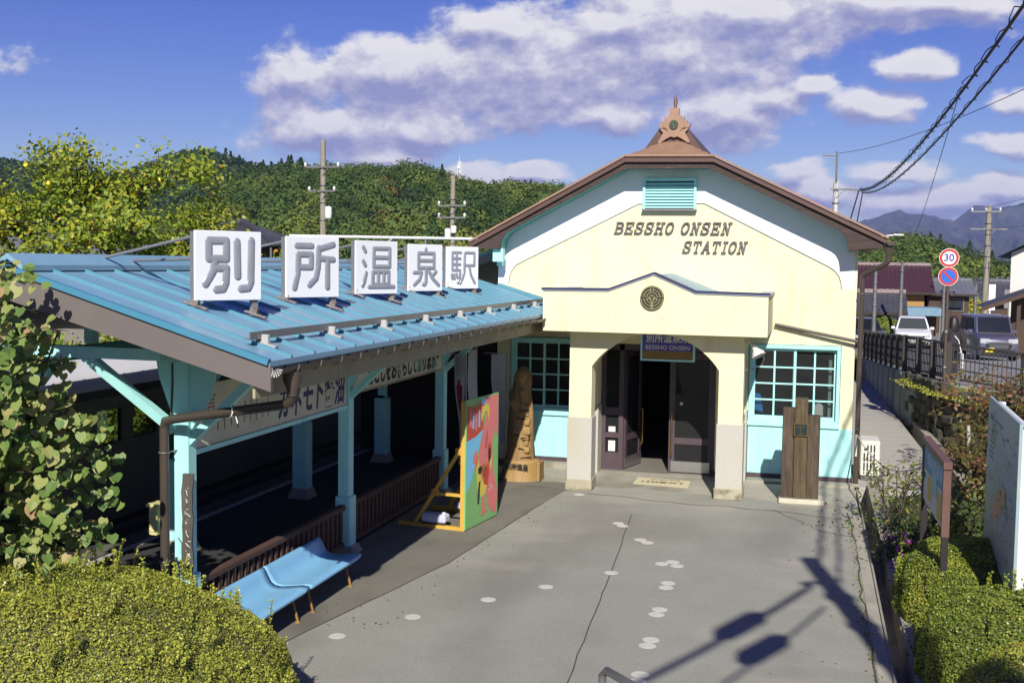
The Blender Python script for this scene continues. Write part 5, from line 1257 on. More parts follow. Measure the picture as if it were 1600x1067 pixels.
def bush(name, label, c, r, n, leaf, lm, seed, ex=2.6, group=None, sprigs=10, lumps=.05, cat='hedge', fz=4.):
    t = thing(name, c, label, cat, group); rs = np.random.RandomState(seed); c = np.array(c)
    P, Nr, d = superpts(n, c, r, ex, rs); P = P[P[:,2] > -.02]; Nr = Nr[:len(P)]
    P, Nr, d = superpts(n, c, r, ex, rs); m = P[:,2] > -.02; P, Nr = P[m], Nr[m]
    L_ = lump(P, fz, seed); hole = lump(P*1.0, 14., seed+5)
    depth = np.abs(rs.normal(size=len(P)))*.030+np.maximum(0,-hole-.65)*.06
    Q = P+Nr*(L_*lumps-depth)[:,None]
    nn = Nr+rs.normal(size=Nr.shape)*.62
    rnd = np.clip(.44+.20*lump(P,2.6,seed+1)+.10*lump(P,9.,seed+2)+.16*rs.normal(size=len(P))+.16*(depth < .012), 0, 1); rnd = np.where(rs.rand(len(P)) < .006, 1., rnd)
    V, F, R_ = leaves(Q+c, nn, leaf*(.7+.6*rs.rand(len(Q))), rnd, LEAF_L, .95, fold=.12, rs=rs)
    # sprigs that escaped the shears
    VV, FF, RR = [V], [F], [R_]; k = len(V); sb = MB()
    for i in range(sprigs):
        j = rs.randint(len(P)); 
        if Nr[j,2] < .25: continue
        p0 = P[j]+c; h = rs.uniform(.05,.17)*(1.5 if rs.rand() < .2 else 1); ax_ = unit(np.array([rs.normal()*.15,rs.normal()*.15,1.0]))
        q = np.array([p0+ax_*h*(a/9) for a in range(10) for _ in range(4)])+rs.normal(size=(40,3))*.012
        v, f, r2 = leaves(q, rs.normal(size=(40,3))+[0,0,.8], leaf*1.35, np.full(40,.66)+rs.normal(size=40)*.1, LEAF_L, .95, rs=rs)
        VV.append(v); FF.append(f+k); RR.append(r2); k += len(v); sb.tube([p0-ax_*.1, p0+ax_*h], .003, 4)
    np_object('foliage', np.concatenate(VV), np.concatenate(FF), lm, np.concatenate(RR), t)
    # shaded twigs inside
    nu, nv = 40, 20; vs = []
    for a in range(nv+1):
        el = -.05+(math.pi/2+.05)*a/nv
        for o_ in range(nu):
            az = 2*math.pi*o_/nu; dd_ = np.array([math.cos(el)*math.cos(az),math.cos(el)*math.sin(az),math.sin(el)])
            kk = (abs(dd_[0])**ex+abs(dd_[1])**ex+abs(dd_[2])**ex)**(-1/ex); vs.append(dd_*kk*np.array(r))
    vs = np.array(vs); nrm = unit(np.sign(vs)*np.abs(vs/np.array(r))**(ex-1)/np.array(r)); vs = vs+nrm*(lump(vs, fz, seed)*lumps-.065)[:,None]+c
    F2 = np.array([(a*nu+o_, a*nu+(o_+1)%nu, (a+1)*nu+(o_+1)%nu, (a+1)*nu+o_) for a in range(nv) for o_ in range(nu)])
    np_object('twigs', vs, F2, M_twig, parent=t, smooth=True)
    if sb.v: sb.build('sprig_stem', M_twig, t)
    return t
bush('clipped_bush', 'broad rounded clipped azalea bush in the near left corner beside the bench', (-5.70,7.5,0), (1.86,1.60,1.38), 190000, .0175, LM_hedge, 21, sprigs=340, cat='bush', lumps=.085, fz=3.2)
bush('clipped_bush', 'small low clipped bush with a tall shoot at the right foot of the broad azalea', (-4.5,8.3,0), (.50,.55,.62), 22000, .0185, LM_hedge, 22, sprigs=14, cat='bush')
def branchy(sb, p0, dirv, L_, r, rs, n=7, wob_=.12, droop=0.):
    pts = [np.array(p0)]; d = unit(np.array(dirv, dtype=float)); rr = [r]
    for i in range(n):
        d = unit(d+rs.normal(size=3)*wob_+np.array([0,0,-droop])); pts.append(pts[-1]+d*L_/n); rr.append(r*(1-(i+1)/n*.75))
    sb.tube([tuple(p) for p in pts], rr, 6); return np.array(pts)
# heart-leaved shrub reaching in from the left, close to the camera
def heart_shrub():
    t = thing('heart_leaved_tree', (-6.72,7.95,0), 'heart-leaved green and bronze tree reaching in from the left edge over the clipped bush', 'tree'); rs = np.random.RandomState(5); sb = MB()
    P, Nn = [], []
    stems = [branchy(sb, (-6.85+rs.normal()*.08,7.95+rs.normal()*.08,0), (rs.normal()*.05-.03,rs.normal()*.06,1), rs.uniform(3.1,4.0), .035, rs, 12, .05) for _ in range(6)]
    lim = lambda z: np.interp(z, [1.4,1.78,2.15,2.46,2.71,3.02,3.34,3.52,3.78,4.02,4.4], [.85,1.28,1.20,1.00,.78,.62,.56,.52,.46,.42,.3])
    for s_ in stems:
        for p in s_[3:]:
            for _ in range(5):
                a = rs.uniform(-1.9,1.4); z_ = p[2]
                if z_ < 1.3: continue
                room = lim(z_)-((p[0]+6.72)*.97+(p[1]-7.95)*.25); toward = math.cos(a)*.97+math.sin(a)*.25
                L2 = rs.uniform(.35,1.0)*lim(z_)*1.15
                if toward > .15: L2 = min(L2, max(.08, room/toward*.95))
                tw = branchy(sb, p, (math.cos(a),math.sin(a),rs.uniform(-.1,.35)), L2, .007, rs, 5, .10, .05)
                for q in tw[1:]:
                    if q[2] > 2.95 and rs.rand() < .45: continue
                    for _ in range(3 if rs.rand() < .7 else 4):
                        o_ = rs.normal(size=3)*.05; P.append(q+o_+np.array([0,0,-.03])); Nn.append(np.array([rs.normal()*.5+.3,-.9+rs.normal()*.45,.7+rs.normal()*.4]))
    P = np.array(P); Nn = np.array(Nn)
    # keep the crown to its own side, ragged edge
    rel = (P[:,0]+6.72)*.97+(P[:,1]-7.95)*.25
    m = rel < lim(P[:,2])+.09*np.sin(P[:,2]*9)+.06*rs.normal(size=len(P)); P, Nn = P[m], Nn[m]
    rnd = np.clip(.40+.24*lump(P,3.,3)+.25*rs.normal(size=len(P)), 0, 1)
    V, F, R_ = leaves(P, Nn, .098*(.6+.6*rs.rand(len(P))), rnd, LEAF_H, .98, up=np.array([0,0,-1.]), fold=.10, rs=rs)
    np_object('foliage', V, F, LM_redbud, R_, t); sb.build('stem', M_bark, t)
heart_shrub()
def tree(name, label, base, H_, crown, n, leaf, lm, seed, cat='tree', group=None, limbs=9, gap=.35, shape=LEAF_L, trunk_r=.11, hue=.45, flat=1.0, fork=.28, fruit=0, hs=.18):
    """trunk and limbs with twigs; leaves sit in clumps at the twig ends"""
    t = thing(name, base, label, cat, group); rs = np.random.RandomState(seed); sb = MB(); base = np.array(base, dtype=float)
    tr = branchy(sb, base, (0,0,1), H_*.62, trunk_r, rs, 8, .05); ends = []
    for i in range(limbs):
        k = rs.randint(int(8*fork),9); a = rs.uniform(0,6.28); up_ = rs.uniform(.35,1.5)
        L_ = rs.uniform(.45,.95)*crown[2]
        li = branchy(sb, tr[k], (math.cos(a)*crown[0]/crown[2],math.sin(a)*crown[1]/crown[2],up_), L_, trunk_r*.45, rs, 7, .13)
        for q in li[2:]:
            for _ in range(3):
                v = rs.normal(size=3); v[2] = abs(v[2])*.8; tw = branchy(sb, q, v, rs.uniform(.2,.42)*crown[2]*.7, trunk_r*.14, rs, 4, .2); ends += list(tw[1:])
    ends = np.array(ends); m_ = len(ends)
    clump = rs.permutation(m_)[:int(m_*(1-gap))]
    P = ends[clump[rs.randint(len(clump),size=n)]]+rs.normal(size=(n,3))*np.array([hs,hs,hs*.85])
    ctr = base+np.array([0,0,H_*.6]); Nn = unit(P-ctr)*.5+rs.normal(size=(n,3))*.6+np.array([.05,-.45,.55])
    rnd = np.clip(hue+.20*lump(P,2.4,seed)+.20*rs.normal(size=n), 0, 1)
    V, F, R_ = leaves(P, Nn, leaf*(.6+.7*rs.rand(n)), rnd, shape, .95, fold=.15, rs=rs)
    np_object('crown', V, F, lm, R_, t); sb.build('trunk', M_bark, t)
    if fruit:
        for i in range(fruit):
            q = ends[clump[rs.randint(len(clump))]]+np.array([0,-.1,-.06]); fb = MB(); fb.lathe(tuple(q), [(0,-.055),(.03,-.048),(.046,-.015),(.044,.02),(.028,.05),(.008,.06),(0,.052)], 10); fb.build('fruit', mat('yellow_quince', lin(236,220,70,.85), .45, .08, 6), t)
    return t
tree('quince_tree', 'tall yellowing quince tree with big yellow fruits behind the canopy ridge', (-13.3,20.3,-.75), 8.7, (2.5,2.0,2.8), 27000, .100, LM_quince, 31, limbs=17, gap=.30, hue=.50, trunk_r=.13, fork=.12, fruit=14)
tree('quince_tree', 'slimmer yellow-green quince tree at the left edge behind the canopy', (-14.9,18.9,-.7), 7.9, (1.8,1.6,2.6), 14000, .100, LM_quince, 37, limbs=13, gap=.40, hue=.42, trunk_r=.11, fork=.15, fruit=9)
tree('quince_tree', 'low spreading yellow quince tree between the tall one and the first name board', (-11.7,21.6,-.75), 7.0, (1.8,1.5,2.2), 14000, .100, LM_quince, 44, limbs=12, gap=.30, hue=.55, trunk_r=.10, fork=.1, fruit=6)
tree('shade_tree', 'leafy tree standing outside the picture on the left that shades the platform end', (-7.1,2.2,0), 7.4, (1.7,1.6,2.3), 5200, .16, LM_green, 47, limbs=14, gap=.2, hue=.5, trunk_r=.13, fork=.1)
tree('shade_tree', 'small leafy tree outside the picture on the right that dapples the hedge and kerb', (3.2,5.2,.2), 4.6, (.8,.8,1.0), 1300, .12, LM_green, 48, limbs=10, gap=.2, hue=.5, trunk_r=.07, fork=.4)
# hedges and shrubs on the bank at the right
bush('clipped_hedge', 'green clipped hedge mound under the small notice board', (1.82,13.55,.05), (.80,1.15,.78), 60000, .023, LM_hedge2, 51, group=None, sprigs=24)
bush('clipped_hedge', 'green clipped hedge mound in front of the white map board post', (2.05,11.35,.05), (.98,1.10,.80), 66000, .023, LM_hedge2, 52, sprigs=24)
bush('clipped_hedge', 'yellowish clipped hedge mound in the bottom right corner', (2.35,9.2,.05), (1.2,1.2,.98), 50000, .024, LM_hedge, 53, sprigs=20)
def shrub(name, label, base, H_, rad_, nst, n, leaf, lm, seed, shape=LEAF_L, aspect=.7, hue=.5, cat='shrub', group=None, pale=False):
    t = thing(name, base, label, cat, group); rs = np.random.RandomState(seed); sb = MB(); pts = []
    for i in range(nst):
        a = rs.uniform(0,6.28); li = branchy(sb, np.array(base)+[rs.normal()*.08,rs.normal()*.08,-.05], (math.cos(a)*rad_/H_,math.sin(a)*rad_/H_,1), H_*rs.uniform(.6,1.05), .014, rs, 8, .10)
        pts += list(li[2:])
        for q in li[3:]:
            for _ in range(2):
                v = rs.normal(size=3); v[2] *= .5; pts += list(branchy(sb, q, v, rad_*.55, .005, rs, 3, .15)[1:])
    pts = np.array(pts); P = pts[rs.randint(len(pts),size=n)]+rs.normal(size=(n,3))*leaf*.8; Nn = rs.normal(size=(n,3))*.7+np.array([0,-.3,.8])
    rnd = np.clip(hue+.2*lump(P,3.,seed)+.2*rs.normal(size=n),0,1)
    V, F, R_ = leaves(P, Nn, leaf*(.6+.7*rs.rand(n)), rnd, shape, aspect, fold=.12, rs=rs)
    np_object('foliage', V, F, lm, R_, t); sb.build('stem', M_bark, t)
    return t
shrub('autumn_shrub', 'tall red-brown autumn shrub in front of the black road fence', (3.55,22.6,.35), 1.95, .85, 14, 2000, .11, LM_autumn, 61, hue=.55)
shrub('autumn_shrub', 'bronze autumn shrub at the right edge above the map board', (4.15,21.2,.5), 1.75, .9, 12, 1900, .11, LM_autumn, 62, hue=.62)
shrub('autumn_shrub', 'olive and brown shrub growing round the pale stakes behind the small notice board', (2.85,19.4,.2), 1.35, .60, 13, 1700, .10, LM_autumn, 63, hue=.36)
shrub('autumn_shrub', 'brown-leaved shrub hugging the left edge of the map board', (3.0,18.2,.3), 1.35, .7, 12, 1700, .095, LM_autumn, 64, hue=.5)
shrub('green_shrub', 'dense green shrub between the notice board and the map board', (2.25,15.6,.12), .95, .6, 16, 2000, .07, LM_green, 65, hue=.5)
shrub('green_shrub', 'slender young shrub with drooping yellow-green leaves left of the notice board', (1.30,17.5,.05), 1.15, .42, 7, 420, .10, LM_green, 66, aspect=.5, hue=.72)
shrub('green_shrub', 'low green plant with magenta flowers at the kerb', (1.32,15.7,.05), .55, .42, 12, 900, .055, LM_green, 67, hue=.45)
shrub('green_shrub', 'low leafy shrub below the stone wall at the end of the ditch', (2.1,16.8,.1), .7, .45, 10, 800, .08, LM_green, 68, hue=.55)
M_mag = mat('magenta_petal', (.42,.03,.36), .6, .1)
b = MB()
for k in range(26):
    q = Vector((1.22+r_.uniform(-.2,.28),15.35+r_.uniform(-.35,.4),.22+r_.uniform(-.1,.26)))
    for a in range(5): b.add([q, q+Vector((.03*math.cos(a*1.257-.3),.012,.03*math.sin(a*1.257-.3))), q+Vector((.03*math.cos(a*1.257+.5),.012,.03*math.sin(a*1.257+.5)))], [(0,1,2)])
b.build('magenta_flowers', M_mag, label='scattered small magenta flowers on the low plant at the kerb', cat='flowers', kind='stuff')
b = MB()
for (x, y, dx, h) in ((2.55,19.0,-.1,1.35),(2.72,18.9,.12,1.25),(2.6,19.2,.2,1.0)): b.tube([(x,y,.1),(x+dx*.5,y,.1+h*.5),(x+dx,y-.05,.1+h)], [.04,.034,.026], 7)
b.build('pale_stakes', mat('pale_bark', lin(206,198,182,.7), .8, .15, 9), label='pale whitish bare trunks among the shrubs behind the notice board', cat='trunk')
# short growth: yellow-green cover on the bank top and tufts along the kerb crack
def cover(name, label, pts, n, h, leaf, lm, seed, hue):
    rs = np.random.RandomState(seed); A = np.array(pts); i = rs.randint(len(A)-1,size=n); f = rs.rand(n,1); P = A[i]*(1-f)+A[i+1]*f+rs.normal(size=(n,3))*np.array(h)
    P[:,2] = np.maximum(P[:,2], A[i][:,2]); V, F, R_ = leaves(P, rs.normal(size=(n,3))+[0,-.4,.7], leaf*(.6+.8*rs.rand(n)), np.clip(hue+.2*rs.normal(size=n)+.2*lump(P,2.5,seed),0,1), LEAF_L, .7, rs=rs)
    o = np_object(name, V, F, lm, R_, label=label, cat='ground cover', kind='stuff')
cover('ground_cover', 'yellow-green ground cover along the top of the dark stone wall', [(2.6,31,1.0),(3.05,27.8,1.02),(3.75,26.3,1.02),(5.3,25.4,1.0)], 6500, (.20,.26,.035), .05, LM_hedge, 71, .62)
cover('ground_cover', 'mixed low growth covering the bank behind the boards', [(1.5,17,.1),(2.3,18.5,.15),(4.4,21.5,.45),(5.5,22,.9),(4.5,17,.8),(3.2,12,.5)], 7000, (.5,.7,.05), .06, LM_green, 72, .45)
cover('kerb_weeds', 'small weeds in the crack along the plaza kerb', [(.66,18,.0),(.7,15.6,.0),(.66,13,.0),(.72,11,.0)], 330, (.03,.3,.02), .03, LM_green, 73, .75)
cover('leaf_litter', 'few fallen leaves and grit on the paving below the canopy edge', [(-5.2,10.4,.005),(-4.7,12.6,.005),(-4.5,15,.005),(-4.2,18.5,.006)], 110, (.35,.5,.002), .035, LM_autumn, 75, .5)
cover('leaf_litter', 'scattered fallen leaves along the right side of the plaza', [(.5,18,.004),(.45,14,.004),(.4,10.5,.004)], 60, (.35,.8,.002), .035, LM_autumn, 76, .6)
cover('leaf_litter', 'fallen leaves on the bank and kerb', [(1.2,18,.05),(1.2,14,.05),(1.18,11,.06)], 160, (.08,.5,.004), .05, LM_autumn, 74, .5)

# ================================================================ railcar at the platform
tn = thing('railcar', (-11.1,8,-1.1), 'dark railcar with a pale sunlit roof standing at the platform', 'train')
M_train = mat('railcar_dark_grey', lin(120,118,112,.5), .4, .05, 2); M_troof = mat('railcar_pale_roof', lin(226,226,226,.8), .5, .05, 2)
ty0, ty1 = -8.0, 30.0
def tside(x, th, wins, wa=1.22, wb=1.72):
    b = MB(); z0, z1 = -.15, 2.0; y = ty0
    for (a, c) in wins+[(ty1,ty1)]:
        b.box((x,y,z0),(x+th,a,z1))
        if a < c: b.box((x,a,z0),(x+th,c,wa)); b.box((x,a,wb),(x+th,c,z1))
        y = c
    return b
W1 = [(13.9,14.50),(14.78,15.42)]; W2 = [(17.4,18.5),(18.65,19.8)]
bd = tside(-9.83,.08,W1).build('body', M_train, tn); tside(-12.45,.08,W2,.45,1.25).build('body_side', M_train, tn)
b = MB(); prof = [(-9.75,2.0),(-9.80,2.15),(-9.95,2.28),(-10.4,2.40),(-11.1,2.46),(-11.8,2.40),(-12.25,2.28),(-12.40,2.15),(-12.45,2.0)]
n = len(prof); b.add([(x,ty0,z) for x, z in prof]+[(x,ty1,z) for x, z in prof], [(i,i+1,n+i+1,n+i) for i in range(n-1)], 0, True); b.build('roof', M_troof, tn)
b = MB(); b.box((-12.45,ty0,-.25),(-9.75,ty1,-.151)); b.box((-12.37,ty0,-.151),(-9.83,ty0+.06,2.0)); b.box((-12.37,ty1-.06,-.151),(-9.83,ty1,2.0)); b.build('floor', M_train, tn)
b = MB(); b.box((-9.752,ty0,1.90),(-9.735,ty1,2.02)); b.box((-9.752,ty0,.0),(-9.74,ty1,.10)); b.build('body_stripe', mat('railcar_black', lin(30,30,34,.6), .4), tn)
for (a, c) in W1:
    b = MB(); b.quad((-9.79,a,1.22),(-9.79,c,1.22),(-9.79,c,1.72),(-9.79,a,1.72)); b.build('window', M_glass, tn)
for (a, c) in W2:
    b = MB(); b.quad((-12.41,a,.45),(-12.41,c,.45),(-12.41,c,1.25),(-12.41,a,1.25)); b.build('window', M_glass, tn)
for y in (-5,-1.5,22,26):
    for x in (-10.0,-11.9):
        b = MB(); b.lathe((x,y,-.68), [(0,-.06),(.40,-.06),(.43,.0),(.43,.05),(0,.05)], 20, axis='x'); b.build('wheel', mat('wheel_steel', lin(70,62,58,.6), .6, .1, metal=.4), tn)
# ================================================================ houses
def tile_roof(t, P, m, pitch=.3, nm='roof', rib=.03):
    """slope given by eave-left, eave-right, ridge-right, ridge-left, with a wavy tiled surface"""
    a, b_, c, d = [Vector(p) for p in P]; w = max((b_-a).length, (c-d).length); n = max(4, int(w/pitch)); nrm = (b_-a).cross(d-a).normalized()
    mbx = MB(); vs = []; rows = 9
    for j in range(rows+1):
        v = j/rows
        for i in range(2*n+1):
            u_ = i/(2*n); p = a.lerp(b_,u_).lerp(d.lerp(c,u_),v); vs.append(p+nrm*(rib*(1 if i % 2 else 0)))
    k = 2*n+1; mbx.add(vs, [(j*k+i,j*k+i+1,(j+1)*k+i+1,(j+1)*k+i) for j in range(rows) for i in range(2*n)], 0)
    return mbx.build(nm, m, t)
def eave_board(t, p, q, h=.16):
    b = MB(); b.bar(p, q, .05, h); return b.build('eave_board', mat('dark_eave_board', lin(70,60,54,.6), .8, .1), t)
def house(label, x0, x1, y0, y1, z0, ze, zr, wm, rm, along='x', ov=.6, wins=(), name='house', ridge_m=None, pitch=.3):
    t = thing(name, ((x0+x1)/2,(y0+y1)/2,z0), label, 'house'); b = MB()
    if along == 'x':
        ym = (y0+y1)/2
        b.prism([(y0,z0),(y1,z0),(y1,ze-.06),(ym,zr-.2),(y0,ze-.06)], (x0,0,0), (0,1,0), (0,0,1), (x1-x0,0,0)); b.build('wall', wm, t)
        k = (zr-ze)/(ym-y0); e = ze-ov*k
        rf_ = tile_roof(t, ((x0-ov,y0-ov,e),(x1+ov,y0-ov,e),(x1+ov,ym,zr),(x0-ov,ym,zr)), rm, pitch); tile_roof(t, ((x1+ov,y1+ov,e),(x0-ov,y1+ov,e),(x0-ov,ym,zr),(x1+ov,ym,zr)), rm, pitch)
        eave_board(t, (x0-ov,y0-ov-.03,e-.03), (x1+ov,y0-ov-.03,e-.03)); b = MB(); b.bar((x0-ov,ym,zr+.05),(x1+ov,ym,zr+.05), .25, .22)
        for k_ in range(int((x1-x0)/.35)): b.box((x0+k_*.35,ym-.16,zr+.1),(x0+k_*.35+.14,ym-.126,zr+.18))
    else:
        xm = (x0+x1)/2
        b.prism([(x0,z0),(x1,z0),(x1,ze-.06),(xm,zr-.2),(x0,ze-.06)], (0,y0,0), (1,0,0), (0,0,1), (0,y1-y0,0)); b.build('wall', wm, t)
        k = (zr-ze)/(xm-x0); e = ze-ov*k
        rf_ = tile_roof(t, ((x0-ov,y1+ov,e),(x0-ov,y0-ov,e),(xm,y0-ov,zr),(xm,y1+ov,zr)), rm, pitch); tile_roof(t, ((x1+ov,y0-ov,e),(x1+ov,y1+ov,e),(xm,y1+ov,zr),(xm,y0-ov,zr)), rm, pitch)
        b = MB(); b.bar((xm,y0-ov,zr+.05),(xm,y1+ov,zr+.05), .25, .22)
    b.build('ridge', ridge_m or rm, t)
    for (xa, xb, za, zb) in wins:
        b = MB(); b.box((xa-.06,y0-.05,za-.06),(xb+.06,y0-.001,zb+.06)); w_ = b.build('window', M_galv, t); b = MB(); b.box((xa,y0-.07,za),(xb,y0-.051,zb)); b.box
        b.build('pane', mat('far_pane', (.03,.035,.04), .1, .1), w_)
    return t
M_til = mat('grey_roof_tile', lin(128,130,138,.6), .5, .2, 3); M_tild = mat('dark_roof_tile', lin(86,86,94,.6), .45, .2, 3); M_purp = mat('plum_roof_tile', lin(84,54,60,.66), .45, .15, 3); M_ridgew = mat('ridge_plaster', lin(170,150,150,.7), .7, .1)
M_ww = mat('white_house_wall', lin(236,236,230,.75), .85, .05, 1); M_tan = mat('tan_house_wall', lin(204,156,92,.65), .85, .08, 1); M_brw = mat('brown_boarded_wall', lin(96,76,62,.6), .85, .15, 2)
house('plum-roofed tan house beyond the road behind the white vehicle', -6,8.0,88,96,-.9,2.45,4.2,M_tan,M_purp,'x',.7,((1.5,2.6,.9,1.7),(3.6,4.8,.9,1.7),(5.6,6.8,.9,1.7)),ridge_m=M_ridgew,pitch=.30)
house('grey-tiled white-walled shed at the roadside behind the parked black car', -5,5.2,72.5,76,-.6,1.45,2.45,M_ww,M_tild,'x',.45,((3.6,4.6,.3,1.0),),ridge_m=M_ridgew,pitch=.3)
house('brown boarded house with pale lean-to roof beside the plum-roofed house', 8.3,11.2,89,95,-.9,2.2,3.1,M_brw,M_til,'x',.5,((9.5,10.8,.9,1.7),))
wh_ = house('white-walled house with dark eaves at the right edge of the street', 9.35,16.6,54,62,-.4,4.75,6.6,M_ww,M_tild,'y',.55,((11,12,2.8,3.8),)); wh_.rotation_euler = (0,0,rad(-12))
lt2 = thing('lean_to', (8.4,51.5,2), 'dark tiled lower porch roof sloping out from the white house', 'roof')
tile_roof(lt2, ((6.9,52.8,2.35),(6.9,50.5,2.35),(9.6,50.5,3.4),(9.6,52.8,3.4)), M_tild, .25); b = MB(); b.box((8.3,51,-.3),(8.45,51.15,2.7)); b.box((8.3,52.3,-.3),(11,52.5,2.9)); b.build('post', M_brw, lt2); b = MB(); b.bar((6.88,50.5,2.27),(9.6,50.5,3.32), .08, .16); b.build('verge', M_brw, lt2)
house('grey-tiled house roof half hidden behind the quince trees', -34,-19.5,31.5,39,-1,2.7,4.55,mat('greyed_wall', lin(150,146,138,.6), .9),M_til,'x',.8,pitch=.28)
house('taller tiled house at the far left behind the quince trees', -52,-36.0,40,48,-1,4.0,5.9,M_ww,M_til,'x',.8,pitch=.3)
hr = thing('hip_roof_house', (-19.2,34.5,-1), 'small hip-roofed building behind the first name board', 'house')
ap = (-18.6,34.6,5.15)
for (p, q) in (((-21.0,32.9,4.35),(-16.6,32.9,4.35)),((-16.6,32.9,4.35),(-16.6,37,4.35)),((-16.6,37,4.35),(-21,37,4.35)),((-21,37,4.35),(-21,32.9,4.35))): tile_roof(hr, (p,q,ap,ap), M_tild, .25)
b = MB(); b.box((-20.6,33.3,-1),(-17.3,36.6,4.4)); b.build('wall', M_brw, hr); b = MB(); b.tube([(-16.75,33.05,-1),(-16.75,33.05,4.33)], .04, 6); b.build('downpipe', M_galv, hr)
for p in ((-16.6,32.9,4.35),(-21.0,32.9,4.35)): b = MB(); b.bar(Vector(p)+Vector((0,0,.08)), Vector(ap)+Vector((0,0,.08)), .14, .14); b.build('hip_ridge', M_tild, hr)
sh = thing('roadside_shelter', (7.2,84,-.7), 'small roadside shelter with a pale blue sloping awning', 'shelter')
b = MB(); b.prism([(5.6,1.25),(8.6,1.25),(8.9,.70),(5.4,.70)], (0,82,0), (1,0,0), (0,.0,1), (0,3,0)); b.build('awning', mat('pale_blue_awning', lin(140,178,200,.6), .6), sh)
b = MB(); b.box((5.8,83.2,-.8),(8.4,85,.70)); b.build('wall', M_brw, sh); b = MB(); b.box((5.7,82.1,-.8),(5.78,82.18,.70)); b.box((8.5,82.1,-.8),(8.58,82.18,.70)); b.build('post', M_galv, sh)
# far little houses down the valley
for k, (px_, y_, w_, lab) in enumerate(((13.5,118,7,'low grey-roofed house far down the street left of the tall pole'),(22,150,9,'far house with a dark roof beyond the tall pole'),(17.5,170,8,'far pale house in the valley behind the traffic signs'),(27,205,10,'farthest grey roof below the wooded hill'))):
    house(lab, px_, px_+w_, y_, y_+6, -2.2, 1.0, 2.6, M_ww if k % 2 else M_brw, M_tild if k % 2 == 0 else M_til, 'x', .6, pitch=.5)
def cone_tree(name, label, base, H_, r, n, leaf, lm, seed, hue, cat='tree', ex=2.2):
    bush(name, label, base, (r,r,H_), n, leaf, lm, seed, ex=ex, sprigs=0, lumps=.12, cat=cat, fz=2.)
cone_tree('topiary_tree', 'dark green clipped cone tree beside the white house', (10.0,53.0,-.1), 3.6, 1.0, 9000, .08, LM_hedge2, 81, .4)
cone_tree('topiary_tree', 'low dark green clipped tree in front of the grey-tiled shed', (4.4,71.5,-.6), 1.55, 1.1, 3500, .12, LM_hedge2, 82, .3)
tree('street_tree', 'small orange-leaved tree behind the traffic signs', (8.9,98,-1.2), 4.4, (1.5,1.5,1.5), 1800, .28, leafmat('orange_leaf', [(0,(.05,.07,.02)),(.4,(.16,.10,.03)),(1,(.45,.10,.03))], .3), 83, hue=.6)
tree('street_tree', 'yellow-green tree at the bend of the street below the tall pole', (13.6,105,-1.2), 3.6, (1.8,1.8,1.3), 1800, .28, LM_quince, 84, hue=.5)
tree('street_tree', 'round dark green tree behind the white small car', (11.2,112,-1.2), 4.2, (2,2,1.8), 2200, .3, LM_green, 85, hue=.4)

# ================================================================ fence, traffic signs, person, vehicles
fn = thing('road_fence', (3.06,28.1,1.24), 'black aluminium railing fence along the raised road', 'fence')
FH = .90; npost = 0
for (p, q) in zip(FENCE[:-1], FENCE[1:]):
    p, q = Vector(p)+Vector((.1,.1,.02)), Vector(q)+Vector((.1,.1,.02)); d = q-p; L_ = d.length; n = max(1, round(L_/1.32)); b = MB()
    b.bar(p+Vector((0,0,FH)), q+Vector((0,0,FH)), .06, .05); b.bar(p+Vector((0,0,.10)), q+Vector((0,0,.10)), .045, .045); b.bar(p+Vector((0,0,FH*.62)), q+Vector((0,0,FH*.62)), .03, .03); b.bar(p+Vector((0,0,FH*.36)), q+Vector((0,0,FH*.36)), .03, .03)
    m_ = int(L_/.11)
    for k in range(1, m_): c = p.lerp(q, k/m_); b.box((c.x-.010,c.y-.010,c.z+.12),(c.x+.010,c.y+.010,c.z+FH-.02))
    b.build('panel', M_charcoal, fn)
    for k in range(n): c = p.lerp(q, k/n); b = MB(); b.box((c.x-.07,c.y-.07,c.z-.05),(c.x+.07,c.y+.07,c.z+FH+.045), bev=.01); b.build('post', M_charcoal, fn)
M_sred = mat('sign_red', lin(204,60,44,.8), .45, .05); M_sblue = mat('sign_blue', lin(40,110,220,.8), .45, .05); M_swh = mat('sign_white', lin(244,244,246,.85), .45, .03); M_sink = mat('sign_digit_blue', lin(60,70,160,.8), .45); M_spole = mat('brown_sign_pole', lin(92,80,70,.7), .55, .1)
def disc_sign(t, c, R, kind, dirv=(0,-1,0)):
    f = Vector(dirv).normalized(); up = Vector((0,0,1)); rt = up.cross(f)*-1; rt = f.cross(up)*-1 if False else up.cross(f)
    rt = Vector((-f.y, f.x, 0))
    def circ(mb, r0, r1, off, th):
        n = 36; vs = []
        for r in (r0, r1):
            for k in range(n): a = 2*math.pi*k/n; vs.append(Vector(c)+rt*(r*math.cos(a))+up*(r*math.sin(a))+f*(off+th))
        if r0 == 0: mb.add(vs[n:], [tuple(range(n))])
        else: mb.add(vs, [(k,(k+1)%n,n+(k+1)%n,n+k) for k in range(n)])
    b = MB(); n = 36
    P = [(R*math.cos(2*math.pi*k/n), R*math.sin(2*math.pi*k/n)) for k in range(n)]; b.prism(P, Vector(c)-f*.01, rt, up, f*.012); s = b.build('sign_face', M_swh, t)
    b = MB(); circ(b, R*.70, R*.95, .0, .005); b.build('red_ring', M_sred, s)
    if kind == '30':
        b = MB(); add_text(b, '30', Vector(c)+f*.006, rt, up, R*1.05, .0015, offset=.004); b.build('lettering', M_sink, s)
    else:
        b = MB(); circ(b, 0, R*.70, .0, .0045); b.build('blue_field', M_sblue, s)
        b = MB(); d = (rt-up).normalized() if True else 0; b.bar(Vector(c)+f*.007-(rt-up).normalized()*R*.72, Vector(c)+f*.007+(rt-up).normalized()*R*.72, R*.2, .003, f); b.build('red_bar', M_sred, s)
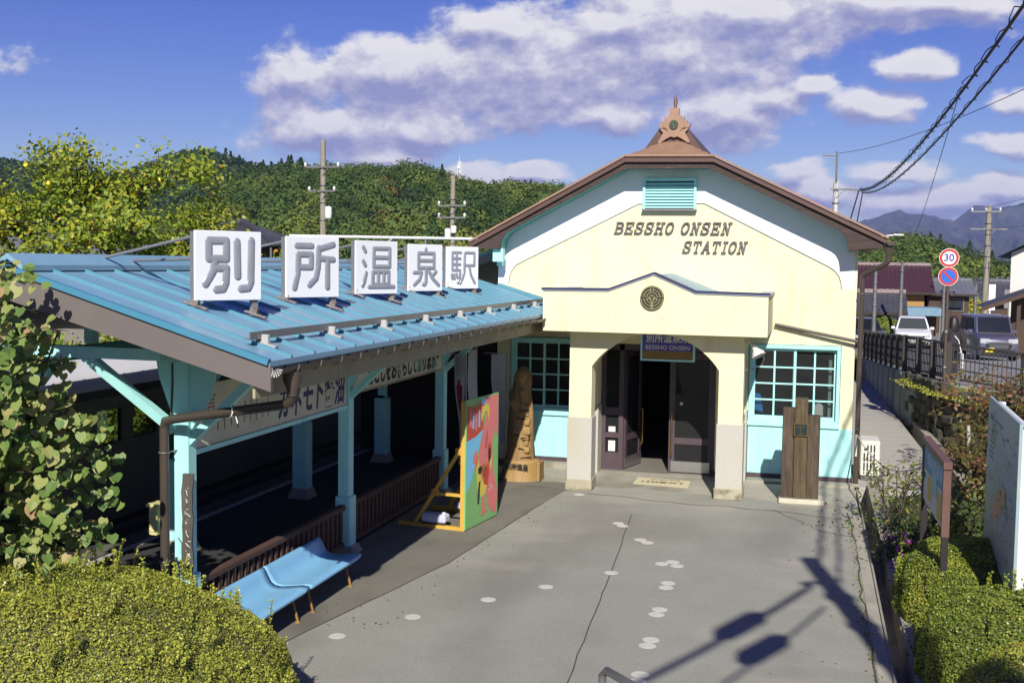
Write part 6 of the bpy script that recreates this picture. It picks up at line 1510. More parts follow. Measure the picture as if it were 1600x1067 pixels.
sp = thing('traffic_sign', (3.66,32.0,.8), 'near traffic sign pole with a round 30 speed limit sign over a round no-parking sign', 'traffic sign')
sx0, sy0_ = 3.0, 27.55
sp.location = (sx0,sy0_,1.0); WL[sp.name] = Vector((sx0,sy0_,1.0))
b = MB(); b.tube([(sx0,sy0_,.9),(sx0,sy0_,4.35)], .036, 10); b.build('pole', M_spole, sp)
b = MB(); b.lathe((sx0,sy0_,1.62), [(.04,0),(.042,.0),(.042,.07),(.04,.07)], 12); b.lathe((sx0,sy0_,2.42), [(.04,0),(.042,.0),(.042,.09),(.04,.09)], 12); b.build('band', M_galv, sp)
fd = Vector((-sx0,-sy0_,0))
disc_sign(sp, (sx0,sy0_-.06,4.16), .215, '30', fd); disc_sign(sp, (sx0-.005,sy0_-.06,3.74), .215, 'park', fd)
sp2 = thing('traffic_sign', (4.65,79.5,-.6), 'far small traffic sign pole with round signs beside the grass verge', 'traffic sign')
b = MB(); b.tube([(4.65,79.5,-.7),(4.65,79.5,2.5)], .035, 8); b.build('pole', M_galv, sp2); disc_sign(sp2, (4.65,79.44,2.25), .26, '30', (-.05,-1,0)); disc_sign(sp2, (4.65,79.44,1.72), .26, 'park', (-.05,-1,0))
# person
def person():
    bx, by, bz = 3.66, 31.9, .98; t = thing('person', (bx,by,bz), 'person with long dark hair in a loose black jacket walking behind the road fence', 'person')
    def skin(name, verts, edges, rads, m, sub=2):
        me = bpy.data.meshes.new(name); me.from_pydata([(v[0],v[1],v[2]) for v in verts], edges, []); me.materials.append(m)
        o = bpy.data.objects.new(name, me); COL.objects.link(o); o.parent = t; WL[o.name] = wloc(t)
        sk = o.modifiers.new('skin', 'SKIN'); sk.use_smooth_shade = True
        for i, r in enumerate(rads): me.skin_vertices[0].data[i].radius = (r if isinstance(r, tuple) else (r,r))
        me.skin_vertices[0].data[0].use_root = True
        s = o.modifiers.new('sub', 'SUBSURF'); s.levels = sub; s.render_levels = sub
        return o
    M_skin = mat('skin', lin(220,180,156,.75), .5, .04); M_jack = mat('black_jacket', lin(58,52,56,.6), .85, .15, 6); M_trs = mat('dark_trousers', lin(44,46,60,.6), .85, .1); M_hair = mat('dark_hair', lin(40,32,30,.6), .5, .2, 20)
    # pelvis 0, chest 1, neck 2, head 3,4, shoulders, elbows, hands, hips, knees, ankles, toes
    vs = [(0,0,.86),(0,0,1.05),(0,.02,1.24),(0,.0,1.34),(0,-.03,1.42),(0,-.03,1.54),(-.17,.01,1.22),(-.22,.05,.98),(-.20,-.06,.76),(-.195,-.08,.66),(.17,.01,1.22),(.22,.03,.98),(.22,-.05,.76),(.22,-.07,.66),(-.08,0,.80),(-.09,-.10,.46),(-.09,-.02,.08),(-.09,-.15,.035),(.08,0,.80),(.09,.06,.46),(.09,.20,.10),(.09,.08,.04)]
    es = [(0,1),(1,2),(2,3),(3,4),(4,5),(2,6),(6,7),(7,8),(8,9),(2,10),(10,11),(11,12),(12,13),(0,14),(14,15),(15,16),(16,17),(0,18),(18,19),(19,20),(20,21)]
    rr = [(.13,.09),(.13,.09),(.12,.08),.045,(.075,.09),(.06,.075),.055,.042,.03,.028,.055,.042,.03,.028,.08,.055,.038,.03,.08,.055,.038,.03]
    skin('body', vs, es, rr, M_skin)
    jv = [(0,0,.74),(0,0,.95),(0,0,1.14),(0,.02,1.27),(-.17,.01,1.22),(-.23,.05,.97),(-.21,-.05,.78),(.17,.01,1.22),(.23,.03,.97),(.23,-.04,.78)]
    skin('jacket', jv, [(0,1),(1,2),(2,3),(3,4),(4,5),(5,6),(3,7),(7,8),(8,9)], [(.19,.14),(.185,.135),(.18,.125),(.10,.08),.085,.08,.065,.085,.08,.065], M_jack)
    skin('trousers', [(0,0,.84),(-.09,0,.76),(-.095,-.10,.46),(-.095,-.02,.12),(.09,0,.76),(.095,.06,.46),(.095,.19,.14)], [(0,1),(1,2),(2,3),(0,4),(4,5),(5,6)], [(.14,.10),.095,.07,.055,.095,.07,.055], M_trs)
    skin('hair', [(0,-.01,1.60),(0,.0,1.50),(0,.05,1.36),(0,.07,1.14)], [(0,1),(1,2),(2,3)], [(.07,.08),(.11,.11),(.13,.09),(.13,.05)], M_hair)
    b = MB(); b.obox((0,-.125,1.455), (.022,.03,.035), None, 0, .008); [setattr(b,'v',[(x+bx,y+by,z+bz) for x, y, z in b.v])]; b.build('nose', M_skin, t)
    t.rotation_euler = (0,0,rad(196)); t.scale = (1.15,1.15,1.06)
    b = MB(); b.obox((bx+.20,by-.10,bz+.52), (.07,.26,.40), Matrix.Rotation(.15,3,'Z'), 0, .03); b.tube([(bx+.20,by-.2,bz+.70),(bx+.12,by-.15,bz+1.05),(bx-.06,by-.10,bz+1.28),(bx-.10,by+.05,bz+1.28)], .014, 6)
    b.build('shoulder_bag', mat('white_bag', lin(236,236,236,.82), .6), label='white shoulder bag slung on the walking person', cat='bag')
person()
# vehicles
M_tyre = mat('tyre_rubber', (.02,.02,.02), .85, .1); M_rim = mat('wheel_rim', lin(170,170,172,.75), .35, .08, metal=.6); M_carg = glass('car_glass', (.015,.018,.022), .35); M_lamp = mat('headlamp_lens', lin(214,220,226,.8), .1, .1, 30, metal=.3); M_trim = mat('black_car_trim', (.018,.018,.02), .4, .1); M_chrome = mat('chrome', lin(220,220,222,.85), .15, .05, metal=.9); M_plw = mat('plate_white', lin(238,238,232,.85), .5); M_ply = mat('plate_yellow', lin(240,214,40,.85), .5, .03)
def car(label, loc, ang, L_, Wd, Hh, paint, kind, plate, cat='car', tall=False):
    t = thing('parked_car' if 'parked' in label else 'car', loc, label, cat); c_, s_ = math.cos(ang), math.sin(ang); o = Vector(loc); h = Wd/2
    Rz = Matrix(((c_,-s_,0),(s_,c_,0),(0,0,1)))
    def fin(mb, nm, m, par=t, bevel=0., seg=2):
        mb.v = [tuple(Rz@Vector(v)+o) for v in mb.v]; ob = mb.build(nm, m, par)
        if bevel: bm = ob.modifiers.new('bevel','BEVEL'); bm.width = bevel; bm.segments = seg; bm.limit_method = 'ANGLE'; bm.angle_limit = rad(25); [setattr(p,'use_smooth',True) for p in ob.data.polygons]
        return ob
    # y = 0 is the nose, +y to the tail
    hood = .62*Hh if tall else .60*Hh; nose = .52*Hh; bl = .60*Hh
    cow = .20*L_ if tall else .30*L_; ws = .30*L_ if tall else .47*L_
    b = MB(); P = [(.06,.20),(.0,.34),(.0,nose*.88),(.05,nose),(cow,hood),(L_-.03,bl),(L_,.4),(L_-.06,.22)]
    if kind == 'suv': P = [(.10,.22),(.0,.40),(.02,nose*.80),(.10,nose*.96),(cow*.5,hood*.985),(cow,hood),(L_-.03,bl),(L_,.42),(L_-.08,.24)]
    b.prism(P, (-h,0,0), (0,1,0), (0,0,1), (Wd,0,0)); body = fin(b,'body',paint,bevel=.10,seg=3)
    b = MB(); tp = h*(.88 if tall else .76); zt = Hh; zb = bl-.02
    y0, y1, y2, y3 = cow-.02, ws, L_-(.16 if tall else .55), L_-.06
    vs = [(-h+.03,y0,zb),(h-.03,y0,zb),(h-.03,y3,zb),(-h+.03,y3,zb),(-tp,y1,zt-.05),(tp,y1,zt-.05),(tp,y2,zt-.04),(-tp,y2,zt-.04),(-tp*.9,(y1+y2)/2,zt),(tp*.9,(y1+y2)/2,zt)]
    b.add(vs, [(0,1,5,4),(1,2,6,9,5),(2,3,7,6),(3,0,4,8,7),(4,5,9,8),(8,9,6,7)]); fin(b,'cabin',paint,bevel=.06,seg=3)
    def on(u0, v0, u1, v1, A, B, C, D, off):   # patch on the quad A B C D
        A, B, C, D = map(Vector, (A,B,C,D)); n_ = (B-A).cross(D-A).normalized()*off
        f = lambda u_, v_: A.lerp(B,u_).lerp(D.lerp(C,u_),v_)+n_
        return [f(u0,v0),f(u1,v0),f(u1,v1),f(u0,v1)]
    b = MB(); b.quad(*on(.06,.07,.94,.93,vs[0],vs[1],vs[5],vs[4],.012)); fin(b,'windscreen',M_carg)
    b = MB(); q = on(.06,.07,.94,.93,vs[0],vs[1],vs[5],vs[4],.010); b.bar(q[0],q[1],.03,.03); fin(b,'wiper_cowl',M_trim)
    for sx in (-1,1):
        A, B, C, D = ((vs[1],vs[2],vs[6],vs[5]) if sx > 0 else (vs[3],vs[0],vs[4],vs[7])); cuts = ((.14,.46),(.49,.72),(.75,.93)) if sx > 0 else ((.07,.25),(.28,.51),(.54,.86))
        b = MB()
        for (a_, e_) in cuts: b.quad(*on(a_,.12,e_,.88,A,B,C,D,.012))
        fin(b,'side_window',M_carg)
        b = MB(); b.obox((sx*(h+.09),cow+.32,bl+.06), (.20,.10,.15), None, 0, .04); fin(b,'mirror',paint,bevel=0)
        for wy in (.17*L_,.81*L_):
            b = MB(); R_ = .33 if not tall else .28; b.lathe((sx*(h-.09),wy,R_), [(0,-.1),(R_*.75,-.1),(R_,-.07),(R_,.07),(R_*.75,.1),(0,.1)], 20, axis='x'); wh = fin(b,'wheel',M_tyre)
            b = MB(); b.lathe((sx*(h+.004),wy,R_), [(0,-.012),(R_*.66,-.012),(R_*.66,.012),(0,.012)], 14, axis='x'); fin(b,'rim',M_rim,wh)
            b = MB(); b.lathe((sx*(h+.001),wy,R_+.01), [(R_*1.02,-.003),(R_*1.16,-.003),(R_*1.16,.003),(R_*1.02,.003)], 20, axis='x'); fin(b,'wheel_arch',M_trim)
        b = MB()
        if kind == 'suv': b.prism([(sx*(h-.06),nose*.78),(sx*(h-.48),nose*.72),(sx*(h-.44),nose*.84),(sx*(h-.07),nose*.97)], (0,-.012,0), (1,0,0), (0,0,1), (0,.10,0))
        else: b.prism([(sx*(h-.05),nose*.78),(sx*(h-.40),nose*.76),(sx*(h-.40),nose*.95),(sx*(h-.05),nose*.97)], (0,-.016,0), (1,0,0), (0,0,1), (0,.08,0))
        fin(b,'headlight',M_lamp)
        b = MB(); b.lathe((sx*(h-.20),-.012,nose*.42), [(0,-.01),(.06,-.01),(.06,.02),(0,.02)], 10, axis='y'); fin(b,'fog_lamp',M_trim)
    b = MB(); b.prism([(-.52,nose*.62),(.52,nose*.62),(.60,nose*.84),(-.60,nose*.84)] if kind == 'suv' else [(-.40,nose*.48),(.40,nose*.48),(.54,nose*.64),(.44,nose*.78),(-.44,nose*.78),(-.54,nose*.64)], (0,-.018,0), (1,0,0), (0,0,1), (0,.05,0)); gr = fin(b,'grille',M_trim)
    b = MB()
    for k in range(4): zz = nose*(.66+.045*k) if kind == 'suv' else nose*(.57+.05*k); b.box((-.48,-.024,zz),(.48,-.018,zz+.018)) if kind == 'suv' else b.box((-.36,-.024,zz),(.36,-.018,zz+.014))
    if kind == 'van': b.bar((-.44,-.026,nose*.52),(-.56,-.026,nose*.66), .02, .04, (0,1,0)); b.bar((.44,-.026,nose*.52),(.56,-.026,nose*.66), .02, .04, (0,1,0)); b.box((-.5,-.026,nose*.80),(.5,-.02,nose*.84))
    fin(b,'grille_bar',M_chrome,gr)
    b = MB(); b.prism([(-.66,.26),(.66,.26),(.60,nose*.50),(-.60,nose*.50)], (0,-.012,0), (1,0,0), (0,0,1), (0,.03,0)); fin(b,'lower_intake',M_trim)
    b = MB(); px_ = -.34 if kind == 'van' else 0; b.box((px_-.165,-.04,nose*.40),(px_+.165,-.025,nose*.40+.165)); fin(b,'number_plate',plate)
    b = MB()
    for sx in (-1,1): b.obox((sx*.33,ws+.5,bl+.12), (.42,.12,.42), None, 0, .05)
    b.box((-h+.2,cow+.15,bl-.06),(h-.2,cow+.35,bl+.03)); fin(b,'seat',M_trim)
    return t
M_pw = mat('white_car_paint', lin(240,242,244,.85), .25, .02, coat=.6); M_pv = mat('dark_violet_blue_car_paint', lin(100,98,122,.72), .3, .05, metal=.25, coat=.7); M_pk2 = mat('black_car_paint', (.02,.022,.025), .25, .05, coat=.7)
car('white sport utility vehicle driving up the road past the grass verge', (5.35,64.2,-.42), rad(-3), 4.6, 1.86, 1.69, M_pw, 'suv', M_plw)
car('dark violet-blue boxy minivan with a yellow number plate on the near road', (7.15,47.6,.31), rad(7), 3.4, 1.50, 1.80, M_pv, 'van', M_ply, tall=True)
car('parked black car half hidden behind the station downpipe', (3.0,61.6,-.35), rad(6), 4.3, 1.75, 1.60, M_pk2, 'suv', M_plw)
car('white compact car far down the road beyond the person', (8.0,95.0,-.95), rad(-4), 3.9, 1.65, 1.5, M_pw, 'van', M_plw, tall=True)
# ================================================================ poles, masts and cables
M_pole = mat('concrete_pole', lin(168,160,142,.68), .85, .1, 3, spots=[(lin(120,112,98,.6), .55, .75, 4, .5, (3,3,.3))]); M_ins = mat('white_insulator', lin(236,236,232,.85), .3); M_cab = mat('black_cable', (.02,.02,.022), .5, .1)
def pole(label, x, y, z0, z1, r=.15, arms=(), group=None, m=None, rot=0., extra=None):
    t = thing('utility_pole', (x,y,z0), label, 'utility pole', group); b = MB(); b.tube([(x,y,z0),(x,y,z1)], [r*1.25,r*.8], 14); b.build('pole', m or M_pole, t)
    c_, s_ = math.cos(rot), math.sin(rot)
    for (z, w, off, ni) in arms:
        a = MB(); p, q = Vector((x+(off-w/2)*c_,y+(off-w/2)*s_-.18,z)), Vector((x+(off+w/2)*c_,y+(off+w/2)*s_-.18,z)); a.bar(p, q, .09, .09); a.bar((x,y-.14,z-.5),p.lerp(q,.7), .04, .04); ar = a.build('crossarm', M_galv, t)
        for k in range(ni):
            g = MB(); c = p.lerp(q, .04+.92*k/max(1,ni-1)); g.lathe(tuple(c), [(.03,.04),(.09,.07),(.05,.13),(.09,.17),(.05,.24),(0,.26)], 10); g.build('insulator', M_ins, ar)
    if extra:
        for (dx, z, rr, hh) in extra:
            g = MB(); g.lathe((x+dx,y-.3,z), [(0,0),(rr,.0),(rr*1.04,hh*.1),(rr*1.04,hh*.9),(rr*.8,hh),(0,hh*1.04)], 14); g.build('transformer', M_ins, t)
    b = MB()
    for k in range(5): zz = z0+(z1-z0)*(.55+.08*k); b.lathe((x,y,zz), [(r*1.13,0),(r*1.16,.0),(r*1.16,.06),(r*1.13,.06)], 14)
    b.build('band', M_galv, t)
    return t
pole('tall bare-topped concrete pole with two crossarms against the wooded hill, left of its pair', -26.1,57.7,-1.4,10.5,.17,((9.0,2.1,0,2),(7.7,1.6,0,2)),None,extra=((.45,6.2,.18,.65),))
pole('shorter concrete pole with two white-insulator crossarms behind the fourth name board', -19.2,59.5,-1.4,8.65,.16,((7.0,1.6,0,2),(6.35,1.6,0,2)),None,extra=((-.18,5.2,.16,.55),(.16,5.5,.15,.4)))
pr_ = pole('light concrete pole with a thin antenna top and street lamp behind the station roof edge', 1.1,65.0,-.5,8.6,.17,((8.2,1.2,.3,0),),None,m=mat('pale_pole', lin(214,212,206,.75), .8, .06))
b = MB(); b.tube([(1.1,64.9,8.5),(1.1,64.9,10.25)], .05, 8); b.tube([(.35,64.9,10.05),(1.2,64.9,10.05)], .04, 6); b.bar((.7,64.9,10.05),(1.1,64.9,9.4), .04, .04); b.build('top_bracket', M_galv, pr_)
b = MB(); b.tube([(1.5,63.2,4.9),(2.4,63.0,5.25),(3.3,62.8,5.55),(4.1,62.6,5.65)], .045, 8); b.obox((4.3,62.55,5.66), (.5,.16,.09), Matrix.Rotation(.02,3,'Y'), 0, .03); b.build('street_lamp', M_ins, pr_)
pole('brown concrete pole with white insulators on two crossarms right of the traffic signs', 11.2,81,-1.0,8.15,.20,((7.75,1.9,-.2,3),(6.6,2.3,0,0)),None)
pole('slim grey pole behind the parked black car', 2.82,54.8,-.2,4.1,.09,(),None,m=M_galv)
pole('slim grey pole rising behind the white sport utility vehicle', 5.0,69.0,-.4,4.35,.10,(),None,m=M_galv)
pole('slim pale pole hidden partly by the traffic sign post', 7.9,74.5,-.7,3.3,.10,(),None,m=M_galv)
pole('short pale pole between the traffic signs and the brown concrete pole', 12.6,96.5,-1.2,2.75,.13,(),None,m=M_galv)
pole('distant pole with three insulators at the right edge over the white house', 18.2,96,-1.2,6.2,.16,((5.9,1.9,0,4),),None)
b = MB(); b.box((13.4,97,.7),(14.15,97.1,2.75)); b.box((13.75,97.02,-1.2),(13.83,97.08,.7)); b.build('hanging_signboard', M_swh, label='plain white upright signboard on a post beside the brown concrete pole', cat='signboard')
b = MB(); b.box((14.9,97.5,.85),(16.8,97.6,2.35)); b.box((15.2,97.52,-1.2),(15.3,97.58,.85)); b.box((16.4,97.52,-1.2),(16.5,97.58,.85)); b.build('road_sign_back', M_galv, label='grey back of a road sign right of the brown concrete pole', cat='road sign')
# near pole standing by the camera; its shadow falls on the plaza
t = pole('tall concrete pole beside the viewpoint whose shadow crosses the plaza', 2.85,2.4,-.2,9.0,.16,(),None)
b = MB(); b.bar((2.85,2.4,8.3),(2.5,2.3,8.2), .06, .06); b.build('cable_bracket', M_galv, t)
def cable(label, p, q, sag, r=.01, n=24, wrap=0, m=None, cat='cable', name='overhead_cable'):
    p, q = Vector(p), Vector(q); P = [p.lerp(q,i/n)-Vector((0,0,sag*4*(i/n)*(1-i/n))) for i in range(n+1)]; b = MB(); b.tube(P, r, 6)
    if wrap:
        rs = random.Random(9); N_ = int((q-p).length*wrap); pts = []
        for k in range(N_):
            f = k/N_; c = p.lerp(q,f)-Vector((0,0,sag*4*f*(1-f))); a = k*1.1; rr = r*(2.3+(1.8 if rs.random() < .06 else 0)); pts.append(c+Vector((math.cos(a)*rr,0,math.sin(a)*rr)))
        b.tube(pts, r*.33, 4)
    return b.build(name, m or M_cab, label=label, cat=cat, origin=p)
cable('upper thick black cable bundle sweeping down from the top right corner', (2.85,2.6,8.6), (2.35,64.5,8.15), 1.25, .030, 30, wrap=5)
cable('lower looped black cable bundle under the thick one at the top right', (2.95,2.6,8.15), (2.45,64.5,8.0), 1.20, .022, 30, wrap=3.4)
cable('cable drop hanging left from the bundle bracket behind the station roof', (2.3,64.5,8.1), (.9,66,3.0), .2, .035, 10)
cable('cable drop hanging right from the bundle bracket behind the station roof', (2.5,64.5,8.0), (1.7,66,3.0), .2, .035, 10)
b = MB(); b.bar((1.1,64.9,8.2),(2.6,64.6,8.1), .07, .07); b.build('cable_arm', M_galv, pr_)
cable('thin wire rising to the right from the pale pole top', (1.2,64.9,10.15), (11,6,11.2), 1.4, .012, 24)
cable('thin drop wire falling from the bundles towards the road', (2.68,23.7,7.45), (5.0,69,4.3), .5, .009, 20)
cable('wire from the brown concrete pole to the upper right, topmost', (11.0,81,8.0), (17,30,11.5), .8, .014, 16)
cable('wire from the brown concrete pole to the upper right, middle', (11.9,81,8.0), (18.5,30,11.0), .9, .014, 16)
cable('wire from the brown concrete pole to the upper right, lowest', (11.3,81,6.6), (19,30,9.6), .9, .014, 16)
cable('thick drooping cable running right from halfway up the brown concrete pole', (11.2,81,4.4), (17.5,60,6.6), .7, .03, 16)
cable('thin wire slanting over the valley left of the brown concrete pole', (11.2,81,5.5), (2.5,60,3.6), .5, .01, 16)
cable('street wire from the slim poles towards the station', (5.0,69,4.3), (2.82,54.8,4.05), .15, .012, 10)
cable('street wire between the slim pale poles', (5.0,69,4.25), (7.9,74.5,3.2), .15, .012, 10)
cable('wire from the taller hillside pole to the shorter one', (-25.1,57.5,9.0), (-18.6,59.3,7.2), .35, .014, 14)
cable('lower wire between the two hillside poles', (-25.4,57.5,7.8), (-19.6,59.3,6.5), .35, .014, 14)
cable('slack wire running left from the taller hillside pole', (-27.0,57.5,9.0), (-48,40,8.5), .8, .014, 16)
cable('steel guy wire slanting down left of the taller hillside pole', (-26.2,57.5,8.3), (-29.0,57.0,-1.0), .0, .02, 6)
cable('thin wire crossing in front of the quince trees', (-17.5,17.6,4.75), (-9.2,20.6,4.35), .05, .007, 10)
gp = thing('pipe_gantry', (-8.8,23.7,0), 'horizontal white pipe on thin posts behind the name boards', 'pipe')
b = MB(); b.tube([(-11.2,23.0,4.44),(-5.9,24.35,4.42)], .033, 8); b.build('pipe', mat('white_pipe', lin(228,228,222,.8), .5, .05), gp)
for f in (.03,.55): b = MB(); b.tube([(-11.2+5.3*f,23.0+1.35*f,0),(-11.2+5.3*f,23.0+1.35*f,4.42)], .035, 8); b.build('post', M_galv, gp)
b = MB(); b.tube([(-9.0,23.56,4.40),(-9.6,23.2,3.9)], .03, 6); b.build('brace', M_galv, gp)
cable('heavy service cable running off to the left from the pole beside the viewpoint', (2.6,2.4,8.1), (-1.8,-7.0,8.6), .45, .045, 20)
cable('second service cable running off to the left from the pole beside the viewpoint', (2.6,2.3,7.6), (-1.2,-7.0,8.2), .5, .025, 20)
for (p, q, lab) in (((2.05,1.2,8.02),(1.6,.25,7.98),'upper grey cable closure hanging on the service cable by the viewpoint'),((2.15,1.25,7.48),(1.72,.35,7.45),'lower grey cable closure hanging on the service cable by the viewpoint')):
    p, q = Vector(p), Vector(q); b = MB(); b.tube([p, p.lerp(q,.08), p.lerp(q,.16), p.lerp(q,.84), p.lerp(q,.92), q], [.04,.09,.13,.13,.09,.04], 10); b.build('cable_closure', M_cab, label=lab, cat='cable closure')
# ================================================================ hills, woods, mountains
def ridge_z(u_, tab): return np.interp(u_, [a for a, _ in tab], [b_ for _, b_ in tab])
RFAR = [(-1.6,.060),(-1.147,.0672),(-.9737,.0871),(-.8129,.0977),(-.767,.0908),(-.70,.0724),(-.6414,.0898),(-.6127,.0996),(-.5845,.1042),(-.56,.0996),(-.5225,.0888),(-.4754,.0805),(-.4424,.0743),(-.38,.06),(-.3,.04)]
RNEAR = [(-1.6,.03),(-.9,.034),(-.68,.038),(-.592,.047),(-.536,.0748),(-.4955,.0825),(-.4163,.082),(-.3906,.08),(-.3589,.0845),(-.3338,.0779),(-.3183,.071),(-.29,.0655),(-.2665,.0665),(-.2247,.0645),(-.172,.058),(-.093,.044),(.015,.0316),(.0593,.021),(.0718,.0251),(.0921,.0215),(.1173,.0138),(.1398,.0051),(.1667,.0013),(.25,-.004),(.5,-.006)]
def hill_fn(tab, Yb, Yr, sub, zb=-6.):
    def f(u_, t):
        Yy = Yb+(Yr-Yb)*t; zr = 3.9+ridge_z(u_,tab)*Yr-sub
        up = np.where(t <= 1, zb+(zr-zb)*np.sin(np.clip(t,0,1)*math.pi/2)**1.15, zr-(zr-zb)*np.clip((t-1)/.6,0,1)**1.5)
        return np.stack([u_*Yy, Yy, up+1.3*np.sin(u_*Yy*.05+t*9)*np.sin(t*7+u_*11)*np.clip(1-t,0,1)], -1)
    return f
M_hillf = mat('wooded_hillside_floor', (.05,.075,.025), .95, .3, .05)
def hill(tab, Yb, Yr, sub, u0, u1, nu=90, nt=30):
    f = hill_fn(tab, Yb, Yr, sub); U_, T_ = np.meshgrid(np.linspace(u0,u1,nu), np.linspace(0,1.6,nt)); V = f(U_,T_).reshape(-1,3)
    i = np.arange(nt-1)[:,None]*nu+np.arange(nu-1)[None,:]; F = np.stack([i,i+1,i+nu+1,i+nu],-1).reshape(-1,4)
    np_object('hills', V, F, M_hillf, smooth=True, kind='structure'); return f
def wood(name, label, f, u0, u1, t0, t1, ntree, r0, r1, nq, q, seed, dark=0., rowwise=False):
    rs = np.random.RandomState(seed); u_ = rs.uniform(u0,u1,ntree); t_ = np.sqrt(rs.uniform(t0*t0,t1*t1,ntree)); B = f(u_,t_)
    sp = lump(B*.05,1.0,seed)+.9*rs.normal(size=ntree)
    con = (lump(B*.035,1.,seed+3)+.5*rs.normal(size=ntree)) > .80
    hue = np.where(con, .14+.07*rs.normal(size=ntree), np.clip(.46+.17*sp, .18, .80)); hue = np.where(rs.rand(ntree) < .012, .92, hue)-dark
    R0 = rs.uniform(r0,r1,ntree); n = ntree*nq
    d = unit(rs.normal(size=(n,3))); d[:,2] = np.abs(d[:,2])*1.0-.25; d = unit(d)
    ti = np.repeat(np.arange(ntree), nq); rr = R0[ti]
    lob = 1+.20*np.sin(d[:,0]*5+ti*1.7)*np.sin(d[:,1]*5+ti*2.3+d[:,2]*4); rad_ = (.84+.16*rs.rand(n))*lob
    P = d*rad_[:,None]*rr[:,None]*np.array([1,1,.95])
    cz = con[ti]; h = rs.rand(n)**.75
    Pc = np.stack([d[:,0]*(1-h)*rr*.75, d[:,1]*(1-h)*rr*.75, (h*2.1-.7)*rr], -1); P = np.where(cz[:,None], Pc, P)
    Nn = np.where(cz[:,None], d+[0,0,.5], d+[0,0,.15])+rs.normal(size=(n,3))*.30
    C = B[ti].copy(); C[:,2] += rr*.75
    val = np.clip(hue[ti]+.035*rs.normal(size=n), 0, 1)
    V, F, R_ = leaves(P+C, Nn, q*rr*(.6+.6*rs.rand(n)), val, LEAF_Q, 1.6, rs=rs)
    np_object(name, V, F, LM_wood, R_, label=label, cat='woodland', kind='stuff')
fn1 = hill(RNEAR, 125, 330, 5.5, -1.5, .5)
fn2 = hill(RFAR, 430, 640, 6.5, -1.6, -.3)
wood('woodland', 'mixed green and yellow autumn woodland covering the near hill', fn1, -.66, .22, .04, 1.03, 1750, 2.4, 4.4, 420, .125, 91)
wood('woodland', 'woodland on the near hill beyond the quince trees at the far left', fn1, -1.4, -.66, .3, 1.03, 700, 2.4, 4.0, 50, .36, 92)
wood('woodland', 'dark wooded far ridge behind the quince trees', fn2, -1.3, -.35, .35, 1.03, 3300, 3.2, 5.2, 50, .34, 93, dark=.22)
wood('woodland', 'loose row of trees at the foot of the hill behind the railway', lambda u_, t: np.stack([u_*95, 95+30*t, -3.0+0*t], -1), -.62, -.06, .0, 1., 70, 2.4, 4.6, 260, .20, 94, dark=-.12)
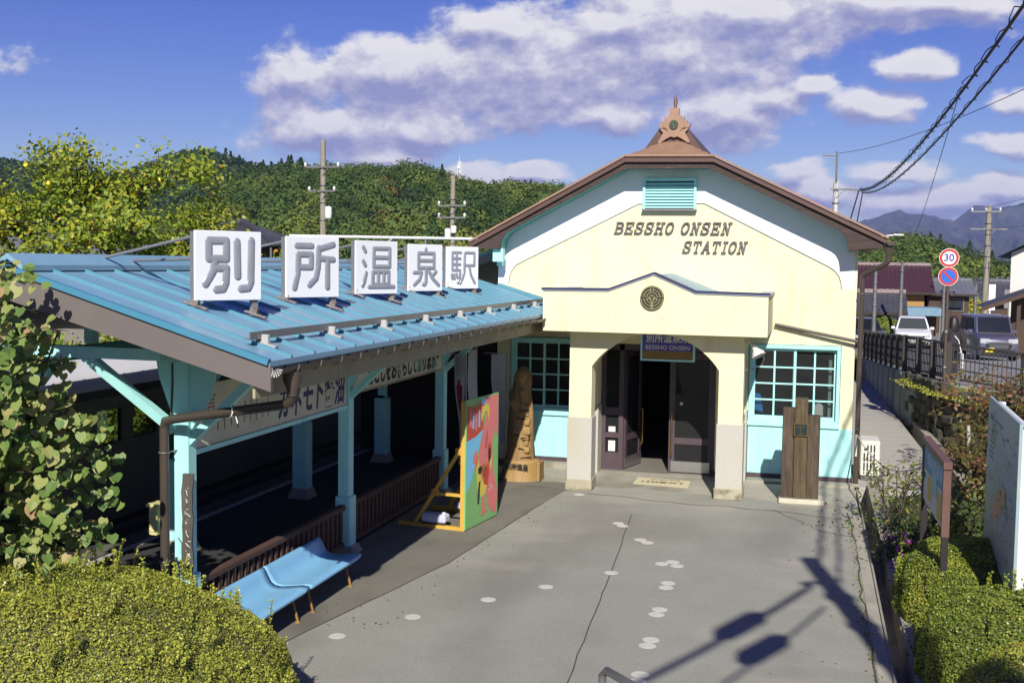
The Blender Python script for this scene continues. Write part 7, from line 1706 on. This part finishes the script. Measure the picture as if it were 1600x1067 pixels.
def mountain():
    tab = [(-.5,.03),(-.2,.036),(-.0116,.0396),(.038,.0398),(.0659,.049),(.0862,.0453),(.1113,.0416),(.1271,.0532),(.1453,.0506),(.1644,.0558),(.2122,.0481),(.2577,.0633),(.4,.05),(.8,.04)]
    nu, nt = 900, 150; U_, T_ = np.meshgrid(np.linspace(-.4,.7,nu), np.linspace(0,1.5,nt)); Yr, Yb = 7200., 3600.
    Yy = Yb+(Yr-Yb)*T_; zr = 3.9+ridge_z(U_,tab)*Yr
    rs = np.random.RandomState(77)
    def vnoise(x, y):
        g = rs.rand(256,256); xi = np.floor(x).astype(int); yi = np.floor(y).astype(int); fx = x-xi; fy = y-yi; fx = fx*fx*(3-2*fx); fy = fy*fy*(3-2*fy)
        G = lambda a, b_: g[a % 256, b_ % 256]
        return (G(xi,yi)*(1-fx)+G(xi+1,yi)*fx)*(1-fy)+(G(xi,yi+1)*(1-fx)+G(xi+1,yi+1)*fx)*fy
    wx = U_*40+2.0*(vnoise(U_*18,T_*3)-.5); wy = T_*3+1.2*(vnoise(U_*25+9,T_*4)-.5)
    rg = 0; amp = 1.; fr_ = 1.; tot = 0
    for o_ in range(5):
        rg = rg+amp*(1-np.abs(2*vnoise(wx*fr_+o_*13,wy*fr_+o_*7)-1)); tot += amp; amp *= .55; fr_ *= 2.05
    rg = rg/tot
    base = np.where(T_ <= 1, np.clip(T_,0,1)**1.15, 1-np.clip((T_-1)/.5,0,1)**1.4)
    crest_ = np.clip(np.abs(1-T_)*3,0,1)
    Z = -6+(zr+6)*base*(1-1.0*(.78-rg)*(.12+.88*crest_)*np.clip(T_*4,0,1))
    V = np.stack([U_*Yy, Yy, Z], -1).reshape(-1,3); i = np.arange(nt-1)[:,None]*nu+np.arange(nu-1)[None,:]; F = np.stack([i,i+1,i+nu+1,i+nu],-1).reshape(-1,4)
    np_object('mountains', V, F, mat('forested_mountain', (.05,.065,.03), .95, .35, .004, spots=[((.10,.07,.035), .5, .62, .002, .6, (1,1,1)), ((.02,.035,.018), .5, .6, .006, .7, (1,1,1))]), smooth=True, kind='structure')
mountain()
mt_ = thing('radio_mast', (-137,433,30), 'slim lattice radio mast on the wooded ridge', 'radio mast')
mx, my, mz = -104.5,330.,26.0
mt_.location = (mx,my,mz); WL[mt_.name] = Vector((mx,my,mz)); b = MB()
for sx, sy in ((-1,-1),(1,-1),(1,1),(-1,1)): b.tube([(mx+sx*.55,my+sy*.55,mz),(mx+sx*.35,my+sy*.35,mz+8.5)], .09, 5)
for k in range(9):
    z = mz+k*.95; w = .55-.02*k; b.bar((mx-w,my-w,z),(mx+w,my-w,z+.95), .08, .08); b.bar((mx+w,my-w,z),(mx-w,my-w,z+.95), .08, .08); b.bar((mx-w,my-w,z),(mx+w,my-w,z), .08, .08)
b.tube([(mx,my,mz+8),(mx,my,mz+10.4)], .07, 5); b.obox((mx,my-.5,mz+6.6), (.9,.5,.9), None, 0, .1); b.build('lattice', M_ins, mt_)
# ================================================================ the air between
def haze():
    b = MB(); b.box((-7000,-60,-8),(7000,8600,470)); m = bpy.data.materials.new('haze'); m.use_nodes = True; N = m.node_tree.nodes; N.clear()
    o = N.new('ShaderNodeOutputMaterial'); v = N.new('ShaderNodeVolumePrincipled'); v.inputs['Color'].default_value = (.40,.48,1,1); v.inputs['Density'].default_value = HAZE; v.inputs['Anisotropy'].default_value = .0
    m.node_tree.links.new(v.outputs[0], o.inputs['Volume']); b.build('haze', m, kind='stuff', label='thin blue air over the valley', cat='haze')
HAZE = 0.82e-4
haze()
